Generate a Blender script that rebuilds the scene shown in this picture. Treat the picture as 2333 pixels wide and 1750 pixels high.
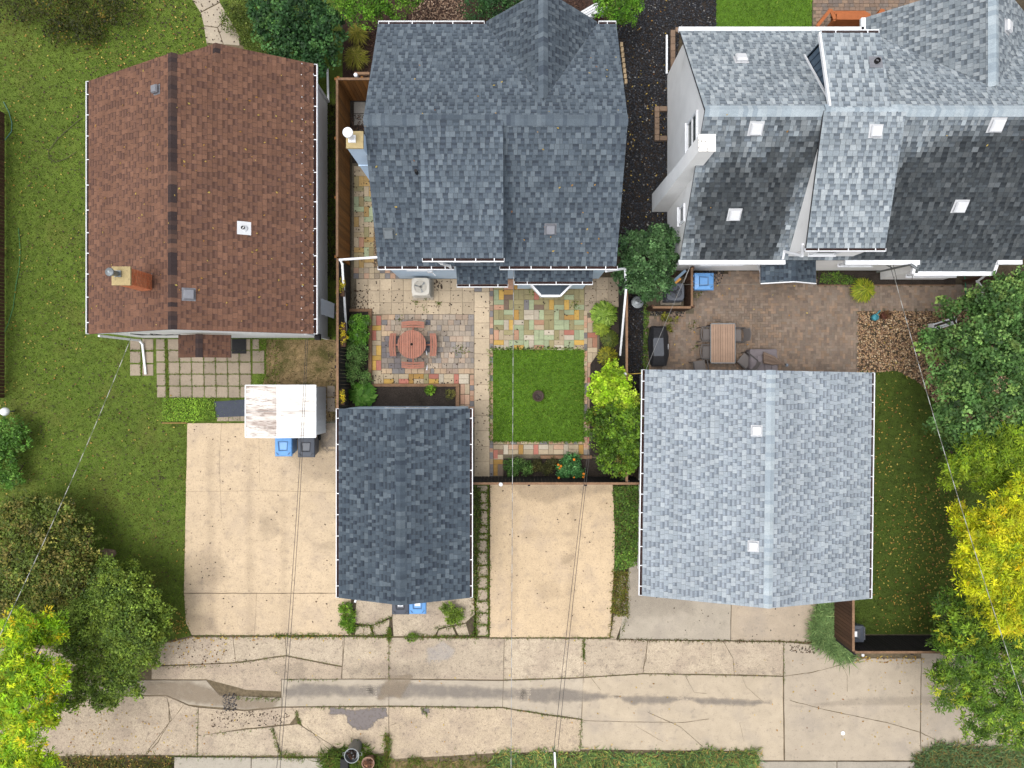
import bpy, math, random
import numpy as np
from mathutils import Vector, Matrix

# ------------------------------------------------------------------ camera, sky, sun, exposure
for o in list(bpy.data.objects): bpy.data.objects.remove(o)
SC = bpy.context.scene
COL = SC.collection
H = 27.0           # drone height in metres, looking straight down
F = 1566.0         # focal length in photograph pixels (2333 wide)
CX, CY = 1166.5, 875.0
cam = bpy.data.cameras.new('camera'); cam.sensor_width = 36.0
cam.lens = 36.0 * F / 2333.0
cam.clip_end = 900
camo = bpy.data.objects.new('camera', cam); COL.objects.link(camo)
camo.location = (0, 0, H); camo.rotation_euler = (0, 0, 0)
SC.camera = camo
W = bpy.data.worlds.new('World'); SC.world = W; W.use_nodes = True
nt = W.node_tree; nt.nodes.clear()
sky = nt.nodes.new('ShaderNodeTexSky'); sky.sky_type = 'NISHITA'; sky.sun_disc = False
SUN_EL, SUN_AZ = 76.0, 250.0      # degrees; azimuth clockwise from the top of the picture
sky.sun_elevation = math.radians(SUN_EL); sky.sun_rotation = math.radians(SUN_AZ)
sky.air_density = 1.0; sky.dust_density = 4.0; sky.ozone_density = 1.0
hs = nt.nodes.new('ShaderNodeHueSaturation'); hs.inputs['Saturation'].default_value = 0.12   # cloud cover greys the sky
bg = nt.nodes.new('ShaderNodeBackground'); bg.inputs[1].default_value = 0.15
wo = nt.nodes.new('ShaderNodeOutputWorld')
nt.links.new(sky.outputs[0], hs.inputs['Color']); nt.links.new(hs.outputs[0], bg.inputs[0]); nt.links.new(bg.outputs[0], wo.inputs[0])
sl = bpy.data.lights.new('sun', 'SUN'); sl.energy = 0.75; sl.angle = math.radians(35); sl.color = (1.0, 0.955, 0.90)
so = bpy.data.objects.new('sun', sl); COL.objects.link(so)
_e, _a = math.radians(SUN_EL), math.radians(SUN_AZ)
sd = Vector((math.sin(_a)*math.cos(_e), math.cos(_a)*math.cos(_e), math.sin(_e)))
so.rotation_euler = sd.to_track_quat('Z', 'Y').to_euler(); so.location = sd*60
SC.view_settings.view_transform = 'Standard'; SC.view_settings.look = 'None'
SC.view_settings.gamma = 1.0; SC.view_settings.use_curve_mapping = False
SC.view_settings.exposure = 0.80
SC.render.engine = 'CYCLES'
SC.render.resolution_x, SC.render.resolution_y = 1024, 768

# ------------------------------------------------------------------ helpers
RNG = random.Random(7)
NP = np.random.default_rng(11)
def P(x, y, z=0.0):
    k = (H - z)/F
    return Vector(((x - CX)*k, -(y - CY)*k, z))
def XY(x, y, z=0.0):
    p = P(x, y, z); return (p.x, p.y)
def lin(v):
    v /= 255.0
    return v/12.92 if v <= 0.04045 else ((v + 0.055)/1.055)**2.4
def c(r, g, b, k=0.62): return (lin(r)*k, lin(g)*k, lin(b)*k)
def mul(t, s): return (t[0]*s, t[1]*s, t[2]*s)
def mixc(a, b, f): return tuple(a[i]*(1-f) + b[i]*f for i in range(3))

ORG = {}
def tag(o, label=None, cat=None, group=None, kind=None):
    if label: o['label'] = label
    if cat: o['category'] = cat
    if group: o['group'] = group
    if kind: o['kind'] = kind
    return o
def thing(name, label, cat, loc, group=None):
    o = bpy.data.objects.new(name, None); COL.objects.link(o)
    o.empty_display_size = 0.2
    o.location = loc; ORG[o.name] = Vector(loc)
    return tag(o, label, cat, group)

def finish(me, mat, name, parent, org):
    me.materials.append(mat)
    o = bpy.data.objects.new(name, me); COL.objects.link(o)
    if parent is not None:
        o.parent = parent; ORG[o.name] = org
    else:
        o.location = org; ORG[o.name] = Vector(org)
    return o

def npmesh(name, mat, verts, faces, tint, parent=None, org=None, smooth=False):
    """verts (N,3) world, faces (M,k) with k 3 or 4, tint (M,3)"""
    verts = np.asarray(verts, dtype=np.float64); faces = np.asarray(faces, dtype=np.int32)
    if parent is not None: org = ORG[parent.name]
    elif org is None:
        org = Vector((verts[:, 0].mean(), verts[:, 1].mean(), verts[:, 2].min()))
    v = verts - np.array(org)
    me = bpy.data.meshes.new(name)
    n, m, k = len(v), len(faces), faces.shape[1]
    me.vertices.add(n); me.vertices.foreach_set('co', v.astype(np.float32).ravel())
    me.loops.add(m*k); me.loops.foreach_set('vertex_index', faces.ravel())
    me.polygons.add(m); me.polygons.foreach_set('loop_start', np.arange(0, m*k, k, dtype=np.int32))
    if smooth: me.polygons.foreach_set('use_smooth', np.ones(m, dtype=bool))
    me.update(calc_edges=True)
    at = me.attributes.new('tint', 'FLOAT_COLOR', 'FACE')
    t = np.ones((m, 4), dtype=np.float32); t[:, :3] = tint
    at.data.foreach_set('color', t.ravel())
    return finish(me, mat, name, parent, org)

class MB:
    def __init__(s): s.v = []; s.f = []; s.t = []
    def add(s, vs, fs, t=(1, 1, 1)):
        b = len(s.v); s.v += [tuple(p) for p in vs]
        for f in fs: s.f.append([b + i for i in f]); s.t.append(t)
        return s
    def box(s, x0, x1, y0, y1, z0, z1, t=(1, 1, 1), bottom=True):
        vs = [(x0,y0,z0),(x1,y0,z0),(x1,y1,z0),(x0,y1,z0),(x0,y0,z1),(x1,y0,z1),(x1,y1,z1),(x0,y1,z1)]
        fs = [(4,5,6,7),(0,1,5,4),(1,2,6,5),(2,3,7,6),(3,0,4,7)]
        if bottom: fs.append((3,2,1,0))
        return s.add(vs, fs, t)
    def obox(s, ctr, ax, half, t=(1, 1, 1)):
        ctr = Vector(ctr); a, b, d = [Vector(ax[i])*half[i] for i in range(3)]
        vs = [ctr-a-b-d, ctr+a-b-d, ctr+a+b-d, ctr-a+b-d, ctr-a-b+d, ctr+a-b+d, ctr+a+b+d, ctr-a+b+d]
        return s.add(vs, [(4,5,6,7),(0,1,5,4),(1,2,6,5),(2,3,7,6),(3,0,4,7),(3,2,1,0)], t)
    def bar(s, p, q, w, h, t=(1, 1, 1), up=(0, 0, 1)):
        p, q = Vector(p), Vector(q); d = q - p; L = d.length; d.normalize()
        up = Vector(up); sd_ = d.cross(up)
        if sd_.length < 1e-4: sd_ = d.cross(Vector((1, 0, 0)))
        sd_.normalize(); u = sd_.cross(d)
        return s.obox((p + q)/2, (d, sd_, u), (L/2, w/2, h/2), t)
    def prism(s, poly, z0, z1, t=(1, 1, 1), bottom=False):
        n = len(poly)
        a = 0
        for i in range(n):
            x0, y0 = poly[i][:2]; x1, y1 = poly[(i+1) % n][:2]; a += x0*y1 - x1*y0
        if a < 0: poly = list(reversed(poly))
        vs = [(p[0], p[1], z0) for p in poly] + [(p[0], p[1], z1) for p in poly]
        fs = [tuple(range(n, 2*n))] + [(i, (i+1) % n, n + (i+1) % n, n + i) for i in range(n)]
        if bottom: fs.append(tuple(reversed(range(n))))
        return s.add(vs, fs, t)
    def extrude(s, poly3, vec, t=(1, 1, 1)):
        n = len(poly3); vec = Vector(vec)
        vs = [Vector(p) for p in poly3] + [Vector(p) + vec for p in poly3]
        return s.add(vs, [tuple(range(n)), tuple(reversed(range(n, 2*n)))] + [(i, n+i, n+(i+1) % n, (i+1) % n) for i in range(n)], t)
    def tube(s, pts, r, n=8, t=(1, 1, 1), caps=True):
        pts = [Vector(p) for p in pts]; m = len(pts)
        rs = r if isinstance(r, (list, tuple)) else [r]*m
        base = len(s.v); prev = None
        for i, p in enumerate(pts):
            d = (pts[min(i+1, m-1)] - pts[max(i-1, 0)]).normalized()
            a = prev - d*prev.dot(d) if prev is not None else d.cross(Vector((0, 0, 1)))
            if a.length < 1e-4: a = d.cross(Vector((1, 0, 0)))
            a.normalize(); prev = a; b = d.cross(a)
            for k in range(n):
                an = 2*math.pi*k/n
                s.v.append(tuple(p + (a*math.cos(an) + b*math.sin(an))*rs[i]))
        for i in range(m-1):
            for k in range(n):
                k2 = (k+1) % n
                s.f.append([base+i*n+k, base+i*n+k2, base+(i+1)*n+k2, base+(i+1)*n+k]); s.t.append(t)
        if caps:
            s.f.append([base+k for k in range(n)]); s.t.append(t)
            s.f.append([base+(m-1)*n+k for k in reversed(range(n))]); s.t.append(t)
        return s
    def lathe(s, cx, cy, prof, n=20, t=(1, 1, 1), ax=None):
        base = len(s.v); m = len(prof)
        for r, z in prof:
            for k in range(n):
                an = 2*math.pi*k/n; s.v.append((cx + r*math.cos(an), cy + r*math.sin(an), z))
        for i in range(m-1):
            for k in range(n):
                k2 = (k+1) % n
                s.f.append([base+i*n+k, base+i*n+k2, base+(i+1)*n+k2, base+(i+1)*n+k]); s.t.append(t)
        s.f.append([base+k for k in reversed(range(n))]); s.t.append(t)
        s.f.append([base+(m-1)*n+k for k in range(n)]); s.t.append(t)
        return s
    def xform(s, M, start=0):
        for i in range(start, len(s.v)): s.v[i] = tuple(M @ Vector(s.v[i]))
        return s
    def mesh(s, name, org):
        me = bpy.data.meshes.new(name)
        me.from_pydata([(p[0]-org[0], p[1]-org[1], p[2]-org[2]) for p in s.v], [], s.f)
        at = me.attributes.new('tint', 'FLOAT_COLOR', 'FACE')
        t = np.ones((len(s.f), 4), dtype=np.float32); t[:, :3] = np.array(s.t).reshape(-1, 3)
        at.data.foreach_set('color', t.ravel())
        return me
    def build(s, name, mat, parent=None, bevel=0, smooth=False, kind=None, label=None):
        if parent is not None: org = ORG[parent.name]
        else:
            xs = [p[0] for p in s.v]; ys = [p[1] for p in s.v]; zs = [p[2] for p in s.v]
            org = Vector(((min(xs)+max(xs))/2, (min(ys)+max(ys))/2, min(zs)))
        me = s.mesh(name, org)
        if smooth: me.polygons.foreach_set('use_smooth', [True]*len(me.polygons))
        o = finish(me, mat, name, parent, org)
        if bevel:
            b = o.modifiers.new('bevel', 'BEVEL'); b.width = bevel; b.segments = 2; b.limit_method = 'ANGLE'
        if kind: o['kind'] = kind
        if label: o['label'] = label
        return o

# pieces: many objects that share mesh data
PIECE = {}
def piece_mesh(key, maker, mat):
    if key not in PIECE:
        mb = MB(); maker(mb); me = mb.mesh(key[0], (0, 0, 0)); me.materials.append(mat); PIECE[key] = me
    return PIECE[key]
def piece(name, me, parent, M):
    o = bpy.data.objects.new(name, me); COL.objects.link(o); o.parent = parent
    o.matrix_basis = Matrix.Translation(-ORG[parent.name]) @ M
    return o

# ------------------------------------------------------------------ materials
MATS = {}
def mk(name, col=(1, 1, 1), rough=0.85, noise=(), bump=None, metal=0.0, stains=(), transl=0.0, spec=0.3, coords='pos', stretch=None, trans=0, streak=None):
    if name in MATS: return MATS[name]
    m = bpy.data.materials.new(name); m.use_nodes = True
    t = m.node_tree; N = t.nodes; L = t.links; bs = N['Principled BSDF']
    geo = N.new('ShaderNodeNewGeometry'); pos = geo.outputs['Position']
    if stretch:
        mp = N.new('ShaderNodeVectorMath'); mp.operation = 'MULTIPLY'; mp.inputs[1].default_value = stretch
        L.new(pos, mp.inputs[0]); pos = mp.outputs[0]
    at = N.new('ShaderNodeAttribute'); at.attribute_name = 'tint'
    rgb = N.new('ShaderNodeVectorMath'); rgb.operation = 'MULTIPLY'; rgb.inputs[1].default_value = col
    L.new(at.outputs['Color'], rgb.inputs[0]); cur = rgb.outputs[0]
    for i, (sc, amt) in enumerate(noise):
        nz = N.new('ShaderNodeTexNoise'); nz.inputs['Scale'].default_value = sc; nz.inputs['Detail'].default_value = 4
        L.new(pos, nz.inputs['Vector'])
        mr = N.new('ShaderNodeMapRange'); mr.inputs['From Min'].default_value = 0.28; mr.inputs['From Max'].default_value = 0.72
        mr.inputs['To Min'].default_value = 1-amt; mr.inputs['To Max'].default_value = 1+amt
        L.new(nz.outputs['Fac'], mr.inputs['Value'])
        sc_ = N.new('ShaderNodeVectorMath'); sc_.operation = 'SCALE'
        L.new(cur, sc_.inputs[0]); L.new(mr.outputs[0], sc_.inputs['Scale']); cur = sc_.outputs[0]
    for (sc, lo, hi, scol, amt) in stains:
        nz = N.new('ShaderNodeTexNoise'); nz.inputs['Scale'].default_value = sc; nz.inputs['Detail'].default_value = 6
        nz.inputs['Roughness'].default_value = 0.62
        L.new(pos, nz.inputs['Vector'])
        mr = N.new('ShaderNodeMapRange'); mr.inputs['From Min'].default_value = lo; mr.inputs['From Max'].default_value = hi
        mr.inputs['To Max'].default_value = amt
        L.new(nz.outputs['Fac'], mr.inputs['Value'])
        mx = N.new('ShaderNodeMix'); mx.data_type = 'RGBA'
        L.new(mr.outputs[0], mx.inputs['Factor']); L.new(cur, mx.inputs['A']); mx.inputs['B'].default_value = (*scol, 1)
        cur = mx.outputs['Result']
    L.new(cur, bs.inputs['Base Color'])
    bs.inputs['Roughness'].default_value = rough; bs.inputs['Metallic'].default_value = metal
    bs.inputs['Specular IOR Level'].default_value = spec
    if trans: bs.inputs['Transmission Weight'].default_value = trans
    if bump:
        nz = N.new('ShaderNodeTexNoise'); nz.inputs['Scale'].default_value = bump[0]; nz.inputs['Detail'].default_value = 5
        L.new(pos, nz.inputs['Vector'])
        bp = N.new('ShaderNodeBump'); bp.inputs['Strength'].default_value = bump[1]; bp.inputs['Distance'].default_value = bump[2]
        L.new(nz.outputs['Fac'], bp.inputs['Height']); L.new(bp.outputs[0], bs.inputs['Normal'])
    if transl:
        tr = N.new('ShaderNodeBsdfTranslucent'); L.new(cur, tr.inputs['Color'])
        ms = N.new('ShaderNodeMixShader'); ms.inputs[0].default_value = transl
        L.new(bs.outputs[0], ms.inputs[1]); L.new(tr.outputs[0], ms.inputs[2])
        L.new(ms.outputs[0], N['Material Output'].inputs['Surface'])
    MATS[name] = m
    return m

M_shingle = mk('asphalt_shingle', rough=0.95, noise=((1.1, 0.10), (55, 0.22), (6, 0.07)), bump=(90, 0.5, 0.004), spec=0.2)
M_white = mk('white_paint', c(236, 238, 242, 0.86), 0.5, noise=((3, 0.05), (25, 0.03)), stains=((5, 0.62, 0.8, c(150, 140, 120), 0.4), (14, 0.6, 0.72, c(120, 112, 98), 0.35)))
M_stucco = mk('white_stucco', c(240, 239, 238, 0.92), 0.9, noise=((1.2, 0.06), (40, 0.05)), bump=(60, 0.4, 0.01), stains=((1.1, 0.58, 0.8, c(170, 165, 155), 0.22),))
M_bluewall = mk('pale_blue_siding', c(186, 206, 226, 0.95), 0.7, noise=((2, 0.06), (30, 0.04)))
M_siding = mk('white_vinyl_siding', c(236, 238, 240, 0.9), 0.5, noise=((2, 0.05),), stains=((4, 0.6, 0.8, c(170, 160, 140), 0.3),))
M_trim = mk('grey_trim', c(120, 128, 134), 0.6, noise=((8, 0.08),))
M_concw = mk('warm_concrete', c(227, 203, 171), 0.9, noise=((0.35, 0.07), (2.2, 0.06), (20, 0.08), (70, 0.16)), bump=(60, 0.35, 0.01),
             stains=((0.7, 0.50, 0.68, c(186, 168, 150), 0.45), (3.0, 0.55, 0.68, c(160, 146, 134), 0.35), (11, 0.58, 0.66, c(130, 114, 98), 0.45), (30, 0.60, 0.66, c(110, 96, 84), 0.5)))
M_concg = mk('grey_concrete', c(193, 182, 165), 0.9, noise=((0.4, 0.08), (2.5, 0.07), (40, 0.09), (110, 0.10)), bump=(60, 0.3, 0.008),
             stains=((0.8, 0.5, 0.68, c(164, 154, 144), 0.5), (4, 0.56, 0.7, c(140, 130, 120), 0.35), (16, 0.60, 0.68, c(118, 106, 94), 0.4)))
M_alley = mk('weathered_alley_concrete', c(210, 193, 169), 0.92, noise=((0.4, 0.08), (2.0, 0.09), (14, 0.12), (45, 0.30)), bump=(45, 0.6, 0.015),
             stains=((0.7, 0.47, 0.66, c(176, 158, 142), 0.6), (2.6, 0.52, 0.68, c(150, 136, 124), 0.5), (9, 0.55, 0.65, c(122, 106, 92), 0.5), (26, 0.57, 0.64, c(104, 90, 78), 0.6)))
M_paver = mk('paver', rough=0.9, noise=((1.2, 0.08), (14, 0.08), (70, 0.12)), bump=(60, 0.4, 0.006), stains=((1.6, 0.52, 0.72, c(120, 110, 96), 0.3), (12, 0.6, 0.68, c(96, 86, 74), 0.3)))
M_soil = mk('soil', c(88, 78, 62), 0.95, noise=((1.5, 0.2), (12, 0.3), (60, 0.35)), bump=(25, 0.8, 0.03))
M_darksoil = mk('dark_soil', c(62, 54, 48), 0.95, noise=((3, 0.25), (20, 0.35), (80, 0.4)), bump=(30, 0.9, 0.03))
M_sandjoint = mk('joint_sand', c(122, 112, 94), 0.95, noise=((3, 0.2), (30, 0.3)))
M_turf = mk('turf_ground', c(98, 118, 42), 0.95, noise=((0.5, 0.12), (4, 0.25), (30, 0.4)), bump=(40, 0.8, 0.03), stains=((0.6, 0.52, 0.7, c(118, 118, 56), 0.45),))
M_turfv = mk('lush_turf_ground', c(92, 128, 36), 0.95, noise=((0.8, 0.12), (5, 0.25), (30, 0.4)), bump=(40, 0.8, 0.03))
M_drysoil = mk('dry_bare_ground', c(150, 128, 92), 0.95, noise=((1.2, 0.2), (6, 0.25), (40, 0.35)), bump=(30, 0.8, 0.02), stains=((1.4, 0.45, 0.62, c(84, 84, 40), 0.85),))
M_grass = mk('grass_blade', rough=0.7, transl=0.35, spec=0.2)
M_leaf = mk('leaf', rough=0.6, transl=0.42, spec=0.35)
M_bark = mk('bark', c(92, 80, 66), 0.95, noise=((6, 0.2), (30, 0.3)), bump=(30, 0.8, 0.02))
M_cedar = mk('cedar_board', c(150, 98, 46), 0.8, noise=((3, 0.15),), stretch=(30, 30, 3), bump=(3, 0.3, 0.004))
M_oldwood = mk('weathered_timber', c(150, 118, 92), 0.9, noise=((3, 0.2), (16, 0.2)), bump=(18, 0.5, 0.006))
M_blackfence = mk('black_stained_board', c(44, 40, 42), 0.85, noise=((4, 0.25),), stretch=(20, 20, 3))
M_brownfence = mk('dark_brown_board', c(92, 66, 50), 0.85, noise=((4, 0.25),), stretch=(20, 20, 3))
M_redwood = mk('red_stained_wood', c(178, 120, 100), 0.7, noise=((5, 0.12), (40, 0.12)), bump=(30, 0.3, 0.003))
M_tablewood = mk('taupe_composite', c(178, 148, 126), 0.65, noise=((4, 0.08), (40, 0.08)))
M_plblue = mk('blue_plastic', c(112, 172, 236, .66), 0.42, noise=((4, 0.06), (25, 0.05)), spec=0.45)
M_pldark = mk('dark_grey_plastic', c(82, 88, 100), 0.45, noise=((4, 0.08), (25, 0.06)), spec=0.45)
M_rubber = mk('black_rubber', c(40, 40, 42), 0.7, noise=((20, 0.15),))
M_galv = mk('galvanised_metal', c(150, 156, 160), 0.45, noise=((6, 0.12), (40, 0.1)), metal=0.7)
M_ventgrey = mk('grey_sheet_metal', c(150, 152, 160), 0.5, noise=((8, 0.08), (40, 0.06)), metal=0.2)
M_ventwhite = mk('off_white_sheet_metal', c(226, 228, 232, .72), .5, noise=((8, .05), (40, .05)))
M_brick = mk('red_brick', c(238, 150, 106), 0.9, noise=((9, 0.15), (50, 0.12)), bump=(60, 0.4, 0.005))
M_mortar = mk('mortar', c(196, 176, 156), 0.95, noise=((20, 0.12),))
M_cap = mk('mortar_cap', c(198, 178, 132), 0.95, noise=((6, 0.12), (40, 0.12)), stains=((8, 0.58, 0.75, c(110, 100, 80), 0.5),))
M_glass = mk('window_glass', c(40, 58, 58), 0.25, spec=0.25)
M_cover = mk('black_grill_cover', c(46, 46, 50), 0.55, noise=((6, 0.15), (30, 0.1)), bump=(9, 0.6, 0.03))
M_taupe = mk('taupe_cover_fabric', c(136, 128, 132), 0.75, noise=((5, 0.1), (60, 0.08)), bump=(12, 0.4, 0.02))
M_sling = mk('grey_sling_fabric', c(128, 122, 120), 0.8, noise=((80, 0.12),))
M_darkmetal = mk('dark_metal', c(84, 80, 80), 0.5, noise=((20, 0.1),), metal=0.3)
M_debris = mk('leaf_debris', c(74, 54, 46), 0.95, noise=((12, 0.35), (60, 0.45)), bump=(40, 0.9, 0.02))
M_crack = mk('crack_dirt', c(120, 106, 84), 0.95, noise=((8, 0.3), (50, 0.3)))
M_stone = mk('stone', rough=0.75, noise=((30, 0.12),), spec=0.4)
M_acbeige = mk('beige_enamel', c(226, 220, 208), 0.45, noise=((6, 0.05),))
M_wire = mk('cable', c(150, 150, 148), 0.5)
M_paint = mk('coloured_part', rough=0.6, noise=((10, 0.08), (50, 0.06)))
M_dirtyroof = mk('dirty_white_sheet', c(242, 238, 232, 0.9), 0.6, noise=((2, 0.04),), stretch=(0.6, 3.2, 1), stains=((0.9, 0.40, 0.62, c(170, 148, 136), 0.8), (3.0, 0.50, 0.64, c(136, 114, 102), 0.75), (9, 0.55, 0.66, c(104, 90, 80), 0.6)))
M_cleanroof = mk('streaked_white_sheet', c(246, 243, 238, 0.92), 0.6, noise=((2, 0.03),), stretch=(0.6, 4.2, 1), stains=((1.0, 0.46, 0.66, c(196, 180, 168), 0.6), (4.0, 0.54, 0.68, c(150, 128, 116), 0.55)))
M_tarp = mk('dark_roofing_sheet', c(72, 78, 92), 0.75, noise=((5, 0.12), (60, 0.12)))

def stainmat(name, col, rough, amt, scale=3.0):
    m = bpy.data.materials.new(name); m.use_nodes = True
    t = m.node_tree; N = t.nodes; L = t.links; bs = N['Principled BSDF']
    bs.inputs['Base Color'].default_value = (*col, 1); bs.inputs['Roughness'].default_value = rough; bs.inputs['Specular IOR Level'].default_value = 0.2
    geo = N.new('ShaderNodeNewGeometry')
    at = N.new('ShaderNodeAttribute'); at.attribute_name = 'soft'
    nz = N.new('ShaderNodeTexNoise'); nz.inputs['Scale'].default_value = scale; nz.inputs['Detail'].default_value = 6
    L.new(geo.outputs['Position'], nz.inputs['Vector'])
    ad = N.new('ShaderNodeMath'); ad.operation = 'ADD'; L.new(at.outputs['Fac'], ad.inputs[0]); L.new(nz.outputs['Fac'], ad.inputs[1])
    mr = N.new('ShaderNodeMapRange'); mr.inputs['From Min'].default_value = 0.60; mr.inputs['From Max'].default_value = 1.1; mr.inputs['To Max'].default_value = amt
    L.new(ad.outputs[0], mr.inputs['Value'])
    tr = N.new('ShaderNodeBsdfTransparent'); ms = N.new('ShaderNodeMixShader')
    L.new(mr.outputs[0], ms.inputs[0]); L.new(tr.outputs[0], ms.inputs[1]); L.new(bs.outputs[0], ms.inputs[2])
    L.new(ms.outputs[0], N['Material Output'].inputs['Surface'])
    return m
M_wet = stainmat('damp_concrete', c(150, 142, 135), 0.6, 0.55, 3.0)
M_mud = stainmat('muddy_water', c(168, 150, 128), 0.6, 0.55, 3.5)
M_grime = stainmat('grime', c(136, 126, 116), 0.9, 0.16, 2.6)
M_track = stainmat('tyre_grime', c(150, 136, 122), 0.9, 0.12, 1.3)
M_patch = stainmat('asphalt_patch', c(140, 132, 130), 0.9, 0.95, 9)
M_pale = stainmat('pale_spill', c(214, 208, 204), 0.9, 0.40, 4)
# ------------------------------------------------------------------ builders
def struct(name, poly, mat, z0, z1, px=True, label=None):
    mb = MB(); pts = [XY(*p) for p in poly] if px else poly
    mb.prism(pts, z0, z1)
    o = mb.build(name, mat); o['kind'] = 'structure'
    if label: o['label'] = label
    return o

def soft_sheet(name, poly_px, mat, parent, z, edge=0.12):
    """thin stain sheet whose strength fades towards its outline; poly in photo pixels"""
    org = ORG[parent.name]; ep = edge*F/H; g = 5.0
    xs = [p[0] for p in poly_px]; ys = [p[1] for p in poly_px]
    xa, ya = min(xs)-ep, min(ys)-ep; nx = int((max(xs)+ep-xa)/g)+2; ny = int((max(ys)+ep-ya)/g)+2
    X, Y = np.meshgrid(xa+g*np.arange(nx), ya+g*np.arange(ny), indexing='ij')
    D = np.full(X.shape, 1e9); ins = np.zeros(X.shape, bool); n = len(poly_px)
    for i in range(n):
        x0, y0 = poly_px[i]; x1, y1 = poly_px[(i+1) % n]; L2 = (x1-x0)**2+(y1-y0)**2
        t = np.clip(((X-x0)*(x1-x0)+(Y-y0)*(y1-y0))/L2, 0, 1)
        D = np.minimum(D, np.hypot(X-x0-t*(x1-x0), Y-y0-t*(y1-y0)))
        ins ^= ((y0 > Y) != (y1 > Y)) & (X < (x1-x0)*(Y-y0)/(y1-y0+1e-12)+x0)
    S = np.clip(np.where(ins, D, -D)/max(ep, 1)*.5+.3, 0, .6)
    vid = -np.ones(X.shape, int); vs = []; fs = []; sf = []
    for i in range(nx-1):
        for j in range(ny-1):
            if max(S[i, j], S[i+1, j], S[i, j+1], S[i+1, j+1]) <= 0: continue
            q = []
            for (a, b) in ((i, j), (i, j+1), (i+1, j+1), (i+1, j)):
                if vid[a, b] < 0:
                    vid[a, b] = len(vs); p = P(X[a, b], Y[a, b]); vs.append((p.x-org.x, p.y-org.y, z-org.z)); sf.append(S[a, b])
                q.append(int(vid[a, b]))
            fs.append(q)
    me = bpy.data.meshes.new(name); me.from_pydata(vs, [], fs)
    at = me.attributes.new('soft', 'FLOAT_COLOR', 'POINT')
    cl = np.ones((len(vs), 4), np.float32); cl[:, :3] = np.array(sf)[:, None]
    at.data.foreach_set('color', cl.ravel())
    return finish(me, mat, name, parent, org)

def frame(pts):
    o = Vector(pts[0]); u = (Vector(pts[1]) - o).normalized()
    n = u.cross(Vector(pts[2]) - o).normalized()
    if n.z < 0: n = -n
    v = n.cross(u)
    if v.z < 0: v = -v
    return o, u, v, n
def hit(px, py, pts):
    """where the sight line through a photo pixel meets the plane of pts"""
    o, u, v, n = frame(pts)
    d = Vector(((px-CX)/F, -(py-CY)/F, -1)); c0 = Vector((0, 0, H))
    return c0 + d*((o - c0).dot(n)/d.dot(n))

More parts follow.
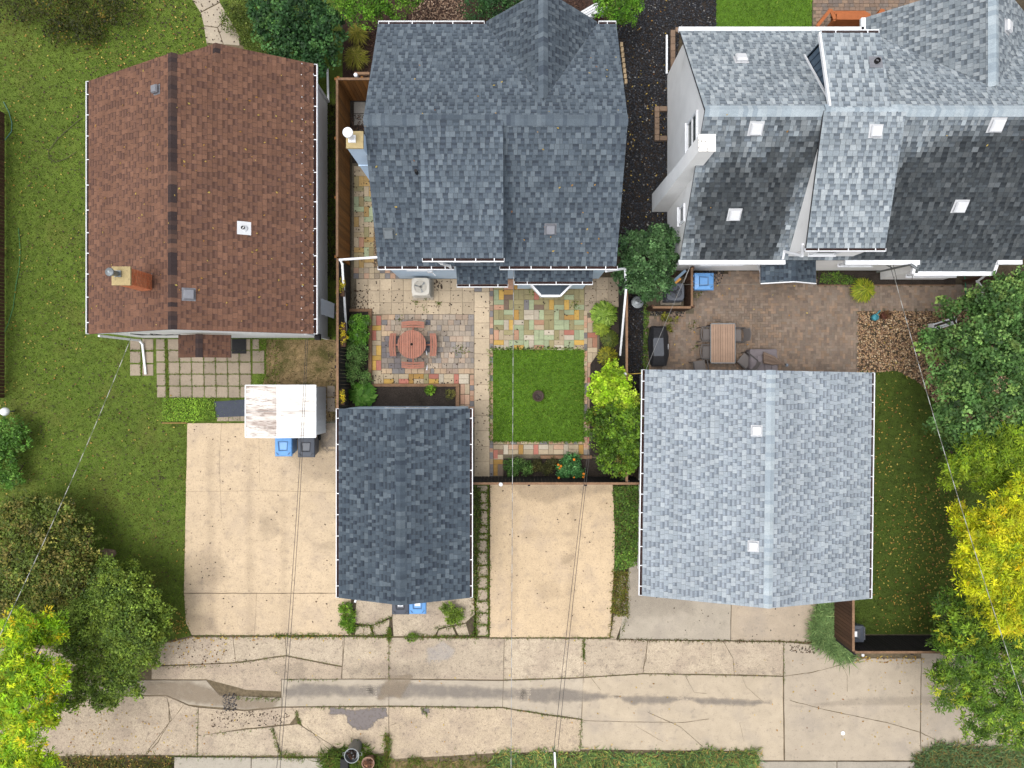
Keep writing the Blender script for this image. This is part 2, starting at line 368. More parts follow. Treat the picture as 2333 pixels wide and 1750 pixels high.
M_deck = mk('roof_underlay', c(70, 70, 74), .95)
class Roof:
    def __init__(s, house, pal, expo=0.16, wr=(0.10, 0.24), seed=1, budget=300, notch=.7):
        s.notch = notch
        s.house = house; s.pal = pal; s.expo = expo; s.wr = wr; s.r = random.Random(seed)
        s.field = MB(); s.cand = []; s.deck = MB(); s.caps = []; s.budget = budget
    def slope(s, pts, dark=None, weight=1.0, thick=0.09, expo=None):
        """pts: planar convex polygon, first edge the eave"""
        pts = [Vector(p) for p in pts]
        o, u, v, n = frame(pts); r = s.r; e = expo or s.expo
        s.deck.extrude([p - n*0.004 for p in pts], -Vector((0, 0, thick)))
        pp = [((p-o).dot(u), (p-o).dot(v)) for p in pts]; k = len(pp)
        vmax = max(q[1] for q in pp); vmin = min(q[1] for q in pp)
        def span(vv):
            us = []
            for i in range(k):
                (a, b), (a2, b2) = pp[i], pp[(i+1) % k]
                if abs(b-b2) < 1e-9:
                    if abs(b-vv) < 1e-6: us += [a, a2]
                elif min(b, b2)-1e-9 <= vv <= max(b, b2)+1e-9:
                    us.append(a + (a2-a)*(vv-b)/(b2-b))
            return (min(us), max(us)) if us else None
        j = 0; v0 = vmin
        while v0 < vmax - 0.01:
            v1 = min(v0 + e + 0.012, vmax - 1e-4)
            A, B = span(v0 + 1e-4), span(v1)
            if A and B:
                lo, hi = min(A[0], B[0]), max(A[1], B[1])
                uu = lo - r.random()*0.1
                band = r.uniform(0.95, 1.05)
                last = None
                while uu < hi:
                    w = r.uniform(*s.wr); ub = uu + w
                    hiT = [k2 for k2 in range(len(s.pal)) if s.pal[k2][2] >= .006]; loT = [k2 for k2 in range(len(s.pal)) if s.pal[k2][2] < .006]
                    pool = (loT if (last is not None and last not in loT and r.random() < s.notch) else hiT)
                    ti = r.choices(pool, weights=[s.pal[k2][1] for k2 in pool])[0]
                    last = ti
                    th = s.pal[ti][2]
                    a0, b0 = max(uu, A[0]), min(ub, A[1]); a1, b1 = max(uu, B[0]), min(ub, B[1])
                    wc = o + u*(uu+w/2) + v*(v0+e/2)
                    dk = dark(wc) if dark else 1.0
                    full = abs(a0-uu) + abs(b0-ub) + abs(a1-uu) + abs(b1-ub) < 1e-6 and v1-v0 > e*0.9
                    if a0 < b0 or a1 < b1:
                        if a0 > b0: a0 = b0 = (a0+b0)/2
                        if a1 > b1: a1 = b1 = (a1+b1)/2
                        rec = (o, u, v, n, v0, v1, uu+0.004, w-0.008, ti, dk*band, th)
                        if full: s.cand.append((rec, weight*r.uniform(0.98, 1.02)))
                        else: s.put(o, u, v, n, v0, v1, a0, b0, a1, b1, ti, dk*band, th)
                    uu = ub
            v0 += e; j += 1
    def col(s, ti, dk): return mul(s.pal[ti][0], dk)
    def faces(s, mb, q, a0, b0, a1, b1, v0, v1, th, col):
        """wedge tab: paler lower part, darker granule band that paints the shadow below the next course"""
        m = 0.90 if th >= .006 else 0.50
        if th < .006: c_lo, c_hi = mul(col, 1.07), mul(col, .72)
        else: c_lo, c_hi = col, mul(col, .78)  # upper band tinted down to draw the course shadow line
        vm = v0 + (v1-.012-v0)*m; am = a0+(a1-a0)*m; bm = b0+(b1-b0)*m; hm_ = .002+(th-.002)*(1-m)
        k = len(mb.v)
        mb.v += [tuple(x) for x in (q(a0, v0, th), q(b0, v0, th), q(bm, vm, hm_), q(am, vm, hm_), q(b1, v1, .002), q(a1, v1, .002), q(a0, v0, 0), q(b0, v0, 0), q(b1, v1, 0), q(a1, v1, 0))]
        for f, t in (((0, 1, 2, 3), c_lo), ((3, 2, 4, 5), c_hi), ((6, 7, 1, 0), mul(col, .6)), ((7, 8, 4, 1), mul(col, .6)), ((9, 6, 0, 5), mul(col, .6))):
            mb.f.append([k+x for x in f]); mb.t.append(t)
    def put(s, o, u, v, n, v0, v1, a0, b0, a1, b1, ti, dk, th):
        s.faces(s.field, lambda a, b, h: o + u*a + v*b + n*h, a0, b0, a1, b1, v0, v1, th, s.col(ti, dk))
    def caps_line(s, p, q, w, sl, step=0.145, pal=None):
        s.caps.append((Vector(p), Vector(q), w, sl, step, pal))
    def done(s, deckmat, pname):
        deck = s.deck.build('roof', M_deck, s.house)
        s.cand.sort(key=lambda t: -t[1])
        for i, (rec, wgt) in enumerate(s.cand):
            o, u, v, n, v0, v1, ua, w, ti, dk, th = rec
            if i < s.budget:
                dq = round(dk*12)/12
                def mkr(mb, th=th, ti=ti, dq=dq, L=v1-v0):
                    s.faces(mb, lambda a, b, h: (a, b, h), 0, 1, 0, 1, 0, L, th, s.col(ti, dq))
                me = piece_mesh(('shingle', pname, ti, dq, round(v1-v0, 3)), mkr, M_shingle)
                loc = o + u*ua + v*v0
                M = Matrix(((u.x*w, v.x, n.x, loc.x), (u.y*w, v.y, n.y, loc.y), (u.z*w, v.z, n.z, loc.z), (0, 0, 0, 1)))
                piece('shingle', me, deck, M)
            else:
                s.put(o, u, v, n, v0, v1, ua, ua+w, ua, ua+w, ti, dk, th)
        if s.field.v:
            s.field.build('shingle_field', M_shingle, deck, kind='stuff')
        for (p, q, w, sl, step, pal) in s.caps:
            pal = pal or s.pal
            d = (q-p); L = d.length; d.normalize(); sd_ = Vector((-d.y, d.x, 0)).normalized(); up = d.cross(sd_)
            if up.z < 0: up = -up
            cnt = max(1, int(L/step)); st = L/cnt
            for i in range(cnt):
                ti = s.r.choices(range(len(pal)), weights=[x[1] for x in pal])[0]
                def mkc(mb, ti=ti):
                    L2 = st + 0.012
                    mb.add([(0,-w,-w*sl+.012),(L2,-w,-w*sl+.006),(L2,0,.026),(0,0,.036),(0,w,-w*sl+.012),(L2,w,-w*sl+.006),
                            (0,-w,-w*sl-.006),(0,w,-w*sl-.006),(0,0,.018)],
                           [(0,1,2,3),(3,2,5,4),(0,3,8,6),(3,4,7,8)], pal[ti][0])
                me = piece_mesh(('ridge_cap', pname, ti, round(st, 3), w, round(sl, 2)), mkc, M_shingle)
                loc = p + d*(i*st)
                M = Matrix(((d.x, sd_.x, up.x, loc.x), (d.y, sd_.y, up.y, loc.y), (d.z, sd_.z, up.z, loc.z), (0, 0, 0, 1)))
                piece('ridge_cap', me, deck, M)
        return deck

def gutter(house, p, q, out, w=0.12, d=0.10, straps=0.5, covered=False, name='gutter'):
    p, q, out = Vector(p), Vector(q), Vector(out).normalized()
    al = (q-p).normalized(); up = Vector((0, 0, 1)); L = (q-p).length
    mb = MB(); t = 0.012
    mid = (p+q)/2
    ax = (al, out, up)
    mb.obox(mid + out*(w-t/2) - up*(d/2), ax, (L/2, 0.013, d/2))            # front lip
    mb.obox(mid + out*(w/2) - up*(d-t/2), ax, (L/2, w/2, t/2))              # bottom
    for e, sg in ((p, 1), (q, -1)):
        mb.obox(e + out*(w/2) - up*(d/2) + al*(sg*t/2), ax, (t/2, w/2, d/2))
    if covered:
        mb.obox(mid + out*(w/2) + up*0.006, ax, (L/2, w/2+0.01, 0.006))
    else:
        k = max(1, int(L/straps))
        for i in range(k):
            mb.obox(p + al*((i+0.5 + 0.12*math.sin(i*7.3))*L/k) + out*(w/2) - up*0.008, ax, (0.014, w/2, 0.006))
    g = mb.build(name, M_white, house)
    if not covered:
        mb = MB(); mb.obox(mid + out*(w/2-0.004) - up*(d-t-0.018), ax, (L/2-t, w/2-t, 0.016), (0.75, 0.62, 0.72))
        mb.build('debris', M_debris, g)
    return g

def box_vent(house, ctr, pts, size=0.4, h=0.14, mat=None, flange=True, rise=0.02):
    o, u, v, n = frame(pts); mat = mat or M_ventgrey; ctr = Vector(ctr)
    mb = MB()
    if flange: mb.obox(ctr + n*0.012, (u, v, n), (size*0.62, size*0.60, 0.006), (0.85, 0.85, 0.85))
    s2 = size/2
    a = [ctr + u*x*s2*0.86 + v*y*s2*0.86 + n*0.018 for x, y in ((-1,-1),(1,-1),(1,1),(-1,1))]
    b = [ctr + u*x*s2 + v*y*s2 + n*(h*0.6) for x, y in ((-1,-1),(1,-1),(1,1),(-1,1))]
    d_ = [ctr + u*x*s2*0.8 + v*y*s2*0.8 + n*h for x, y in ((-1,-1),(1,-1),(1,1),(-1,1))]
    mb.add(a + b + d_, [(0,1,5,4),(1,2,6,5),(2,3,7,6),(3,0,4,7),(4,5,9,8),(5,6,10,9),(6,7,11,10),(7,4,8,11),(8,9,10,11)])
    return mb.build('roof_vent', mat, house, bevel=0.006)

def pipe_vent(house, ctr, pts, fl=0.44, r=0.055, h=0.22, flmat=None, pmat=None):
    o, u, v, n = frame(pts); ctr = Vector(ctr)
    mb = MB(); mb.obox(ctr + n*0.012, (u, v, n), (fl/2, fl/2, 0.006))
    mb.tube([ctr + n*0.01, ctr + Vector((0, 0, 0.06))], [r*1.9, r*1.25], 12)
    f = mb.build('vent_flashing', flmat or M_galv, house)
    mb = MB(); mb.tube([ctr, ctr + Vector((0, 0, h))], r, 12, caps=False)
    mb.tube([ctr + Vector((0, 0, h)), ctr + Vector((0, 0, h-0.08))], r*0.82, 12, caps=False)
    mb.lathe(ctr.x, ctr.y, [(r*0.82, ctr.z+h-0.09), (0.001, ctr.z+h-0.088)], 12)
    mb.build('vent_pipe', pmat or M_rubber, house)

def fence(name, label, p, q, h, mat, side, cap=None, group=None, bw=0.135, posts=3, hj=0.01, z0=0.0, railmat=None):
    """p, q ground points (x, y); boards hang on the given side (+1 left of p->q)"""
    p = Vector((p[0], p[1], z0)); q = Vector((q[0], q[1], z0))
    t = thing(name, label, 'fence', (p+q)/2, group)
    d = q-p; L = d.length; d.normalize(); nrm = Vector((-d.y, d.x, 0))*side; up = Vector((0, 0, 1))
    k = int(L/bw); st = L/k
    for i in range(k):
        ti = RNG.randrange(5)
        me = piece_mesh(('board', mat.name, ti, round(h, 2), round(st, 3)), lambda mb: mb.box(0, st-0.012, 0, 0.02, 0.03, h, mul((1, 1, 1), 0.78+0.1*ti), True), mat)
        loc = p + d*(i*st) + nrm*0.02 + up*RNG.uniform(-hj, 0)
        M = Matrix(((d.x, nrm.x, 0, loc.x), (d.y, nrm.y, 0, loc.y), (0, 0, 1, loc.z), (0, 0, 0, 1)))
        piece('board', me, t, M)
    rm = railmat or mat
    for zz in (0.35, h-0.3):
        MB().bar(p + up*zz - nrm*0.005, q + up*zz - nrm*0.005, 0.04, 0.08).build('rail', rm, t)
    for i in range(posts):
        c0 = p.lerp(q, i/(posts-1) if posts > 1 else 0.5) - nrm*0.05
        MB().obox(c0 + up*(h/2 + 0.01), (d, nrm, up), (0.045, 0.045, h/2+0.01)).build('post', rm, t)
    if cap is not None:
        MB().bar(p + up*(h+0.018) + nrm*0.005, q + up*(h+0.018) + nrm*0.005, 0.085, 0.03).build('cap_rail', cap, t)
    return t

# ---- foliage
def pal_pick(pal, n, rng):
    ws = np.array([p[1] for p in pal], float); ws /= ws.sum()
    cols = np.array([p[0] for p in pal]); return cols[rng.choice(len(pal), n, p=ws)]

def leaf_quads(ctr, nrm, axis, L, Wd):
    """diamond leaves from numpy arrays"""
    b = np.cross(nrm, axis); b /= np.linalg.norm(b, axis=1)[:, None] + 1e-9
    a = axis
    L = L[:, None]; Wd = Wd[:, None]
    v0 = ctr - a*L*0.5; v1 = ctr + b*Wd*0.5 - a*L*0.05; v2 = ctr + a*L*0.5; v3 = ctr - b*Wd*0.5 - a*L*0.05
    v = np.stack([v0, v1, v2, v3], axis=1).reshape(-1, 3)
    f = np.arange(len(v)).reshape(-1, 4)
    return v, f

def unit(n, rng):
    v = rng.normal(size=(n, 3)); return v/np.linalg.norm(v, axis=1)[:, None]

def foliage(name, parent, blobs, n, leaf, pal, seed=0, star=False, wid=0.6, clump=0.30, per=26, up=0.5, jit=0.18, ctint=0.30, inner=0.35, mat=None, flat=1.0):
    """blobs: (x, y, z, r, rz) in world metres. leaves gathered in clumps near the blob surfaces"""
    rng = np.random.default_rng(seed)
    B = np.array(blobs, float); wt = B[:, 3]**2; wt /= wt.sum()
    nc = max(4, n//per)
    bi = rng.choice(len(B), nc, p=wt)
    d = unit(nc, rng); d[:, 2] = np.where(d[:, 2] < -0.25, -d[:, 2], d[:, 2])
    rad = 1.0 - inner*rng.random(nc)**1.6
    irr = 0.78 + 0.44*rng.random(nc)**1.5
    cc = B[bi, :3] + d*np.stack([B[bi, 3], B[bi, 3], B[bi, 4]], 1)*(rad*irr)[:, None]
    ccol = pal_pick(pal, nc, rng)*(1 + ctint*rng.normal(size=nc))[:, None].clip(0.45, 1.7)
    k = rng.integers(0, nc, n)
    off = unit(n, rng)
    cr = clump*(0.6 + 0.7*rng.random(nc))
    if star:
        off[:, 2] = off[:, 2]*0.45
        rr = (0.35 + 0.65*rng.random(n))
        pos = cc[k] + off*(cr[k]*rr)[:, None]
        axis = off + 0.25*unit(n, rng); axis /= np.linalg.norm(axis, axis=1)[:, None]
        nr = np.tile([0, 0, 1.0], (n, 1)) + 0.6*unit(n, rng)
    else:
        off[:, 2] *= 0.7*flat
        pos = cc[k] + off*(cr[k]*rng.random(n)**0.5)[:, None]
        axis = unit(n, rng); axis[:, 2] *= 0.5; axis /= np.linalg.norm(axis, axis=1)[:, None]
        nr = unit(n, rng) + np.array([0, 0, up*2])
    nr -= axis*np.sum(nr*axis, 1)[:, None]; nr /= np.linalg.norm(nr, axis=1)[:, None] + 1e-9
    pos[:, 2] = np.maximum(pos[:, 2], 0.03)
    Ls = leaf*(0.45 + 1.0*rng.random(n)); Ws = Ls*wid*(0.8 + 0.4*rng.random(n))
    v, f = leaf_quads(pos, nr, axis, Ls, Ws)
    v[:, 2] = np.maximum(v[:, 2], 0.012)
    t = ccol[k]*(1 + jit*rng.normal(size=n))[:, None].clip(0.5, 1.6)
    return npmesh(name, mat or M_leaf, v, f, t, parent)

def pxblobs(lst, squash=0.75, jz=0.0):
    out = []
    for b in lst:
        x, y, r, z = b[:4]; p = P(x, y, z); rr = r*(H-z)/F
        out.append((p.x, p.y, p.z - rr*squash*0.25, rr, rr*squash))
    return out

def tree(name, label, cat, base, blobs, n, leaf, pal, seed, group=None, trunk_r=0.12, **kw):
    zk = kw.pop('zk', 0.72)
    bl = pxblobs([(q[0], q[1], q[2], q[3]*zk) for q in blobs], kw.pop('squash', 0.75))
    bx, by = base
    t = thing(name, label, cat, (bx, by, 0), group)
    top = max(b[2] for b in bl)
    r = random.Random(seed)
    mb = MB(); hub = Vector((bx, by, top*0.45))
    mb.tube([(bx, by, -0.05), (bx+0.03, by, top*0.22), hub, (bx, by+0.05, top*0.75)], [trunk_r*1.4, trunk_r, trunk_r*0.8, trunk_r*0.4], 9)
    for b in bl:
        e = Vector(b[:3]); m = hub.lerp(e, 0.5) + Vector((r.uniform(-.1, .1), r.uniform(-.1, .1), -0.1*(e-hub).length*0.4))
        mb.tube([hub, m, e, e + (e-hub).normalized()*b[3]*0.4], [trunk_r*0.5, trunk_r*0.32, trunk_r*0.16, trunk_r*0.05], 6)
    mb.build('trunk', M_bark, t, smooth=True)
    foliage('crown', t, bl, n, leaf, pal, seed, **kw)
    return t

def shrub(name, label, cat, blobs, n, leaf, pal, seed, group=None, **kw):
    gn = kw.pop('gain', 1.0); pal = [(mul(q, gn), w) for q, w in pal]
    bl = pxblobs(blobs, kw.pop('squash', 0.8))
    bl = [(b[0], b[1], max(b[2], 0.12), b[3], b[4]) for b in bl]
    cx = sum(b[0] for b in bl)/len(bl); cy = sum(b[1] for b in bl)/len(bl)
    t = thing(name, label, cat, (cx, cy, 0), group)
    mb = MB()
    for b in bl:
        g = Vector((cx + (b[0]-cx)*0.5, cy + (b[1]-cy)*0.5, -0.03)); e = Vector(b[:3])
        mb.tube([g, g.lerp(e, 0.6), e + Vector((0, 0, b[4]*0.4))], [0.022, 0.016, 0.006], 6)
    mb.build('stem', M_bark, t)
    foliage('foliage', t, bl, n, leaf, pal, seed, **kw)
    return t

def poly_points(poly, n, rng):
    poly = np.array(poly, float); lo, hi = poly.min(0), poly.max(0)
    out = []
    need = n
    while need > 0:
        q = lo + (hi-lo)*rng.random((max(64, need*2), 2))
        x, y = q[:, 0], q[:, 1]; inside = np.zeros(len(q), bool)
        j = len(poly)-1
        for i in range(len(poly)):
            xi, yi = poly[i]; xj, yj = poly[j]
            cond = ((yi > y) != (yj > y)) & (x < (xj-xi)*(y-yi)/(yj-yi+1e-12) + xi)
            inside ^= cond; j = i
        q = q[inside][:need]; out.append(q); need -= len(q)
    return np.concatenate(out)

def poly_area(poly):
    a = 0
    for i in range(len(poly)):
        x0, y0 = poly[i]; x1, y1 = poly[(i+1) % len(poly)]; a += x0*y1-x1*y0
    return abs(a)/2

def vnoise(x, y, s, seed=0):
    """smooth value noise for numpy arrays"""
    r = np.random.default_rng(seed); T = r.random((64, 64))
    X, Y = x*s, y*s; i = np.floor(X).astype(int); j = np.floor(Y).astype(int); fx = X-i; fy = Y-j
    fx = fx*fx*(3-2*fx); fy = fy*fy*(3-2*fy)
    g = lambda a, b: T[a % 64, b % 64]
    return (g(i, j)*(1-fx) + g(i+1, j)*fx)*(1-fy) + (g(i, j+1)*(1-fx) + g(i+1, j+1)*fx)*fy

def grass(polys_px, dens, pal, hgt=0.06, wdt=0.016, z=0.0, seed=3, name='grass', label='short green grass', parent=None, patch=None, lean=0.7):
    rng = np.random.default_rng(seed); pts = []
    for poly in polys_px:
        wp = [XY(*p) for p in poly]; n = int(poly_area(wp)*dens)
        if n: pts.append(poly_points(wp, n, rng))
    q = np.concatenate(pts); n = len(q)
    an = rng.random(n)*2*np.pi; h = hgt*(0.5+rng.random(n)); ln = h*lean*rng.random(n)*1.6
    w = wdt*(0.6+0.8*rng.random(n)); a2 = rng.random(n)*2*np.pi
    bx, by = np.cos(a2)*w/2, np.sin(a2)*w/2
    v = np.zeros((n, 3, 3))
    v[:, 0] = np.stack([q[:, 0]-bx, q[:, 1]-by, np.full(n, z)], 1)
    v[:, 1] = np.stack([q[:, 0]+bx, q[:, 1]+by, np.full(n, z)], 1)
    v[:, 2] = np.stack([q[:, 0]+np.cos(an)*ln, q[:, 1]+np.sin(an)*ln, z+h*0.9], 1)
    t = pal_pick(pal, n, rng)
    m = 0.75 + 0.35*vnoise(q[:, 0], q[:, 1], 0.7, seed+1) + 0.3*vnoise(q[:, 0], q[:, 1], 3.1, seed+2)
    t = t*m[:, None]*(1+0.2*rng.normal(size=n))[:, None].clip(0.4, 1.7)
    if patch is not None: t = patch(q[:, 0], q[:, 1], t, rng)
    o = npmesh(name, M_grass, v.reshape(-1, 3), np.arange(3*n).reshape(-1, 3), t, parent)
    if parent is None: tag(o, label, 'grass', kind='stuff')
    else: o['kind'] = 'stuff'
    return o

def stones(name, polys_px, dens, size, pal, z, label, seed=5, parent=None, cat='gravel'):
    rng = np.random.default_rng(seed); pts = []
    for poly in polys_px:
        wp = [XY(*p) for p in poly]; pts.append(poly_points(wp, int(poly_area(wp)*dens), rng))
    q = np.concatenate(pts); n = len(q)
    base = np.array([(1,0,0),(0,1,0),(-1,0,0),(0,-1,0),(0,0,1),(0,0,-1)], float)
    fc = np.array([(0,1,4),(1,2,4),(2,3,4),(3,0,4),(1,0,5),(2,1,5),(3,2,5),(0,3,5)])
    s = size*(0.6+0.8*rng.random(n))
    sc = np.stack([s, s*(0.6+0.4*rng.random(n)), s*(0.45+0.3*rng.random(n))], 1)/2
    v = base[None]*sc[:, None, :] + 0
    v += rng.normal(size=v.shape)*0.12*s[:, None, None]/2
    an = rng.random(n)*2*np.pi; ca, sa = np.cos(an), np.sin(an)
    x = v[:, :, 0]*ca[:, None]-v[:, :, 1]*sa[:, None]; y = v[:, :, 0]*sa[:, None]+v[:, :, 1]*ca[:, None]
    tl = rng.normal(size=(n, 1))*0.35
    zz = v[:, :, 2] + x*tl
    w = np.stack([x+q[:, :1], y+q[:, 1:], zz + z + (s*0.25)[:, None]], 2)
    f = (fc[None]+6*np.arange(n)[:, None, None]).reshape(-1, 3)
    t = np.repeat(pal_pick(pal, n, rng)*(1+0.15*rng.normal(size=n))[:, None].clip(0.5, 1.6), 8, 0)
    o = npmesh(name, M_stone, w.reshape(-1, 3), f, t, parent)
    if parent is None: tag(o, label, cat, kind='stuff')
    else: o['kind'] = 'stuff'
    return o

def strip(mb, pts_px, w, z, wob=0.4, t=(1, 1, 1), step=0.12):
    """thin irregular ribbon following a polyline of photo pixels"""
    pts = [Vector((*XY(*p), 0)) for p in pts_px]; ch = []
    for i in range(len(pts)-1):
        k = max(1, int((pts[i+1]-pts[i]).length/step))
        for j in range(k): ch.append(pts[i].lerp(pts[i+1], j/k))
    ch.append(pts[-1]); vs = []
    for i, p in enumerate(ch):
        d = (ch[min(i+1, len(ch)-1)]-ch[max(i-1, 0)]).normalized(); n = Vector((-d.y, d.x, 0))
        ww = w*(1+RNG.uniform(-wob, wob)); off = n*RNG.uniform(-wob, wob)*w*0.8
        vs += [p+off-n*ww/2+Vector((0, 0, z)), p+off+n*ww/2+Vector((0, 0, z))]
    mb.add(vs, [(2*i, 2*i+1, 2*i+3, 2*i+2) for i in range(len(ch)-1)], t)

def along(pts_px, n, spread, rng):
    pts = [Vector(XY(*p)).to_3d() for p in pts_px]
    seg = [(pts[i+1]-pts[i]).length for i in range(len(pts)-1)]; tot = sum(seg)
    out = []
    for _ in range(n):
        s = rng.random()*tot; i = 0
        while i < len(seg)-1 and s > seg[i]: s -= seg[i]; i += 1
        p = pts[i].lerp(pts[i+1], min(1, s/max(seg[i], 1e-6)))
        out.append((p.x + rng.normal()*spread, p.y + rng.normal()*spread))
    return np.array(out)

def tufts(q, pal, hgt, wdt, rng, z=0.0, lean=.8):
    n = len(q); an = rng.random(n)*2*np.pi; h = hgt*(0.4+rng.random(n)); ln = h*(0.3+1.5*lean*rng.random(n)); a2 = an+np.pi/2
    w = wdt*(0.6+0.8*rng.random(n)); bx, by = np.cos(a2)*w/2, np.sin(a2)*w/2
    zz = np.full(n, z)
    v = np.zeros((n, 4, 3))
    v[:, 0] = np.stack([q[:, 0], q[:, 1], zz], 1)
    v[:, 1] = np.stack([q[:, 0]+np.cos(an)*ln*.45+bx, q[:, 1]+np.sin(an)*ln*.45+by, zz+h*.7], 1)
    v[:, 2] = np.stack([q[:, 0]+np.cos(an)*ln, q[:, 1]+np.sin(an)*ln, zz+h], 1)
    v[:, 3] = np.stack([q[:, 0]+np.cos(an)*ln*.45-bx, q[:, 1]+np.sin(an)*ln*.45-by, zz+h*.7], 1)
    t = pal_pick(pal, n, rng)*(1+0.2*rng.normal(size=n))[:, None].clip(0.4, 1.6)
    return v.reshape(-1, 3), np.arange(4*n).reshape(-1, 4), t

def wheelie_bin(label, loc, rot, mat, group=None, label_plate=True, h=1.02, s=1.0):
    """lid hinge at local -y side"""
    t = thing('wheeled_bin', label, 'bin', (*loc, 0), group)
    R = Matrix.Translation(Vector((*loc, 0))) @ Matrix.Rotation(rot, 4, 'Z') @ Matrix.Scale(s, 4)
    w0, d0, w1, d1 = 0.23, 0.26, 0.31, 0.35
    mb = MB(); b = [(-w0,-d0,.05),(w0,-d0,.05),(w0,d0,.05),(-w0,d0,.05),(-w1,-d1,h-.1),(w1,-d1,h-.1),(w1,d1,h-.1),(-w1,d1,h-.1)]
    mb.add(b, [(3,2,1,0),(0,1,5,4),(1,2,6,5),(2,3,7,6),(3,0,4,7)])
    mb.box(-w1-.02, w1+.02, -d1-.01, d1+.02, h-.13, h-.095)
    mb.xform(R).build('body', mat, t, bevel=0.02)
    mb = MB()
    prof = [(-0.33,-0.37,h-.095),(0.33,-0.37,h-.095),(0.33,0.39,h-.095),(-0.33,0.39,h-.095),
            (-0.31,-0.34,h-.03),(0.31,-0.34,h-.03),(0.30,0.36,h-.05),(-0.30,0.36,h-.05),
            (-0.20,-0.20,h+.005),(0.20,-0.20,h+.005),(0.17,0.18,h),(-0.17,0.18,h),
            (-0.15,-0.15,h-.025),(0.15,-0.15,h-.025),(0.12,0.13,h-.025),(-0.12,0.13,h-.025)]
    for k in range(3):
        mb.add(prof, [(4*k+i, 4*k+(i+1) % 4, 4*k+4+(i+1) % 4, 4*k+4+i) for i in range(4)], ((.85,)*3, (1.0,)*3, (.5,)*3)[k])
    mb.add(prof, [(12, 13, 14, 15)], (.95,)*3)
    mb.box(-0.30, 0.30, -0.365, -0.345, h-.055, h-.03, (.55,)*3); mb.box(-0.012, 0.012, -0.345, -0.22, h-.028, h-.012, (.8,)*3)
    for sx in (-1, 1):   # grip ribs at the front corners of the lid
        mb.obox((sx*0.235, 0.27, h-.012), (Vector((0.8, 0.6*sx, 0)), Vector((-0.6*sx, 0.8, 0)), Vector((0, 0, 1))), (0.012, 0.05, 0.012), (.5,)*3)
        mb.obox((sx*0.205, 0.285, h-.012), (Vector((0.8, 0.6*sx, 0)), Vector((-0.6*sx, 0.8, 0)), Vector((0, 0, 1))), (0.012, 0.05, 0.012), (.5,)*3)
    lid = mb.xform(R).build('lid', mat, t, bevel=0.012)
    mb = MB(); mb.tube([(-0.24, -0.42, h-.09), (0.24, -0.42, h-.09)], 0.018, 8)
    for sx in (-1, 0, 1): mb.box(sx*0.22-.02, sx*0.22+.02, -0.42, -0.33, h-.115, h-.075)
    mb.xform(R).build('handle', mat, t)
    for sx in (-1, 1):
        mb = MB(); mb.tube([(sx*0.23, -0.30, 0.11), (sx*0.29, -0.30, 0.11)], 0.11, 16)
        mb.xform(R).build('wheel', M_rubber, t)
    if label_plate:
        mb = MB(); mb.box(-0.10, 0.10, -0.10, 0.06, h-.024, h-.021)
        for i in range(3): pass
        mb.xform(R).build('sticker', M_white, lid)
    return t

LEAVES = []     # fallen leaves: world (x, y, z, normal)
def drop_on_plane(pts, n, seed):
    r = random.Random(seed); o, u, v, nn = frame(pts)
    pp = [((Vector(p)-o).dot(u), (Vector(p)-o).dot(v)) for p in pts]
    q = poly_points(pp, n, np.random.default_rng(seed))
    for a, b in q: LEAVES.append((o + u*a + v*b + nn*0.016, nn, r.random()))
# ================================================================== BUILDINGS
def tp(cols, k=0.72, sat=1.0):
    base = [c(*x[0]) for x in cols]; ws = [x[1] for x in cols]
    mean = tuple(sum(b[i]*w for b, w in zip(base, ws))/sum(ws) for i in range(3))
    return [(mul(mixc(mean, b, k), sat), x[1], x[2]) for b, x in zip(base, cols)]
PAL_BROWN = tp([((140, 103, 84), 5, .010), ((131, 96, 79), 4, .009), ((150, 111, 91), 3, .012), ((122, 91, 79), 3, .005), ((112, 84, 76), 1.4, .004), ((128, 95, 81), 2, .008)], .6, .88)
PAL_BCAP = tp([((66, 55, 55), 5, .01), ((80, 64, 60), 3, .01), ((104, 80, 70), 2, .01), ((120, 90, 76), 1, .01)], 1.0)
PAL_MID = tp([((112, 124, 135), 5, .009), ((100, 112, 124), 4, .009), ((130, 142, 152), 3, .012), ((92, 104, 117), 3, .005), ((80, 90, 104), 1.6, .004), ((118, 130, 141), 3, .010)], .75, .9)
PAL_SG = tp([((94, 106, 117), 5, .009), ((84, 96, 108), 4, .009), ((110, 122, 132), 2.5, .012), ((78, 89, 101), 3, .005), ((66, 76, 89), 1.6, .004)], .9, .9)
PAL_DG = tp([((184, 194, 203), 5, .012), ((174, 185, 194), 4, .011), ((195, 204, 211), 4, .014), ((164, 174, 186), 3, .004), ((150, 161, 174), 1.6, .003)], .8, .90)
PAL_WH = tp([((176, 186, 193), 5, .011), ((162, 173, 181), 4, .010), ((192, 201, 207), 3, .013), ((150, 161, 171), 3, .004), ((132, 143, 154), 1.6, .003)], .95, .92)

def gable_wall(mb, x0, x1, y0, y1, ze, zr, ridge='y', z0=0.0):
    if ridge == 'y':
        xm = (x0+x1)/2
        mb.extrude([(x0, y0, z0), (x1, y0, z0), (x1, y0, ze), (xm, y0, zr), (x0, y0, ze)], (0, y1-y0, 0))
    else:
        ym = (y0+y1)/2
        mb.extrude([(x0, y0, z0), (x0, y0, ze), (x0, ym, zr), (x0, y1, ze), (x0, y1, z0)], (x1-x0, 0, 0))

def downspout(house, pts, w=0.075, name='downspout'):
    mb = MB()
    for i in range(len(pts)-1): mb.bar(pts[i], pts[i+1], w, w*0.9)
    for p in pts[1:-1]: mb.obox(p, ((1,0,0),(0,1,0),(0,0,1)), (w*0.55,)*3)
    return mb.build(name, M_white, house, bevel=0.01)

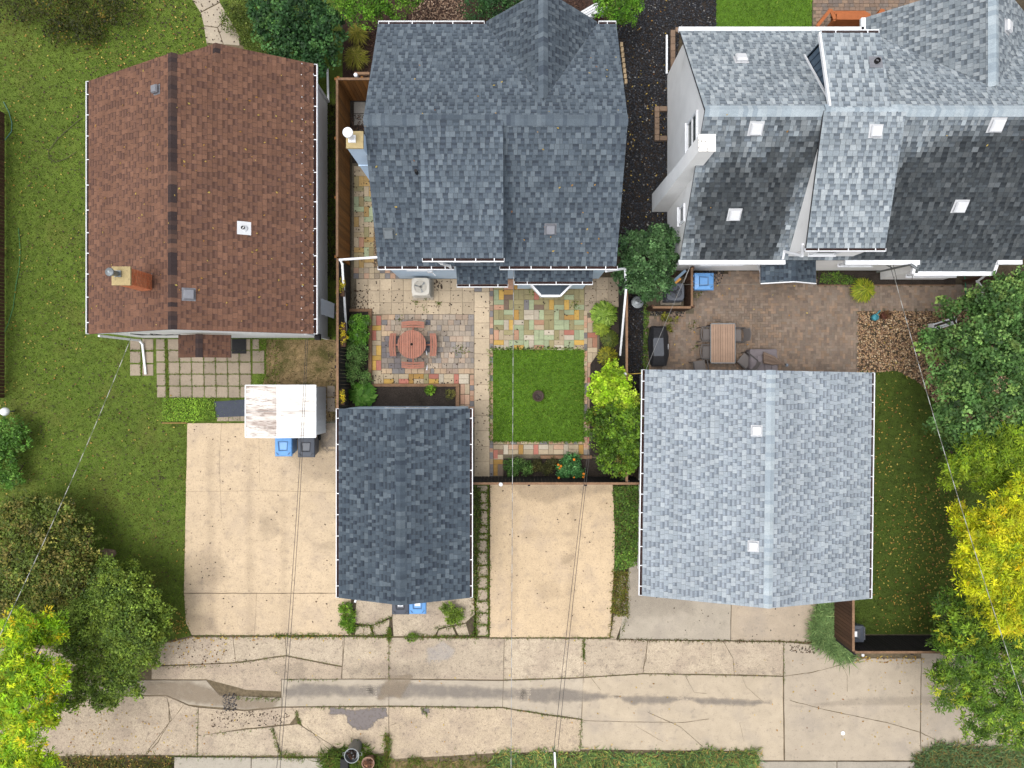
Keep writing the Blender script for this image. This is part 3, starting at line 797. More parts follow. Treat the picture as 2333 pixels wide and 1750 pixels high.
def window(house, ctr, nrm, w, h, panes=2, vertical=False):
    ctr, nrm = Vector(ctr), Vector(nrm).normalized(); up = Vector((0, 0, 1)); s = up.cross(nrm)
    mb = MB(); f = 0.07; ax = (s, up, nrm)
    for a, b, hw, hh in ((0, h/2, w/2+f, f/2), (0, -h/2, w/2+f, f/2), (w/2+f/2, 0, f/2, h/2), (-w/2-f/2, 0, f/2, h/2)):
        mb.obox(ctr + s*a + up*b + nrm*0.03, ax, (hw, hh, 0.035))
    for i in range(1, panes):
        k = -w/2 + w*i/panes if not vertical else -h/2 + h*i/panes
        if vertical: mb.obox(ctr + up*k + nrm*0.025, ax, (w/2, 0.025, 0.03))
        else: mb.obox(ctr + s*k + nrm*0.025, ax, (0.025, h/2, 0.03))
    mb.obox(ctr - up*(h/2+0.06) + nrm*0.06, ax, (w/2+f+.03, 0.02, 0.06))
    wd = mb.build('window', M_white, house)
    for i in range(panes):
        mb = MB()
        if vertical: mb.obox(ctr + up*(-h/2 + h*(i+.5)/panes) + nrm*0.012, ax, (w/2, h/panes/2-.02, 0.006))
        else: mb.obox(ctr + s*(-w/2 + w*(i+.5)/panes) + nrm*0.012, ax, (w/panes/2-.02, h/2, 0.006))
        mb.build('pane', M_glass, wd)
    return wd

# ---------------------------------------------------------------- brown roofed house
xl, xm, xr = -14.80, -10.90, -6.94; ys, yn, yw = 1.75, 10.60, 11.20; ze, zr = 2.96, 5.0
sl = (zr-ze)/(xr-xm)
hb = thing('brown_roof_house', 'low house with brown shingle gable roof and brick chimney beside the wide lawn', 'house', (xm, 6.2, 0))
mb = MB(); gable_wall(mb, xl+.30, xr-.30, ys+.06, yn-.06, ze-.12+.30*sl, zr-.16)
mb.box(-9.2-.9, xr-.303, yn-.3, yw-.1, -.002, ze+.02); mb.build('wall', M_siding, hb)
mb = MB()      # lapped boards on the east wall
for i in range(19):
    z = 0.12 + i*0.15
    mb.add([(xr-.295, ys+.05, z), (xr-.295, yw-.08, z), (xr-.282, yw-.08, z), (xr-.282, ys+.05, z), (xr-.297, ys+.05, z+.148), (xr-.297, yw-.08, z+.148)],
           [(0, 1, 2, 3), (3, 2, 5, 4)])
mb.build('siding', M_siding, hb)
mb = MB()      # white corner boards and rake boards on the south gable
mb.bar((xr-.28, ys+.04, 0), (xr-.28, ys+.04, ze), .1, .1, up=(0, 1, 0))
mb.bar((xl+.30, ys+.02, ze-.10), (xm, ys+.02, zr-.12), .03, .16); mb.bar((xr-.02, ys+.02, ze-.10), (xm, ys+.02, zr-.12), .03, .16)
mb.build('trim', M_white, hb)
rb = Roof(hb, PAL_BROWN, 0.155, (0.12, 0.26), 3)
zw = 4.39; xw = -9.74
E1 = [(xr, ys, ze), (xr, yn, ze), (xm, yn, zr), (xm, ys, zr)]
E2 = [(xr, yn, ze), (xr, yw, ze), (xw, yw, ze+(xr-xw)*sl), (xw, yn, ze+(xr-xw)*sl)]
W1 = [(xl, ys, ze), (xl, yn, ze), (xm, yn, zr), (xm, ys, zr)]
zwr = ze+(xr-xw)*sl
W2 = [(-11.3, yn-.9, zwr-1.56*sl), (-11.3, yw, zwr-1.56*sl), (xw, yw, zwr), (xw, yn-.9, zwr)]
rb.slope(E1, weight=2); rb.slope(W1); rb.slope(E2); rb.slope(W2)
rb.caps_line((xm, ys, zr), (xm, yn, zr), 0.15, sl, pal=PAL_BCAP)
rb.caps_line((xw, yn-.02, zwr), (xw, yw, zwr), 0.13, sl, pal=PAL_BCAP)
rb.done(M_white, 'brown')
gutter(hb, (xl, ys, ze-.01), (xl, yn, ze-.01), (-1, 0, 0), 0.11, straps=0.8)
gutter(hb, (xr, ys, ze-.01), (xr, yw, ze-.01), (1, 0, 0), 0.12, straps=1.0)
box_vent(hb, hit(358, 205, W1), W1, 0.26, 0.16); box_vent(hb, hit(430, 671, E1), E1, 0.34, 0.12)
pipe_vent(hb, hit(556, 520, E1), E1, 0.44, 0.06, 0.12, flmat=M_ventwhite)
# brick chimney, laid course by course
cx0, cx1, cy0, cy1 = -12.25, -11.75, 3.07, 3.57; zb, zt = 4.05, 5.84
mb = MB(); mb.box(cx0+.012, cx1-.012, cy0+.012, cy1-.012, zb-.2, zt); chim = mb.build('chimney', M_mortar, hb)
ncs = int((zt-zb+.3)/0.075)
for k in range(ncs):
    z = zt - (k+1)*0.075
    for side in range(4):
        L = (cx1-cx0) if side in (0, 2) else (cy1-cy0)
        off = 0 if (k+side) % 2 == 0 else 0.10
        u = 0 if off == 0 else -0.10
        while u < L-1e-4:
            a, b = max(0, u), min(L, u+0.2)
            if b-a > .03:
                ti = RNG.randrange(4); col = [(1, 1, 1), (.86, .84, .84), (1.12, 1.08, 1.05), (.95, .8, .75)][ti]
                me = piece_mesh(('brick', ti, round(b-a, 2)), lambda m_, L2=b-a: m_.box(0.006, L2-.006, 0, .03, 0.005, .062, col), M_brick)
                if side == 0: M = Matrix.Translation((cx0+a, cy0-.004, z))
                elif side == 1: M = Matrix.Translation((cx1+.004, cy0+a, z)) @ Matrix.Rotation(math.pi/2, 4, 'Z')
                elif side == 2: M = Matrix.Translation((cx1-a, cy1+.004, z)) @ Matrix.Rotation(math.pi, 4, 'Z')
                else: M = Matrix.Translation((cx0-.004, cy1-a, z)) @ Matrix.Rotation(-math.pi/2, 4, 'Z')
                piece('brick', me, chim, M)
            u += 0.2
mb = MB(); mb.box(cx0-.04, cx1+.04, cy0-.04, cy1+.04, zt, zt+.07); mb.build('chimney_cap', M_cap, chim, bevel=.01)
mb = MB(); mb.box(-12.18, -11.98, 3.28, 3.48, zt+.07, zt+.12)
mb.tube([(-12.10, 3.37, zt+.12), (-12.10, 3.37, zt+.46)], .085, 16)
mb.lathe(-12.10, 3.37, [(.12, zt+.44), (.135, zt+.50), (.12, zt+.52), (.03, zt+.56)], 20); mb.build('flue_pipe', M_galv, chim)
mb = MB(); mb.box(cx1-.02, cx1+.06, cy0-.05, cy1+.05, 4.50, 4.56, (.5, .4, .36)); mb.build('flashing', M_galv, chim)
# entry canopy on the south wall
yc0, yc1 = 0.94, 1.75; zc = 2.45
xa, xb = P(408, 790, 2.4).x, P(527, 790, 2.4).x; xcn = P(453, 790, 2.85).x
zrc = 2.86
ca = Roof(hb, PAL_BROWN, 0.15, (0.12, 0.24), 9, budget=60)
CA = [(xb, yc0, zc), (xb, yc1, zc), (xcn, yc1, zrc), (xcn, yc0, zrc)]; CB = [(xa, yc0, zc), (xa, yc1, zc), (xcn, yc1, zrc), (xcn, yc0, zrc)]
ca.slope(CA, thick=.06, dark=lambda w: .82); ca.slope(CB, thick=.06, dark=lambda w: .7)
ca.caps_line((xcn, yc0, zrc), (xcn, yc1, zrc), .13, .3, pal=PAL_BCAP)
ca.done(M_white, 'canopy').name = 'canopy'

# house details
awn = [P(730.6, 679, 1.75), P(762, 691.6, 1.35), P(760.4, 725.5, 1.35), P(730.6, 716, 1.75)]
mb = MB(); mb.extrude(awn, (0, 0, -.03)); mb.add([awn[1], awn[2], awn[2]-Vector((0, 0, .12)), awn[1]-Vector((0, 0, .12))], [(0, 1, 2, 3)])
mb.build('window_awning', mk('light_grey_sheet', c(176, 182, 190), .5, noise=((8, .06),)), hb)
mb = MB(); q = P(722, 779, 2.0); mb.box(q.x-.09, q.x+.09, ys-.14, ys+.08, 1.75, 2.0); mb.lathe(q.x, ys-.03, [(.10, 2.0), (.02, 2.08)], 10)
mb.build('wall_lantern', M_rubber, hb)
mb = MB(); q = P(729, 618, 2.4); mb.lathe(xr-.2, q.y, [(.09, 2.1), (.11, 2.25), (.03, 2.3)], 12, c(88, 150, 140)); mb.build('wall_light', M_paint, hb)
downspout(hb, [(P(326, 770).x, ys-.06, 2.9), (P(326, 770).x, ys-.06, .25), (P(327, 775).x, P(327, 785).y, .08), (P(334, 853).x, P(334, 853).y, .06)])
downspout(hb, [(xr-.24, yw-.15, 2.8), (xr-.24, yw-.15, .12), (P(747, 158).x, P(747, 158).y, .06)])
mb = MB()
for (a, b) in (((302, 764), (392, 760)), ((300, 760), (345, 768)), ((345, 757), (408, 766))):
    p, q = P(*a, 3.2), P(*b, 3.0); mb.tube([(p.x, ys-.02, 3.3), ((p.x+q.x)/2, ys-.05, 3.05), (q.x, ys-.02, 2.9)], .012, 6)
mb.build('service_cable', M_rubber, hb)
# string lights on the east eave
sg = thing('string_lights', 'string of small white bulbs clipped along the brown roof edge', 'lights', (xr-.3, 6, ze+.2))
mb = MB(); pth = []
for i in range(25):
    y = ys + .1 + i*(yw-ys-.2)/24; x = xr - .34 + .015*math.sin(i*2.1); z = ze + (xr-x)*sl + .03
    me = piece_mesh(('bulb',), lambda m_: m_.lathe(0, 0, [(.006, 0), (.017, .014), (.015, .03), (.003, .04)], 8), M_white)
    piece('bulb', me, sg, Matrix.Translation((x, y, z)))
    pth.append((x, y, z)); pth.append((xr-.12, y+.17, ze+.075+.02))
mb.tube(pth[:-1], .005, 4); mb.build('cord', M_rubber, sg)
for i in range(22):
    y = ys + .25 + i*.42
    me = PIECE[('bulb',)]; piece('bulb', me, sg, Matrix.Translation((xr+.005, y, ze+.01)))

# ---------------------------------------------------------------- middle slate roofed house
X0, X1 = -4.52, 3.52; ze, zr = 3.8, 6.12; yS, yR, yN = 3.985, 8.04, 12.15
hm = thing('slate_roof_house', 'pale blue house with slate grey shingle roof, shed dormer and rear bay', 'house', (-.5, 8, 0))
mb = MB(); gable_wall(mb, X0+.12, X1-.12, 4.14, yN-.2, ze-.02, zr-.14, 'x'); 
mb.box(X0+2.1, -.37, 4.134, 7.6, ze-.3, 5.36); mb.box(-.70, 2.70, yN-.6, yN-.1, 0, 3.7); mb.build('wall', M_bluewall, hm)
rm = Roof(hm, PAL_MID, 0.165, (0.085, 0.20), 5)
dk = lambda w: 0.93
S1 = [(X0, yS, ze), (X1, yS, ze), (X1, yR, zr), (X0, yR, zr)]
N1 = [(X0, yN, ze), (X1, yN, ze), (X1, yR, zr), (X0, yR, zr)]
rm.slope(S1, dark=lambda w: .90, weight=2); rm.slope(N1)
D1 = [(-2.80, 3.95, 5.45), (-.27, 3.95, 5.45), (-.27, yR-.02, zr+.03), (-2.80, yR-.02, zr+.03)]
rm.slope(D1, weight=1.5)
za = 5.72; xa_, xb_, xc_ = -.88, 2.87, .97; yA = 8.75
GL = [(xa_, yN+.02, ze), (xa_, yN+.02-.001, ze), (xc_, yA, za), (xc_, yN+.02, za)]
nsl = (zr-ze)/(yN-yR)
def valley(xe): return (xe, yN - 0.0, ze)
GLp = [(xa_, yN+.08, ze), (xa_, yN, ze), (xc_, yR + (zr-za)/nsl, za), (xc_, yN+.08, za)]
GRp = [(xb_, yN+.08, ze), (xb_, yN, ze), (xc_, yR + (zr-za)/nsl, za), (xc_, yN+.08, za)]
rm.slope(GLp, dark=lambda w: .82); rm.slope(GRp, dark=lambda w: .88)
rm.caps_line((X0, yR, zr), (X1, yR, zr), .17, .45, step=.13)
rm.caps_line((xc_, yR+(zr-za)/nsl+.1, za), (xc_, yN+.08, za), .15, .9)
rm.done(M_trim, 'mid')
mb = MB()   # dormer cheeks
for x in (-2.72, -.35):
    mb.extrude([(x-.02, 4.12, ze+.02), (x-.02, 4.12, 5.40), (x-.02, 7.7, 6.02), (x-.02, 7.7, 5.85)], (.04, 0, 0))
mb.build('dormer_wall', M_bluewall, hm)
gutter(hm, (X0-.02, yS, ze-.01), (-1.95, yS, ze-.01), (0, -1, 0), .12)
gutter(hm, (-.42, yS, ze-.01), (X1+.05, yS, ze-.01), (0, -1, 0), .12, straps=.65)
gutter(hm, (-2.82, 3.95, 5.44), (-.24, 3.95, 5.44), (0, -1, 0), .11, straps=.55)
gutter(hm, (X0, yN, ze-.01), (xa_-.05, yN, ze-.01), (0, 1, 0), .11, straps=.6)
gutter(hm, (xb_+.05, yN, ze-.01), (X1, yN, ze-.01), (0, 1, 0), .11)
downspout(hm, [(-2.35, 3.88, 5.35), (-2.25, 3.85, 5.0), (-2.05, 3.88, 4.4), (-2.05, 3.9, 3.85)])
box_vent(hm, hit(887, 532, S1), S1, .32, .15, M_trim); box_vent(hm, hit(1254, 522, S1), S1, .32, .15, M_ventgrey)
pv = hit(950, 395, S1); mb = MB(); mb.tube([pv, pv+Vector((0, 0, .3))], .05, 12); mb.build('vent_pipe', M_rubber, hm)
window(hm, (P(946, 613, 3.0).x, 4.14, 2.9), (0, -1, 0), .55, .7, 1)
window(hm, (-1.5, 4.14, 4.6), (0, -1, 0), .7, .6, 1)
# chimney
mb = MB(); mb.box(-4.98, -4.50, 7.12, 7.60, 0, 6.22); mb.box(-4.99, -4.47, 7.09, 7.62, 4.6, 4.66)
cm = mb.build('chimney', M_bluewall, hm)
mb = MB(); mb.box(-5.0, -4.48, 7.10, 7.62, 6.22, 6.30); mb.build('chimney_cap', M_cap, cm, bevel=.01)
mb = MB(); mb.box(-4.92, -4.70, 7.26, 7.48, 6.30, 6.36); mb.tube([(-4.83, 7.40, 6.36), (-4.83, 7.40, 6.72)], .09, 16)
mb.lathe(-4.83, 7.40, [(.10, 6.70), (.15, 6.74), (.15, 6.80), (.03, 6.86)], 20); mb.build('flue_pipe', M_white, cm)
# rear porch roofs and bay
def lean_roof(name, xa, xb, yo, zo, yi, zi, seed, post=False):
    r = Roof(hm, PAL_SG, .14, (.08, .18), seed, budget=60)
    pts = [(xa, yo, zo), (xb, yo, zo), (xb, yi, zi), (xa, yi, zi)]
    r.slope(pts, thick=.08); d = r.done(M_white, name); d.name = 'porch_roof'
    gutter(hm, (xa-.01, yo, zo-.01), (xb+.01, yo, zo-.01), (0, -1, 0), .11, straps=.75)
pa, pb = P(1041, 650, 2.55).x, P(1157, 650, 2.55).x
lean_roof('pr1', pa, pb, 3.56, 2.55, 4.13, 2.92, 21)
for x in (pa+.08, pb-.08): MB().bar((x, 3.72, 2.05), (x, 4.12, 2.35), .06, .06).add([], []).build('porch_bracket', M_white, hm)
pa, pb = P(1172, 645, 2.75).x, P(1350, 645, 2.75).x
lean_roof('pr2', pa, pb, 3.62, 2.75, 4.13, 3.02, 22)
bx0, bx1 = P(1179, 657).x, P(1328, 657).x
mb = MB(); mb.box(bx0, bx1, 3.74, 4.13, 0, 2.68); mb.build('bump_out', M_bluewall, hm)
b0, b1 = P(1206, 650, 2.0).x, P(1308, 650, 2.0).x; b2, b3 = P(1233, 670, 1.9).x, P(1277, 670, 1.9).x
mb = MB(); mb.prism([(b0+.04, 3.74), (b2+.02, 3.30), (b3-.02, 3.30), (b1-.04, 3.74)], .75, 1.80); mb.build('bay_window', M_white, hm)
mb = MB(); low = [(b0, 3.74, 1.82), (b2, 3.25, 1.82), (b3, 3.25, 1.82), (b1, 3.74, 1.82)]; m0, m1 = (b0+.45, 3.74, 2.15), (b1-.45, 3.74, 2.15)
mb.add([Vector(p) for p in low] + [Vector(m0), Vector(m1)], [(1, 2, 5, 4), (0, 1, 4), (2, 3, 5)], PAL_SG[1][0]); mb.build('bay_roof', M_shingle, hm)
mb = MB()
for a, b in ((0, 1), (1, 2), (2, 3)): mb.bar(Vector(low[a])-Vector((0, 0.02, .01)), Vector(low[b])-Vector((0, .02, .01)), .07, .09)
mb.build('bay_fascia', M_white, hm)
downspout(hm, [P(864, 586, 3.55), P(775, 592, 2.15), P(780, 602, 2.02), P(789, 757, .55)], name='drain_pipe')
downspout(hm, [P(1380, 618, 3.4), P(1424, 612, 2.3), P(1426, 660, 2.05), P(1413, 810, .6)], name='drain_pipe')
mb = MB(); q = P(980, 632, 2.2); mb.box(q.x-.09, q.x+.09, 4.02, 4.14, 2.1, 2.3); mb.tube([(q.x+.1, 4.0, 2.2), (q.x+.2, 3.9, 2.25)], .02, 6); mb.build('wall_light', M_white, hm)

# ---------------------------------------------------------------- small slate garage
gX0, gX1, gXm = -6.15, -1.50, -3.825; gN, gS = -.87, -7.59; ze, zr = 2.6, 3.43
gs = thing('single_garage', 'single garage with dark slate shingle roof between the two concrete pads', 'garage', (gXm, -4.2, 0))
mb = MB(); gable_wall(mb, gX0+.22, gX1-.22, gS+.25, gN, ze+.02, zr-.10); mb.build('wall', M_bluewall, gs)
rg = Roof(gs, PAL_SG, .15, (.10, .24), 12)
sl = (zr-ze)/(gXm-gX0)
A = [(gX0, gS, ze), (gX0, gN, ze), (gXm, gN, zr), (gXm, gS, zr)]; B = [(gX1, gS, ze), (gX1, gN, ze), (gXm, gN, zr), (gXm, gS, zr)]
rg.slope(A); rg.slope(B); rg.caps_line((gXm, gS, zr), (gXm, gN, zr), .16, sl); rg.done(M_white, 'sg')
SGA, SGB = A, B
gutter(gs, (gX0, gS, ze-.01), (gX0, gN, ze-.01), (-1, 0, 0), .10, straps=.75); gutter(gs, (gX1, gS, ze-.01), (gX1, gN, ze-.01), (1, 0, 0), .10, straps=.75)
mb = MB(); q = P(928, 927, 1.8); mb.box(q.x-.8, q.x+.8, gN-.01, gN+.012, 1.35, 2.0); wq = mb.build('window', M_white, gs)
for s_ in (-1, 1): mb = MB(); mb.box(q.x+s_*.38-.33, q.x+s_*.38+.33, gN+.012, gN+.016, 1.42, 1.93); mb.build('pane', M_glass, wq)
mb = MB(); mb.box(gXm-1.2, gXm+1.2, gS+.22, gS+.26, 0, 2.1)
for i in range(4): mb.box(gXm-1.2, gXm+1.2, gS+.20, gS+.23, .08+i*.52, .50+i*.52)
mb.build('garage_door', M_white, gs)
downspout(gs, [(gX0+.35, gS+.2, 2.4), (gX0+.35, gS+.15, .4), P(809, 1372, .12)])

# ---------------------------------------------------------------- double garage
dX0, dX1, dXm = 4.67, 12.73, 8.70; dN, dS = .46, -7.57; ze, zr = 2.6, 3.81
gd = thing('double_garage', 'wide double garage with pale grey shingle roof and two square vents', 'garage', (dXm, -3.55, 0))
mb = MB(); gable_wall(mb, dX0+.30, dX1-.30, dS+.3, dN-.15, ze+.05, zr-.12); mb.build('wall', M_stucco, gd)
rd = Roof(gd, PAL_DG, .150, (.11, .23), 31)
sl = (zr-ze)/(dXm-dX0)
A = [(dX0, dS, ze), (dX0, dN, ze), (dXm, dN, zr), (dXm, dS, zr)]; B = [(dX1, dS, ze), (dX1, dN, ze), (dXm, dN, zr), (dXm, dS, zr)]
rd.slope(A, weight=1.3); rd.slope(B, dark=lambda w: .97)
PAL_DGC = tp([((186, 198, 207), 4, .01), ((196, 207, 214), 3, .01), ((172, 185, 196), 3, .01)], 1.0, .95)
rd.caps_line((dXm, dS, zr), (dXm, dN, zr), .16, sl, pal=PAL_DGC); rd.done(M_white, 'dg')
gutter(gd, (dX0, dS, ze-.01), (dX0, dN, ze-.01), (-1, 0, 0), .11, straps=.62); gutter(gd, (dX1, dS, ze-.01), (dX1, dN, ze-.01), (1, 0, 0), .11, straps=.62)
box_vent(gd, hit(1722, 982, A), A, .31, .13, M_ventwhite); box_vent(gd, hit(1718, 1245, A), A, .31, .13, M_ventwhite)
mb = MB(); mb.box(dXm-2.5, dXm+2.5, dS+.27, dS+.31, 0, 2.15)
for i in range(4): mb.box(dXm-2.5, dXm+2.5, dS+.25, dS+.28, .08+i*.53, .52+i*.53)
mb.build('garage_door', M_white, gd)
DGA, DGB = A, B
gd.rotation_euler = (0, 0, math.radians(-0.75))

# ---------------------------------------------------------------- white stucco house
X0, X1 = 5.86, 17.83; ze, zr = 3.0, 6.15; yS, yR, yN = 4.33, 8.32, 12.33
hw = thing('white_stucco_house', 'large white stucco house with pale grey shingle roof, dormers and tapered chimney', 'house', (11.5, 8.3, 0))
mb = MB(); gable_wall(mb, 6.10, X1-.25, 4.46, yN-.2, ze+.02, zr-.16, 'x')
mb.box(12.55, 17.8, yN-.6, 12.60, 0, 2.9); mb.build('wall', M_stucco, hw)
rw = Roof(hw, PAL_WH, .165, (.09, .21), 41)
msl = (zr-ze)/(yR-yS)
def nz(x, y, s): return float(vnoise(np.array([x]), np.array([y]), s, 5)[0])
def smooth(a, b, x):
    t = max(0, min(1, (x-a)/(b-a))); return t*t*(3-2*t)
RA = random.Random(8)
def algaeL(w):      # dark algae on the south slope west of the dormer: light at the ridge and the outer edge, strongest low and towards the cheek
    f = .42 + .75*smooth(8.1, 6.6, w.y + .5*nz(w.x, w.y, 1.3) - .30*(w.x-7.6)) + .30*(nz(w.x*3, w.y*.4, 1.7)-.5)
    f *= 1 - .75*smooth(9.10, 9.42, w.x + .25*nz(w.x, w.y, 2)) * smooth(7.5, 6.0, w.y)
    f *= .40 + .60*smooth(5.85, 7.0, w.x + .25*nz(w.x, w.y, 1.1))
    f = max(0, min(1, f*(1+RA.uniform(-.22, .22)))); g = 1 - .80*f
    return g*(RA.choice([1.0, 1.0, .9, 1.18, 1.45]) if f > .25 else 1)
def algaeR(w):
    f = .28 + .88*smooth(8.3, 7.0, w.y + .35*nz(w.x, w.y, 1.1) - .24*(w.x-13)) + .28*(nz(w.x*2.5, w.y*.5, 1.5)-.5)
    f *= .2 + .8*smooth(11.9, 13.0, w.x + .3*nz(w.x, w.y, 2) + .12*(8.3-w.y))
    f = max(0, min(1, f*(1+RA.uniform(-.22, .22)))); g = 1 - .80*f
    return g*(RA.choice([1.0, 1.0, .9, 1.18, 1.4]) if f > .25 else 1)
def algae(w): return algaeL(w) if w.x < 10.7 else algaeR(w)
xd = 9.45
SA = [(X0, yS, ze), (X1, yS, ze), (X1, yR, zr), (X0, yR, zr)]
rw.slope(SA, dark=algae, weight=2)
NA = [(X0, yN, ze), (X1, yN, ze), (X1, yR, zr), (X0, yR, zr)]
rw.slope(NA, dark=lambda w: 1.05)
DS = [(9.45, 4.37, 4.92), (11.99, 4.37, 4.92), (11.95, yR-.03, zr+.03), (9.45, yR-.03, zr+.03)]
rw.slope(DS, dark=lambda w: .98, weight=2.5)
DN = [(9.66, 10.98, 5.5), (11.5, 10.98, 5.5), (11.5, yR+.03, zr+.03), (9.66, yR+.03, zr+.03)]
rw.slope(DN, dark=lambda w: 1.04)
# rear bump-out roof strip, below the eave
bz0, bz1 = 2.70, 3.0
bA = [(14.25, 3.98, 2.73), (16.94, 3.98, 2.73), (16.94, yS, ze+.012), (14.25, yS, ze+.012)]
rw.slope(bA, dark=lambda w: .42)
# north-east cross gable
zg = 5.40; xg = 15.2; ge = 12.36; gy = 12.80
gsl = (zg-ze)/(xg-ge)
vy = yR + (zr-zg)/msl
WL = [(ge, gy, ze), (ge, yN, ze), (xg, vy, zg), (xg, gy, zg)]
WR = [(xg+(xg-ge), gy, ze), (xg+(xg-ge), yN, ze), (xg, vy, zg), (xg, gy, zg)]
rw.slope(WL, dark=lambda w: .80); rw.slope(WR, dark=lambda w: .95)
PAL_WC = tp([((196, 208, 216), 4, .01), ((182, 196, 206), 3, .01), ((160, 175, 187), 1.5, .01)])
rw.caps_line((X0, yR, zr), (9.5, yR, zr), .17, .7, pal=PAL_WC); rw.caps_line((9.5, yR, zr+.03), (12.0, yR, zr+.03), .18, .45, pal=PAL_WC); rw.caps_line((12.0, yR, zr), (X1, yR, zr), .17, .7, pal=PAL_WC)
rw.caps_line((xg, vy+.1, zg), (xg, gy, zg), .17, .7, pal=PAL_WC)
rw.done(M_white, 'wh')
mb = MB()    # dormer cheeks and front walls
def mz(y): return zr - abs(y-yR)*msl
mb.extrude([(9.60, 4.46, mz(4.46)-.1), (9.60, 4.46, 4.86), (9.60, yR-.1, zr-.05), (9.60, yR-.1, zr-.12)], (.08, 0, 0))
mb.extrude([(11.80, 4.46, mz(4.46)-.1), (11.80, 4.46, 4.86), (11.80, yR-.1, zr-.05), (11.80, yR-.1, zr-.12)], (.08, 0, 0))
mb.box(9.62, 11.86, 4.445, 4.60, 2.5, 4.855); mb.build('dormer_wall', M_stucco, hw)
mb = MB()
mb.extrude([(9.80, 10.9, mz(10.9)-.1), (9.80, 10.9, 5.46), (9.80, yR+.1, zr-.05), (9.80, yR+.1, zr-.12)], (.07, 0, 0), c(92, 112, 132))
for k in range(9):
    y = 10.85 - k*.28; z0_, z1_ = mz(y), 5.46 + (10.9-y)*.24
    if z1_ > z0_+.05: mb.bar((9.79, y, z0_), (9.79, y, z1_), .03, .02, c(66, 84, 102), up=(1, 0, 0))
mb.box(9.80, 11.36, 10.78, 10.88, 3.6, 5.42, c(92, 112, 132)); mb.build('dormer_wall', M_paint, hw)
mb = MB(); mb.bar((9.64, 11.0, 5.44), (9.64, yR+.1, zr-.02), .06, .12); mb.bar((9.74, 10.95, mz(10.95)+.03), (9.74, yR+.3, zr-.18), .05, .06); mb.build('rake_trim', M_white, hw)
gutter(hw, (X0-.03, yS, ze-.02), (9.55, yS, ze-.02), (0, -1, 0), .14, .12, covered=True)
gutter(hw, (9.42, 4.37, 4.91), (12.03, 4.37, 4.91), (0, -1, 0), .10, straps=.8)
gutter(hw, (11.65, yS, ze-.02), (14.25, yS, ze-.02), (0, -1, 0), .15, .12, covered=True)
gutter(hw, (14.20, 3.98, 2.71), (16.98, 3.98, 2.71), (0, -1, 0), .14, .12, covered=True)
gutter(hw, (14.22, 3.90, 2.72), (14.22, yS-.02, 2.95), (-1, 0, 0), .10, .12, covered=True); gutter(hw, (16.97, 3.90, 2.72), (16.97, yS-.02, 2.95), (1, 0, 0), .10, .12, covered=True)
gutter(hw, (16.98, yS, ze-.02), (X1, yS, ze-.02), (0, -1, 0), .14, .12, covered=True)
gutter(hw, (X0-.03, yN, ze-.02), (12.3, yN, ze-.02), (0, 1, 0), .14, .12, covered=True)
gutter(hw, (9.68, 10.98, 5.49), (11.5, 10.98, 5.49), (0, 1, 0), .11, straps=.7)
gutter(hw, (ge, yN+.02, ze-.02), (ge, gy, ze-.02), (-1, 0, 0), .14, .12, covered=True)
for (px, py, pl, s, h) in ((1688, 137, NA, .42, .16), (1722, 293, SA, .42, .14), (1673, 489, SA, .42, .14), (1995, 299, DS, .38, .14), (2270, 285, SA, .44, .14), (2187, 470, SA, .44, .14), (2293, 62, WR, .42, .14)):
    box_vent(hw, hit(px, py, pl), pl, s*.88, h, M_ventwhite)
pipe_vent(hw, hit(1995, 142, DN), DN, .40, .085, .15, flmat=M_ventgrey)
mb = MB()   # stucco chimney, flared foot
zz = [(0, 5.50, 6.30, 6.76, 7.46), (2.2, 5.55, 6.2, 6.86, 7.46), (3.4, 5.60, 6.12, 6.95, 7.46), (6.38, 5.60, 6.08, 6.98, 7.46)]
vs = []
for (z, a, b, d, e) in zz: vs += [(a, d, z), (b, d, z), (b, e, z), (a, e, z)]
fs = [(0, 3, 2, 1)]
for k in range(3):
    for i in range(4): fs.append((4*k+i, 4*k+(i+1) % 4, 4*k+4+(i+1) % 4, 4*k+4+i))
fs.append((12, 13, 14, 15)); mb.add(vs, fs); cw = mb.build('chimney', M_stucco, hw)
mb = MB(); mb.box(5.58, 6.10, 6.96, 7.48, 6.38, 6.43)
mb.build('chimney_cap', mk('stained_white_cap', c(244, 242, 238, .8), .8, stains=((9, .56, .62, c(110, 104, 98), .8),)), cw)
mb = MB(); mb.lathe(6.0, 7.36, [(.085, 6.43), (.085, 6.47), (.06, 6.47), (.06, 6.44)], 18); mb.build('flue_pipe', M_white, cw)
window(hw, (6.10, 8.45, 3.85), (-1, 0, 0), .95, 1.15, 2, True)
window(hw, (6.10, 6.05, 2.45), (-1, 0, 0), .5, .6, 1)
for (xa, xb, z, n) in ((7.0, 8.4, 2.2, 2), (10.2, 10.95, 4.0, 1), (12.2, 13.3, 1.9, 2)): window(hw, ((xa+xb)/2, 4.46, z), (0, -1, 0), xb-xa, .8, n)
mb = MB(); mb.prism([(14.46, 4.47), (14.46, 4.10), (16.9, 4.10), (16.9, 4.47)], 0, 2.62); mb.build('bump_out', M_stucco, hw)
window(hw, (15.7, 4.10, 1.7), (0, -1, 0), 1.7, .8, 2)
downspout(hw, [P(1829, 556, 4.75), (9.62, 4.25, 4.2), P(1787, 573, 3.25), P(1783, 590, 3.0)])
downspout(hw, [P(1733, 612, 2.3), P(1733, 645, 2.2)], .05)
downspout(hw, [P(1519, 168, .2), P(1519, 80, .08)])
downspout(hw, [(16.9, 3.92, 2.6), (17.0, 3.75, 1.9), P(2240, 660, .5), P(2228, 700, .1)])
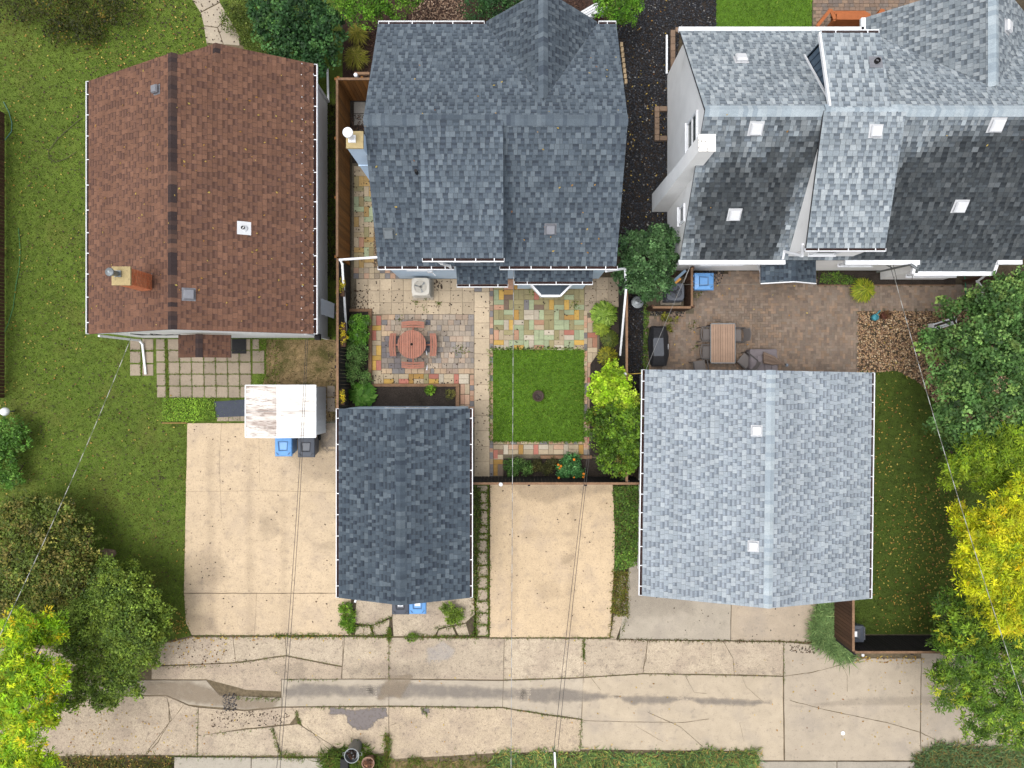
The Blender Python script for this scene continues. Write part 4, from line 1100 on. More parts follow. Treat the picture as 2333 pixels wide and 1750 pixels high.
# rear entry gable roof
er = Roof(hw, PAL_SG, .15, (.10, .2), 51, budget=60)
ea, eb, ec = 8.88, 10.83, 9.90; e0, e1 = 3.60, 4.45; z0_, z1_ = 2.5, 2.98
er.slope([(ea, e0, z0_), (ea, e1, z0_), (ec, e1, z1_), (ec, e0, z1_)]); er.slope([(eb, e0, z0_), (eb, e1, z0_), (ec, e1, z1_), (ec, e0, z1_)])
er.caps_line((ec, e0, z1_), (ec, e1, z1_), .12, .45)
er.done(M_white, 'er').name = 'entry_roof'
mb = MB(); mb.bar((ea, e0-.02, z0_-.04), (ec, e0-.02, z1_-.05), .03, .09); mb.bar((eb, e0-.02, z0_-.04), (ec, e0-.02, z1_-.05), .03, .09)
for x in (ea+.12, eb-.12): mb.bar((x, e0+.15, z0_-.08), (x, e1, z0_-.7), .07, .07)
mb.build('entry_trim', M_white, hw)
# electrical mast with cables
mb = MB(); mb.tube([(13.7, 4.2, 1.2), (13.75, 4.12, 3.3)], .035, 10); mb.tube([(13.75, 4.12, 3.3), (13.9, 3.95, 3.42), (13.95, 3.85, 3.3)], .05, 10); mb.tube([(13.2, 4.35, 2.4), (13.7, 4.2, 2.2)], .02, 6); mb.build('service_mast', M_galv, hw)
mb = MB()
for d0 in (0, .06, .4): mb.tube([P(2025+d0*120, 592, 2.9), P(2035+d0*110, 630, 1.5), P(2040+d0*90, 648, .9)], .008, 5)
mb.build('service_cable', M_rubber, hw)
# ================================================================== GROUND AND PAVING
struct('ground', [(-150, -150), (150, -150), (150, 150), (-150, 150)], M_soil, -.2, -.07, px=False)
def paver(parent, x0, y0, x1, y1, col, top=0.0, th=.05, gap=.008, name='paver', mat=None, rot=0.0, jit=6):
    a = P(x0, y1); b = P(x1, y0); w, h = b.x-a.x-gap, b.y-a.y-gap
    ti = RNG.randrange(jit); k = .88 + .24*ti/(jit-1)
    bv = .012
    def mkp(mb):
        i = .035
        mb.add([(0,0,0),(1,0,0),(1,1,0),(0,1,0),(0,0,th-.008),(1,0,th-.008),(1,1,th-.008),(0,1,th-.008),(i,i,th),(1-i,i,th),(1-i,1-i,th),(i,1-i,th)],
               [(0,1,5,4),(1,2,6,5),(2,3,7,6),(3,0,4,7),(4,5,9,8),(5,6,10,9),(6,7,11,10),(7,4,8,11),(8,9,10,11)], mul(col, k))
    me = piece_mesh((name, col, ti, th, (mat or M_paver).name), mkp, mat or M_paver)
    M = Matrix.Translation((a.x+gap/2, a.y+gap/2, top-th+RNG.uniform(-.003, .002)))
    if rot or True:
        M = M @ Matrix.Translation((w/2, h/2, 0)) @ Matrix.Rotation(rot+RNG.uniform(-.006, .006), 4, 'Z') @ Matrix.Translation((-w/2, -h/2, 0))
    return piece(name, me, parent, M @ Matrix.Diagonal((w, h, 1, 1)))

# ---- lawns
lawnL = struct('lawn', [(-500, -400), (780, -400), (780, 215), (765, 700), (765, 965), (427, 965), (419, 1350), (437, 1448), (330, 1478), (-500, 1492)], M_turf, -.12, -.03, label='wide leaf-strewn lawn beside the brown house')
lawnM = struct('lawn', [(1120, 795), (1331, 797), (1329, 1006), (1118, 1005)], M_turfv, -.12, -.006, label='small square lawn in the paved garden')
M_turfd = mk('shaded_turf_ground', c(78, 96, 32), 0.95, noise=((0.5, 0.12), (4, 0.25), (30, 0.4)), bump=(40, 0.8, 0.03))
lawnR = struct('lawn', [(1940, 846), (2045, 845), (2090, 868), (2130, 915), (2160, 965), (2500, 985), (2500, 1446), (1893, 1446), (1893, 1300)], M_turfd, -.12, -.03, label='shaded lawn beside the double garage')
lawnF = struct('lawn', [(1632, -60), (1852, -60), (1850, 63), (1632, 69)], M_turfv, -.12, -.03, label='bright front lawn by the white house')
GL_ = [(c(124, 160, 48), 4), (c(108, 144, 42), 4), (c(146, 176, 62), 3), (c(140, 134, 70), 2), (c(166, 178, 84), 1), (c(82, 106, 36), 2.5)]
GV_ = [(c(124, 168, 40), 4), (c(104, 148, 32), 4), (c(148, 186, 58), 3), (c(80, 118, 28), 2.5), (c(172, 186, 84), .8)]
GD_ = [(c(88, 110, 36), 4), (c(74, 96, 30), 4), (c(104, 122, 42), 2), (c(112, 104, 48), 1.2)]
def patchL(x, y, t, rng):
    n1 = vnoise(x, y, .45, 77); n2 = vnoise(x, y, 1.3, 78)
    px_ = x*F/H + CX; py_ = CY - y*F/H; up_ = np.clip((700-py_)/700, 0, 1)
    f = np.clip((n1*.7+n2*.45-.66+.16*up_)*3.2, 0, .7)[:, None]; t = t*(1-.25*up_)[:, None]
    t = t*(1-f) + np.array(c(128, 112, 58))*f*(0.8+.4*rng.random(len(x)))[:, None]
    # worn strip beside the pad
    px = x*F/H + CX; py = CY - y*F/H
    g = (np.exp(-((px-352+.02*(py-1100))/9)**2)*(py > 1000)*np.clip(vnoise(x, y, 1.6, 80)*2-.5, 0, 1))[:, None]
    t = t*(1-.85*g) + np.array(c(190, 160, 112))*.85*g
    lush = np.clip((vnoise(x, y, .6, 91)-.55)*3, 0, .6)[:, None]
    return t*(1-lush) + t*np.array([.85, 1.22, .7])*lush
grass([[(-30, -30), (440, -30), (490, 125), (400, 122), (196, 190), (196, 765), (300, 770), (312, 860), (385, 905), (427, 962), (419, 1350), (437, 1446), (330, 1476), (-30, 1488)],
       [(500, -30), (640, -30), (752, 160), (750, 260), (705, 152), (548, 108)]], 330, GL_, .055, .03, -.03, 3, label='short patchy grass of the wide lawn', patch=patchL)
grass([[(1117, 791), (1333, 794), (1332, 1009), (1115, 1008)]], 800, GV_, .065, .024, -.006, 13, label='lush square of grass in the paved garden', lean=.9)
def patchR(x, y, t, rng):
    px = x*F/H + CX; py = CY - y*F/H
    g = np.clip((px-2050)/150, 0, 1)*np.clip((py-1050)/200, 0, 1)*np.clip(vnoise(x, y, .9, 33)*1.6-.2, 0, 1)
    g = g[:, None]; return t*(1-.8*g) + np.array(c(112, 86, 42))*.8*g
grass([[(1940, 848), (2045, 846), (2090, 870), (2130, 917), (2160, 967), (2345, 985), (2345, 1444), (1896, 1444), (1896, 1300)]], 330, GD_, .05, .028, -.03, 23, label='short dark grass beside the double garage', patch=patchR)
grass([[(1632, -20), (1852, -20), (1850, 63), (1632, 69)]], 500, GV_, .06, .024, -.03, 29, label='bright grass of the front lawn')
struct('bare_ground', [(606, 774), (766, 774), (766, 962), (742, 962), (742, 900), (590, 900), (606, 852)], M_drysoil, -.12, -.024, label='dry bare ground by the white shed')
# dead grass between the brown house and the slate garage
grass([[(585, 775), (765, 775), (765, 880), (600, 880)], [(742, 900), (775, 900), (775, 960), (742, 960)]], 420, [(c(176, 152, 106), 4), (c(118, 110, 60), 3), (c(84, 92, 42), 3), (c(206, 182, 138), 2.5)], .06, .024, -.03, 31, label='dry brown grass by the white shed')
grass([[(585, 850), (640, 850), (640, 882), (585, 882)], [(570, 775), (640, 775), (640, 850), (600, 850)], [(385, 905), (560, 905), (640, 940), (640, 963), (427, 963)]], 420, [(c(134, 172, 54), 3), (c(106, 146, 42), 3), (c(160, 190, 70), 1)], .07, .03, -.03, 37, label='clover and weeds around the concrete slabs')

# ---- alley
alley = struct('alley', [(-500, 1474), (335, 1470), (437, 1449), (770, 1446), (1115, 1452), (1400, 1452), (1860, 1460), (1940, 1486), (2400, 1486), (2600, 1486), (2600, 1735), (-500, 1735)], M_crack, -.12, -.025)
def slab(parent, poly, mat, top=0.0, g=0.55, tint=(1, 1, 1), name='slab'):
    n = len(poly); cx = sum(p[0] for p in poly)/n; cy = sum(p[1] for p in poly)/n
    a = sum(poly[i][0]*poly[(i+1) % n][1]-poly[(i+1) % n][0]*poly[i][1] for i in range(n))
    out = []
    for i in range(n):   # inset by g pixels
        p0, p1, p2 = Vector(poly[i-1]), Vector(poly[i]), Vector(poly[(i+1) % n])
        d1 = (p1-p0).normalized(); d2 = (p2-p1).normalized(); s = 1 if a > 0 else -1
        n1 = Vector((-d1.y, d1.x))*s; n2 = Vector((-d2.y, d2.x))*s
        k = max(.4, 1+n1.dot(n2)); out.append(p1 + (n1+n2)/k*g)
    # subdivide the rim a little so edges look chipped
    rim = []
    for i in range(n):
        p, q = out[i], out[(i+1) % n]; m = max(1, int((q-p).length/22))
        for j in range(m):
            r = p.lerp(q, j/m)
            if j: r = r + Vector((RNG.uniform(-.5, .5), RNG.uniform(-.5, .5)))
            rim.append(XY(r.x, r.y))
    k = RNG.uniform(.94, 1.04)
    mb = MB(); mb.prism(rim, top-.06, top+RNG.uniform(-.004, .004), mul(tint, k)); return mb.build(name, mat, parent)
T1 = [(-400, 1480), (335, 1476), (330, 1517), (-400, 1520)]
NB = [[(335, 1474), (437, 1452), (530, 1452), (537, 1509), (345, 1517), (330, 1517)], [(530, 1452), (650, 1451), (652, 1493), (537, 1509)],
      [(650, 1451), (785, 1451), (780, 1518), (652, 1493)], [(785, 1451), (886, 1453), (886, 1546), (779, 1547), (780, 1518)], [(886, 1453), (1149, 1455), (1147, 1549), (886, 1546)],
      [(1149, 1455), (1330, 1455), (1329, 1543), (1147, 1549)], [(1330, 1455), (1476, 1458), (1465, 1534), (1329, 1543)],
      [(1476, 1458), (1648, 1461), (1670, 1500), (1673, 1537), (1465, 1534)], [(1648, 1461), (1785, 1463), (1784, 1540), (1673, 1537), (1670, 1500)]]
for i, p in enumerate(NB): slab(alley, p, M_alley, tint=(1, 1, 1) if i % 2 else (.97, .97, .98))
slab(alley, T1, M_alley, tint=(.9, .9, .92))
slab(alley, [(345, 1519), (537, 1511), (652, 1495), (779, 1520), (778, 1547), (641, 1548), (641, 1576), (560, 1572), (470, 1548), (345, 1548)], M_alley, tint=(.92, .90, .9))
slab(alley, [(-400, 1550), (345, 1550), (470, 1550), (500, 1585), (641, 1590), (641, 1610), (560, 1618), (430, 1606), (380, 1584), (-400, 1590)], M_concg, tint=(.92, .9, .88))
slab(alley, [(-400, 1592), (380, 1586), (390, 1640), (330, 1720), (-400, 1732)], M_alley, tint=(.93, .92, .92))
slab(alley, [(380, 1586), (430, 1608), (452, 1612), (450, 1722), (330, 1720), (390, 1640)], M_alley, tint=(.96, .95, .95))
slab(alley, [(452, 1612), (560, 1620), (641, 1612), (665, 1612), (676, 1630), (660, 1650), (560, 1660), (460, 1676), (451, 1674)], M_alley, tint=(.95, .93, .92))
slab(alley, [(451, 1676), (560, 1662), (620, 1656), (640, 1722), (450, 1722)], M_alley)
slab(alley, [(620, 1656), (662, 1652), (680, 1650), (760, 1700), (740, 1724), (642, 1722)], M_alley, tint=(1, .99, .97))
slab(alley, [(641, 1548), (886, 1548), (886, 1608), (641, 1610)], M_concg, tint=(1.02, 1.0, .98))
slab(alley, [(886, 1548), (1147, 1551), (1145, 1611), (886, 1608)], M_concg, tint=(1.04, 1.02, 1.0))
slab(alley, [(1147, 1551), (1329, 1545), (1325, 1638), (1250, 1628), (1145, 1611)], M_concg, tint=(1.06, 1.03, 1.0))
slab(alley, [(665, 1612), (886, 1610), (886, 1716), (800, 1722), (760, 1700), (690, 1655), (676, 1630)], M_alley, tint=(1.0, .98, .95))
slab(alley, [(886, 1610), (1145, 1613), (1250, 1630), (1325, 1640), (1322, 1712), (1130, 1716), (886, 1730)], M_alley, tint=(1.05, 1.02, .98))
slab(alley, [(1329, 1545), (1465, 1536), (1673, 1539), (1784, 1542), (1786, 1733), (1725, 1733), (1722, 1712), (1322, 1708), (1325, 1638)], M_concg, tint=(1.14, 1.08, 1.0))
slab(alley, [(1785, 1463), (1860, 1470), (1945, 1500), (2099, 1500), (2096, 1670), (2098, 1733), (1788, 1733)], M_concg, tint=(1.06, 1.02, .98))
slab(alley, [(2099, 1488), (2500, 1488), (2500, 1715), (2098, 1715)], M_concg, tint=(1.0, .97, .95))
cr = MB()
for pl, w in (([(385, 1600), (386, 1645), (360, 1690), (335, 1718)], .03), ([(420, 1605), (388, 1645)], .02), ([(890, 1652), (905, 1647)], .02),
              ([(1475, 1460), (1472, 1500), (1465, 1524)], .02), ([(1560, 1538), (1582, 1578), (1610, 1580)], .012), ([(1345, 1542), (1368, 1572)], .012),
              ([(1330, 1642), (1440, 1645), (1560, 1646), (1615, 1638)], .014), ([(1475, 1622), (1550, 1656), (1600, 1700)], .016), ([(1450, 1655), (1510, 1690)], .01),
              ([(1788, 1540), (1850, 1532), (1918, 1514), (1968, 1500)], .022), ([(1800, 1596), (1880, 1617), (1960, 1634), (2020, 1646), (2095, 1668), (2140, 1690)], .022),
              ([(1918, 1514), (1930, 1540), (1930, 1576)], .012), ([(1690, 1540), (1700, 1565), (1740, 1600)], .01), ([(1685, 1646), (1695, 1690)], .01),
              ([(780, 1460), (781, 1515)], .012), ([(1620, 1462), (1620, 1535)], .01), ([(795, 1678), (820, 1690)], .012), ([(700, 1655), (730, 1690)], .014)):
    strip(cr, pl, w, .006, .45)
cr.build('crack', M_crack, alley, kind='stuff')
for pl, ed in (([(648, 1568), (700, 1556), (760, 1562), (850, 1566), (850, 1588), (760, 1584), (700, 1588), (648, 1588)], .16), ([(830, 1564), (900, 1556), (1010, 1560), (1120, 1568), (1200, 1572), (1200, 1592), (1080, 1590), (960, 1588), (850, 1588)], .18),
               ([(1190, 1570), (1262, 1566), (1340, 1578), (1410, 1588), (1330, 1598), (1240, 1600), (1180, 1592)], .15), ([(1400, 1586), (1520, 1586), (1560, 1592), (1520, 1602), (1440, 1604)], .13), ([(1545, 1588), (1640, 1592), (1720, 1596), (1760, 1600), (1700, 1608), (1600, 1604)], .11)):
    soft_sheet('wet_patch', pl, M_wet, alley, .010, ed)
soft_sheet('wet_patch', [(330, 1553), (430, 1553), (470, 1564), (500, 1582), (560, 1594), (635, 1594), (620, 1616), (560, 1616), (430, 1598), (330, 1580)], M_mud, alley, .012, .16)
soft_sheet('wet_patch', [(880, 1542), (945, 1536), (926, 1570), (912, 1592), (890, 1586), (868, 1594), (858, 1594)], M_mud, alley, .014, .08)
soft_sheet('asphalt_patch', [(752, 1612), (800, 1616), (880, 1614), (884, 1632), (860, 1640), (845, 1660), (815, 1664), (792, 1648), (788, 1628), (750, 1628)], M_patch, alley, .010, .03)
soft_sheet('asphalt_patch', [(958, 1612), (982, 1612), (974, 1628), (962, 1626)], M_patch, alley, .010, .02)
soft_sheet('stain', [(970, 1480), (1010, 1462), (1040, 1480), (1020, 1505), (975, 1512)], M_pale, alley, .010, .15)
soft_sheet('stain', [(600, 1515), (690, 1508), (700, 1550), (640, 1546)], M_grime, alley, .010, .12)
soft_sheet('stain', [(780, 1520), (900, 1510), (1010, 1512), (1000, 1545), (800, 1546)], M_grime, alley, .010, .2)
soft_sheet('stain', [(1960, 1590), (2140, 1585), (2140, 1605), (1800, 1610)], M_grime, alley, .010, .1)
st = [(c(70, 68, 74), 3), (c(96, 94, 98), 2), (c(130, 126, 124), 1)]
stones('loose_gravel', [[(506, 1578), (538, 1580), (540, 1618), (510, 1622)]], 500, .05, st, .0, 'dark loose stones in a pothole of the alley', 8)
stones('loose_gravel', [[(480, 1622), (600, 1612), (640, 1640), (500, 1650)]], 70, .035, [(c(120, 106, 92), 1)], .0, 'brown crumbs of gravel on the alley', 9)

# ---- driveways
drL = struct('driveway', [(427, 964), (800, 964), (800, 1448), (437, 1448), (424, 1420), (419, 1350)], M_crack, -.12, -.025, label='wide warm concrete pad beside the slate garage')
slab(drL, [(427, 964), (800, 964), (800, 1351), (419, 1351)], M_concw, .012, .3); slab(drL, [(419, 1352), (800, 1352), (800, 1447), (437, 1447), (424, 1420)], M_concw, .012, .3, (.98, .98, .98))
soft_sheet('stain', [(735, 960), (772, 960), (775, 1040), (740, 1030), (725, 1000)], M_wet, drL, .022, .12)
soft_sheet('stain', [(440, 1260), (500, 1250), (520, 1320), (450, 1340)], M_grime, drL, .022, .3)
soft_sheet('stain', [(660, 1040), (775, 1030), (772, 1100), (690, 1090)], M_grime, drL, .022, .3)
crk = MB()
for pl, w in (([(505, 965), (500, 1050), (505, 1180)], .008), ([(425, 1120), (600, 1118), (770, 1122)], .007), ([(590, 965), (592, 1100)], .006), ([(585, 1352), (580, 1446)], .007)): strip(crk, pl, w, .018, .4)
crk.build('crack', M_crack, drL, kind='stuff')
for k_, pl in enumerate(([(470, 1000), (486, 1000), (492, 1440), (474, 1440)], [(560, 1010), (574, 1010), (580, 1445), (564, 1445)], [(640, 1060), (652, 1060), (656, 1445), (642, 1445)], [(590, 1180), (620, 1170), (640, 1210), (600, 1230)], [(720, 1240), (765, 1236), (766, 1252), (722, 1256)], [(430, 1400), (470, 1396), (500, 1445), (440, 1446)])):
    soft_sheet('stain', pl, M_track if k_ < 3 else M_grime, drL, .0222+.0006*k_, .28)
drM = struct('driveway', [(1116, 1103), (1397, 1103), (1402, 1220), (1400, 1300), (1391, 1453), (1115, 1453)], M_crack, -.12, -.025, label='sandy concrete pad behind the black garden fence')
slab(drM, [(1117, 1104), (1396, 1104), (1401, 1220), (1399, 1300), (1390, 1452), (1116, 1452)], M_concw, .012, .2, (1.04, 1.02, .98))
soft_sheet('stain', [(1165, 1104), (1396, 1104), (1396, 1122), (1300, 1128), (1250, 1150), (1190, 1135)], M_grime, drM, .022, .2)  # soft darker band along the fence edge of the pad
soft_sheet('stain', [(1275, 1265), (1310, 1262), (1300, 1285), (1280, 1285)], M_grime, drM, .022, .1)
for k_, pl in enumerate(([(1165, 1150), (1180, 1150), (1176, 1450), (1160, 1450)], [(1300, 1150), (1316, 1150), (1308, 1450), (1290, 1450)], [(1190, 1210), (1330, 1206), (1330, 1222), (1190, 1226)], [(1220, 1330), (1260, 1320), (1280, 1360), (1230, 1370)])):
    soft_sheet('stain', pl, M_track, drM, .0226+.0006*k_, .28)
drR = struct('driveway', [(1434, 1280), (1875, 1280), (1848, 1462), (1411, 1457)], M_crack, -.12, -.025, label='grey concrete apron in front of the double garage')
slab(drR, [(1434, 1280), (1666, 1280), (1664, 1459), (1411, 1456)], M_concg, .012, .3); slab(drR, [(1668, 1280), (1875, 1280), (1848, 1462), (1665, 1459)], M_concg, .012, .3, (1.07, 1.0, .94))
soft_sheet('stain', [(1434, 1280), (1560, 1330), (1580, 1400), (1470, 1400), (1425, 1430)], M_grime, drR, .022, .3)
pdL = struct('pavement', [(397, 1724), (742, 1727), (750, 1830), (395, 1830)], M_crack, -.12, -.025, label='pale concrete pad at the alley edge beside the metal can')
slab(pdL, [(397, 1725), (572, 1726), (572, 1830), (396, 1830)], M_concg, .01, .4, (1.02, 1.05, 1.08)); slab(pdL, [(573, 1726), (742, 1728), (750, 1830), (573, 1830)], M_concg, .01, .4, (1.02, 1.05, 1.08))
pdR = struct('pavement', [(1728, 1735), (2085, 1735), (2085, 1830), (1728, 1830)], M_crack, -.12, -.025, label='grey concrete pad at the alley edge by tall weeds')
slab(pdR, [(1728, 1735), (1906, 1735), (1906, 1830), (1728, 1830)], M_concg, .01, .5, (.9, .92, .94)); slab(pdR, [(1907, 1735), (2085, 1735), (2085, 1830), (1907, 1830)], M_concg, .01, .5, (.88, .9, .93))
# front path, scored into slabs
path = struct('path', [(420, -60), (498, -60), (500, 5), (522, 40), (545, 80), (560, 125), (470, 125), (472, 80), (458, 30), (438, 0)], M_crack, -.12, -.028)
for p in ([(438, 0), (420, -60), (498, -60), (500, 5), (456, 28)], [(457, 29), (501, 6), (520, 38), (495, 62), (464, 58)], [(464, 59), (495, 63), (508, 100), (470, 98)], [(496, 62), (521, 39), (544, 80), (546, 104), (509, 101)]):
    slab(path, p, M_concg, -.005, .5, (1.06, 1.03, .98))

# ---- brown house slab patio
SLc = c(172, 157, 138)
pa = struct('patio', [(296, 770), (604, 770), (604, 852), (570, 852), (570, 960), (495, 960), (495, 908), (385, 908), (350, 880), (300, 862)], M_turf, -.12, -.022, label='mossy square slab patio behind the brown house')
colx = [383, 409, 436, 464, 491, 518, 545, 572]; rowy = [772, 798, 825, 852.5, 879.7, 906.8]
for r in range(5):
    for k in range(7):
        sh = (r-2)*.8
        if r < 2 and k == 0: pass
        paver(pa, colx[k]+sh+.6, rowy[r]+.6, colx[k+1]+sh-.6, rowy[r+1]-.6, SLc, name='slab')
for r in range(5): paver(pa, 355+r*.6, rowy[r]+.8, 375+r*.6, rowy[r+1]-1.2, SLc, name='slab')
for r in range(3): paver(pa, 296, 772+r*29, 320, 798+r*29, SLc, name='slab'); paver(pa, 324, 772+r*29, 349, 798+r*29, SLc, name='slab')
for r in (1, 2): paver(pa, 575, rowy[r]+.8, 602, rowy[r+1]-.8, SLc, name='slab')
paver(pa, 575, 773, 590, 796, SLc, name='slab')
for k in range(3): paver(pa, 494+k*26.5, 933, 520+k*26.5, 960, SLc, name='slab')
paver(pa, 745, 879, 763, 904, c(168, 156, 142), name='slab'); paver(pa, 745, 906, 763, 938, c(168, 156, 142), name='slab')
mt = MB(); q0, q1 = P(529, 806), P(561, 773); mt.box(q0.x, q1.x, q0.y, q1.y, .012, .03)
tag(mt.build('door_mat', M_rubber), 'black rubber door mat beside the brown entry canopy', 'mat')
tb = MB(); tb.prism([XY(488, 915), XY(565, 910), XY(565, 948), XY(494, 951)], .012, .024)
tag(tb.build('roofing_sheet', M_tarp), 'dark grey sheet of roofing felt lying beside the white shed', 'sheet')

# ---- garden patio of the middle house
gp = struct('patio', [(802, 372), (858, 372), (866, 612), (1416, 632), (1425, 800), (1425, 1095), (1076, 1095), (1076, 930), (800, 930), (800, 640)], M_sandjoint, -.12, -.02, label='garden patio of coloured pavers behind the slate roofed house')
TAN = c(198, 180, 152); Ycol = c(216, 176, 96); Rcol = c(196, 128, 112); Ocol = c(202, 158, 130); Gcol = c(174, 184, 148); OLV = c(168, 158, 118); WHT = c(206, 194, 174); BRN = c(136, 116, 100); YB = c(188, 148, 84); GRY = c(140, 136, 136); SLB = c(206, 187, 160); PNK = c(204, 168, 142)
CC = {'g': Gcol, 't': OLV, 'w': WHT, 'y': Ycol, 'r': Rcol, 'o': Ocol, 'b': BRN, 'u': YB, 'n': TAN, 'k': GRY, 'p': PNK}
rows = ['gy ub tt tt rt tt tt tg tt', 'go bt tt kg tb ty tg yt tg', 'tt gt ut ww wg tt gt gu yt', 'gt wy wg tg on tt gg gt gt', 'on tn og tw gg wg tn rw gg', 'yw wg gy gw go gt nw gg yn']
for r, row in enumerate(rows):
    for k, cell in enumerate(row.split()):
        x0, y0 = 1125+k*22.9, 660+r*22.95; x1, y1 = x0+22.9, y0+22.95
        if (r+k) % 2 == 0: paver(gp, x0, y0, (x0+x1)/2, y1, CC[cell[0]]); paver(gp, (x0+x1)/2, y0, x1, y1, CC[cell[1]])
        else: paver(gp, x0, y0, x1, (y0+y1)/2, CC[cell[0]]); paver(gp, x0, (y0+y1)/2, x1, y1, CC[cell[1]])
for k in range(9):   # strip of pavers right behind the house
    paver(gp, 1125+k*22.9, 636, 1147.9+k*22.9, 659.5, CC['toutttgtt'[k]])
R2 = random.Random(4)
for k in range(10):  # slab field
    for r in range(3): paver(gp, 811.5+k*26.9, 635.4+r*26.9, 811.5+(k+1)*26.9, 635.4+(r+1)*26.9, SLB, name='slab')
for k in range(2): paver(gp, 1080.6+k*17, 636, 1097.6+k*17, 664.5, GRY if k == 0 else TAN)
for k in range(12): paver(gp, 1080.6, 665+k*35.2, 1115.3, 665+(k+1)*35.2, c(214, 194, 166), name='slab')
for k in range(15):  # small cobbles along the wall
    for r in range(2): paver(gp, 805+k*12, 610+r*12.5, 817+k*12, 622.5+r*12.5, [TAN, PNK, GRY, c(176, 160, 140)][R2.randrange(4)], name='cobble')
y = 640
while y < 1080:      # brick edging column
    h = R2.choice([9, 12, 14]); paver(gp, 1115.6, y, 1123.6, y+h, R2.choice([TAN, PNK, GRY, PNK, c(176, 150, 130)])); y += h
for k in range(3):
    for r in range(3): paver(gp, 1332+k*27, 632+r*27, 1359+k*27, 659+r*27, c(180, 164, 142), name='slab')
y = 708; i = 0
while y < 1040:
    h = R2.choice([11, 13, 15]); paver(gp, 1330.5, y, 1338, y+h, R2.choice([PNK, GRY, PNK, TAN, Ocol])); y += h
y = 724; i = 0
while y < 1000:
    if i % 2 == 0:
        cc_ = [Rcol, c(180, 120, 100), TAN, PNK][(i//2) % 4] if i else Rcol
        paver(gp, 1338.5, y, 1361, y+11.5, PNK if i == 0 else cc_); y += 11.5
    else:
        paver(gp, 1338.5, y, 1349.7, y+22.5, [TAN, c(186, 160, 136)][(i//2) % 2]); paver(gp, 1349.7, y, 1361, y+22.5, [TAN, c(176, 130, 106)][(i//2) % 2]); y += 22.5
    i += 1
# cobbled dining area
y = 716.5
RW = [11.5, 11, 12.5, 11, 12, 11.5, 11, 12, 11, 11.5, 11]
for r, h in enumerate(RW):
    x = 869.0; h *= 135/126.
    while x < 1079:
        w = R2.choice([8, 11, 13.5, 15.5, 14]); w = min(w, 1080-x)
        if 1080-x-w < 6: w = 1080-x
        warm = r >= 10 or (x < 885 and r < 4)
        cl = R2.choice([c(190, 175, 158), c(182, 168, 152), c(174, 161, 148), c(196, 178, 158), c(166, 155, 145), c(156, 149, 144), c(192, 170, 150)])
        if x < 930 and r > 3: cl = R2.choice([c(150, 142, 138), c(160, 148, 138), c(136, 130, 132), c(176, 158, 142)])
        if warm: cl = R2.choice([c(206, 180, 150), c(198, 170, 142), c(184, 160, 142), GRY])
        if R2.random() < .05: cl = c(118, 118, 126)
        paver(gp, x, y, x+w, y+h, cl, name='cobble'); x += w
    y += h
# border pavers left of and below the cobbles
seq = ['V nr', 'H y', 'V rn', 'H n', 'V ny', 'H y', 'V yr', 'H n']; y = 719
for s in seq:
    if s[0] == 'V': paver(gp, 845.5, y, 857, y+22.6, CC[s[2]]); paver(gp, 857, y, 868.4, y+22.6, CC[s[3]]); y += 22.7
    else: paver(gp, 845.5, y, 868.4, y+11.3, CC[s[2]]); y += 11.4
seq = ['V nn', 'H ny', 'v n', 'H nr', 'v u', 'H un', 'v t', 'H ry', 'v w', 'H nn', 'v r', 'H ww']; x = 851
for s in seq:
    if s[0] == 'V': paver(gp, x, 852, x+11.4, 874.5, CC[s[2]]); paver(gp, x+11.4, 852, x+22.8, 874.5, CC[s[3]]); x += 22.9
    elif s[0] == 'v': paver(gp, x, 852, x+11.2, 874.5, CC[s[2]]); x += 11.4
    else: paver(gp, x, 852, x+22.8, 863.2, CC[s[2]]); paver(gp, x, 863.2, x+22.8, 874.5, CC[s[3]]); x += 22.9
for k in range(5):
    paver(gp, 1048.5, 875+k*24, 1059, 898+k*24, [PNK, c(190, 150, 126), TAN][k % 3]); paver(gp, 1059, 875+k*24, 1070, 898+k*24, [TAN, PNK, c(190, 160, 140)][k % 3])
    paver(gp, 1070.5, 854+k*24, 1080, 866+k*24, [PNK, GRY, Ocol][k % 3]); paver(gp, 1070.5, 866+k*24, 1080, 878+k*24, [Ocol, PNK, GRY][k % 3])
# border below the small lawn
x = 1124
while x < 1340: w = R2.choice([9, 12, 15]); paver(gp, x, 1006, x+w, 1012.4, R2.choice([PNK, TAN, GRY, Ocol, c(196, 170, 144)])); x += w
x = 1124; i = 0
while x < 1338:
    if i % 2 == 0: paver(gp, x, 1013, x+22.8, 1024.3, R2.choice([TAN, WHT, PNK])); paver(gp, x, 1024.3, x+22.8, 1035.6, R2.choice([TAN, c(160, 124, 104), c(150, 140, 130)])); x += 22.9
    else: paver(gp, x, 1013, x+11.2, 1035.6, [WHT, YB, Rcol, TAN][(i//2) % 4]); x += 11.4
    i += 1
for k in range(4): paver(gp, 1115.6, 1013+k*17, 1123.4, 1029.6+k*17, [Ocol, GRY, PNK, GRY][k])
for (a, b, cl) in ((1036, 1047, TAN), (1047, 1058, YB), (1058, 1084, YB)): paver(gp, 1124, a, 1134 if b > 1060 else 1146, b, cl)
paver(gp, 1135, 1058, 1146, 1084, c(150, 130, 116)); paver(gp, 1124, 1024.5, 1134.5, 1046, Rcol)
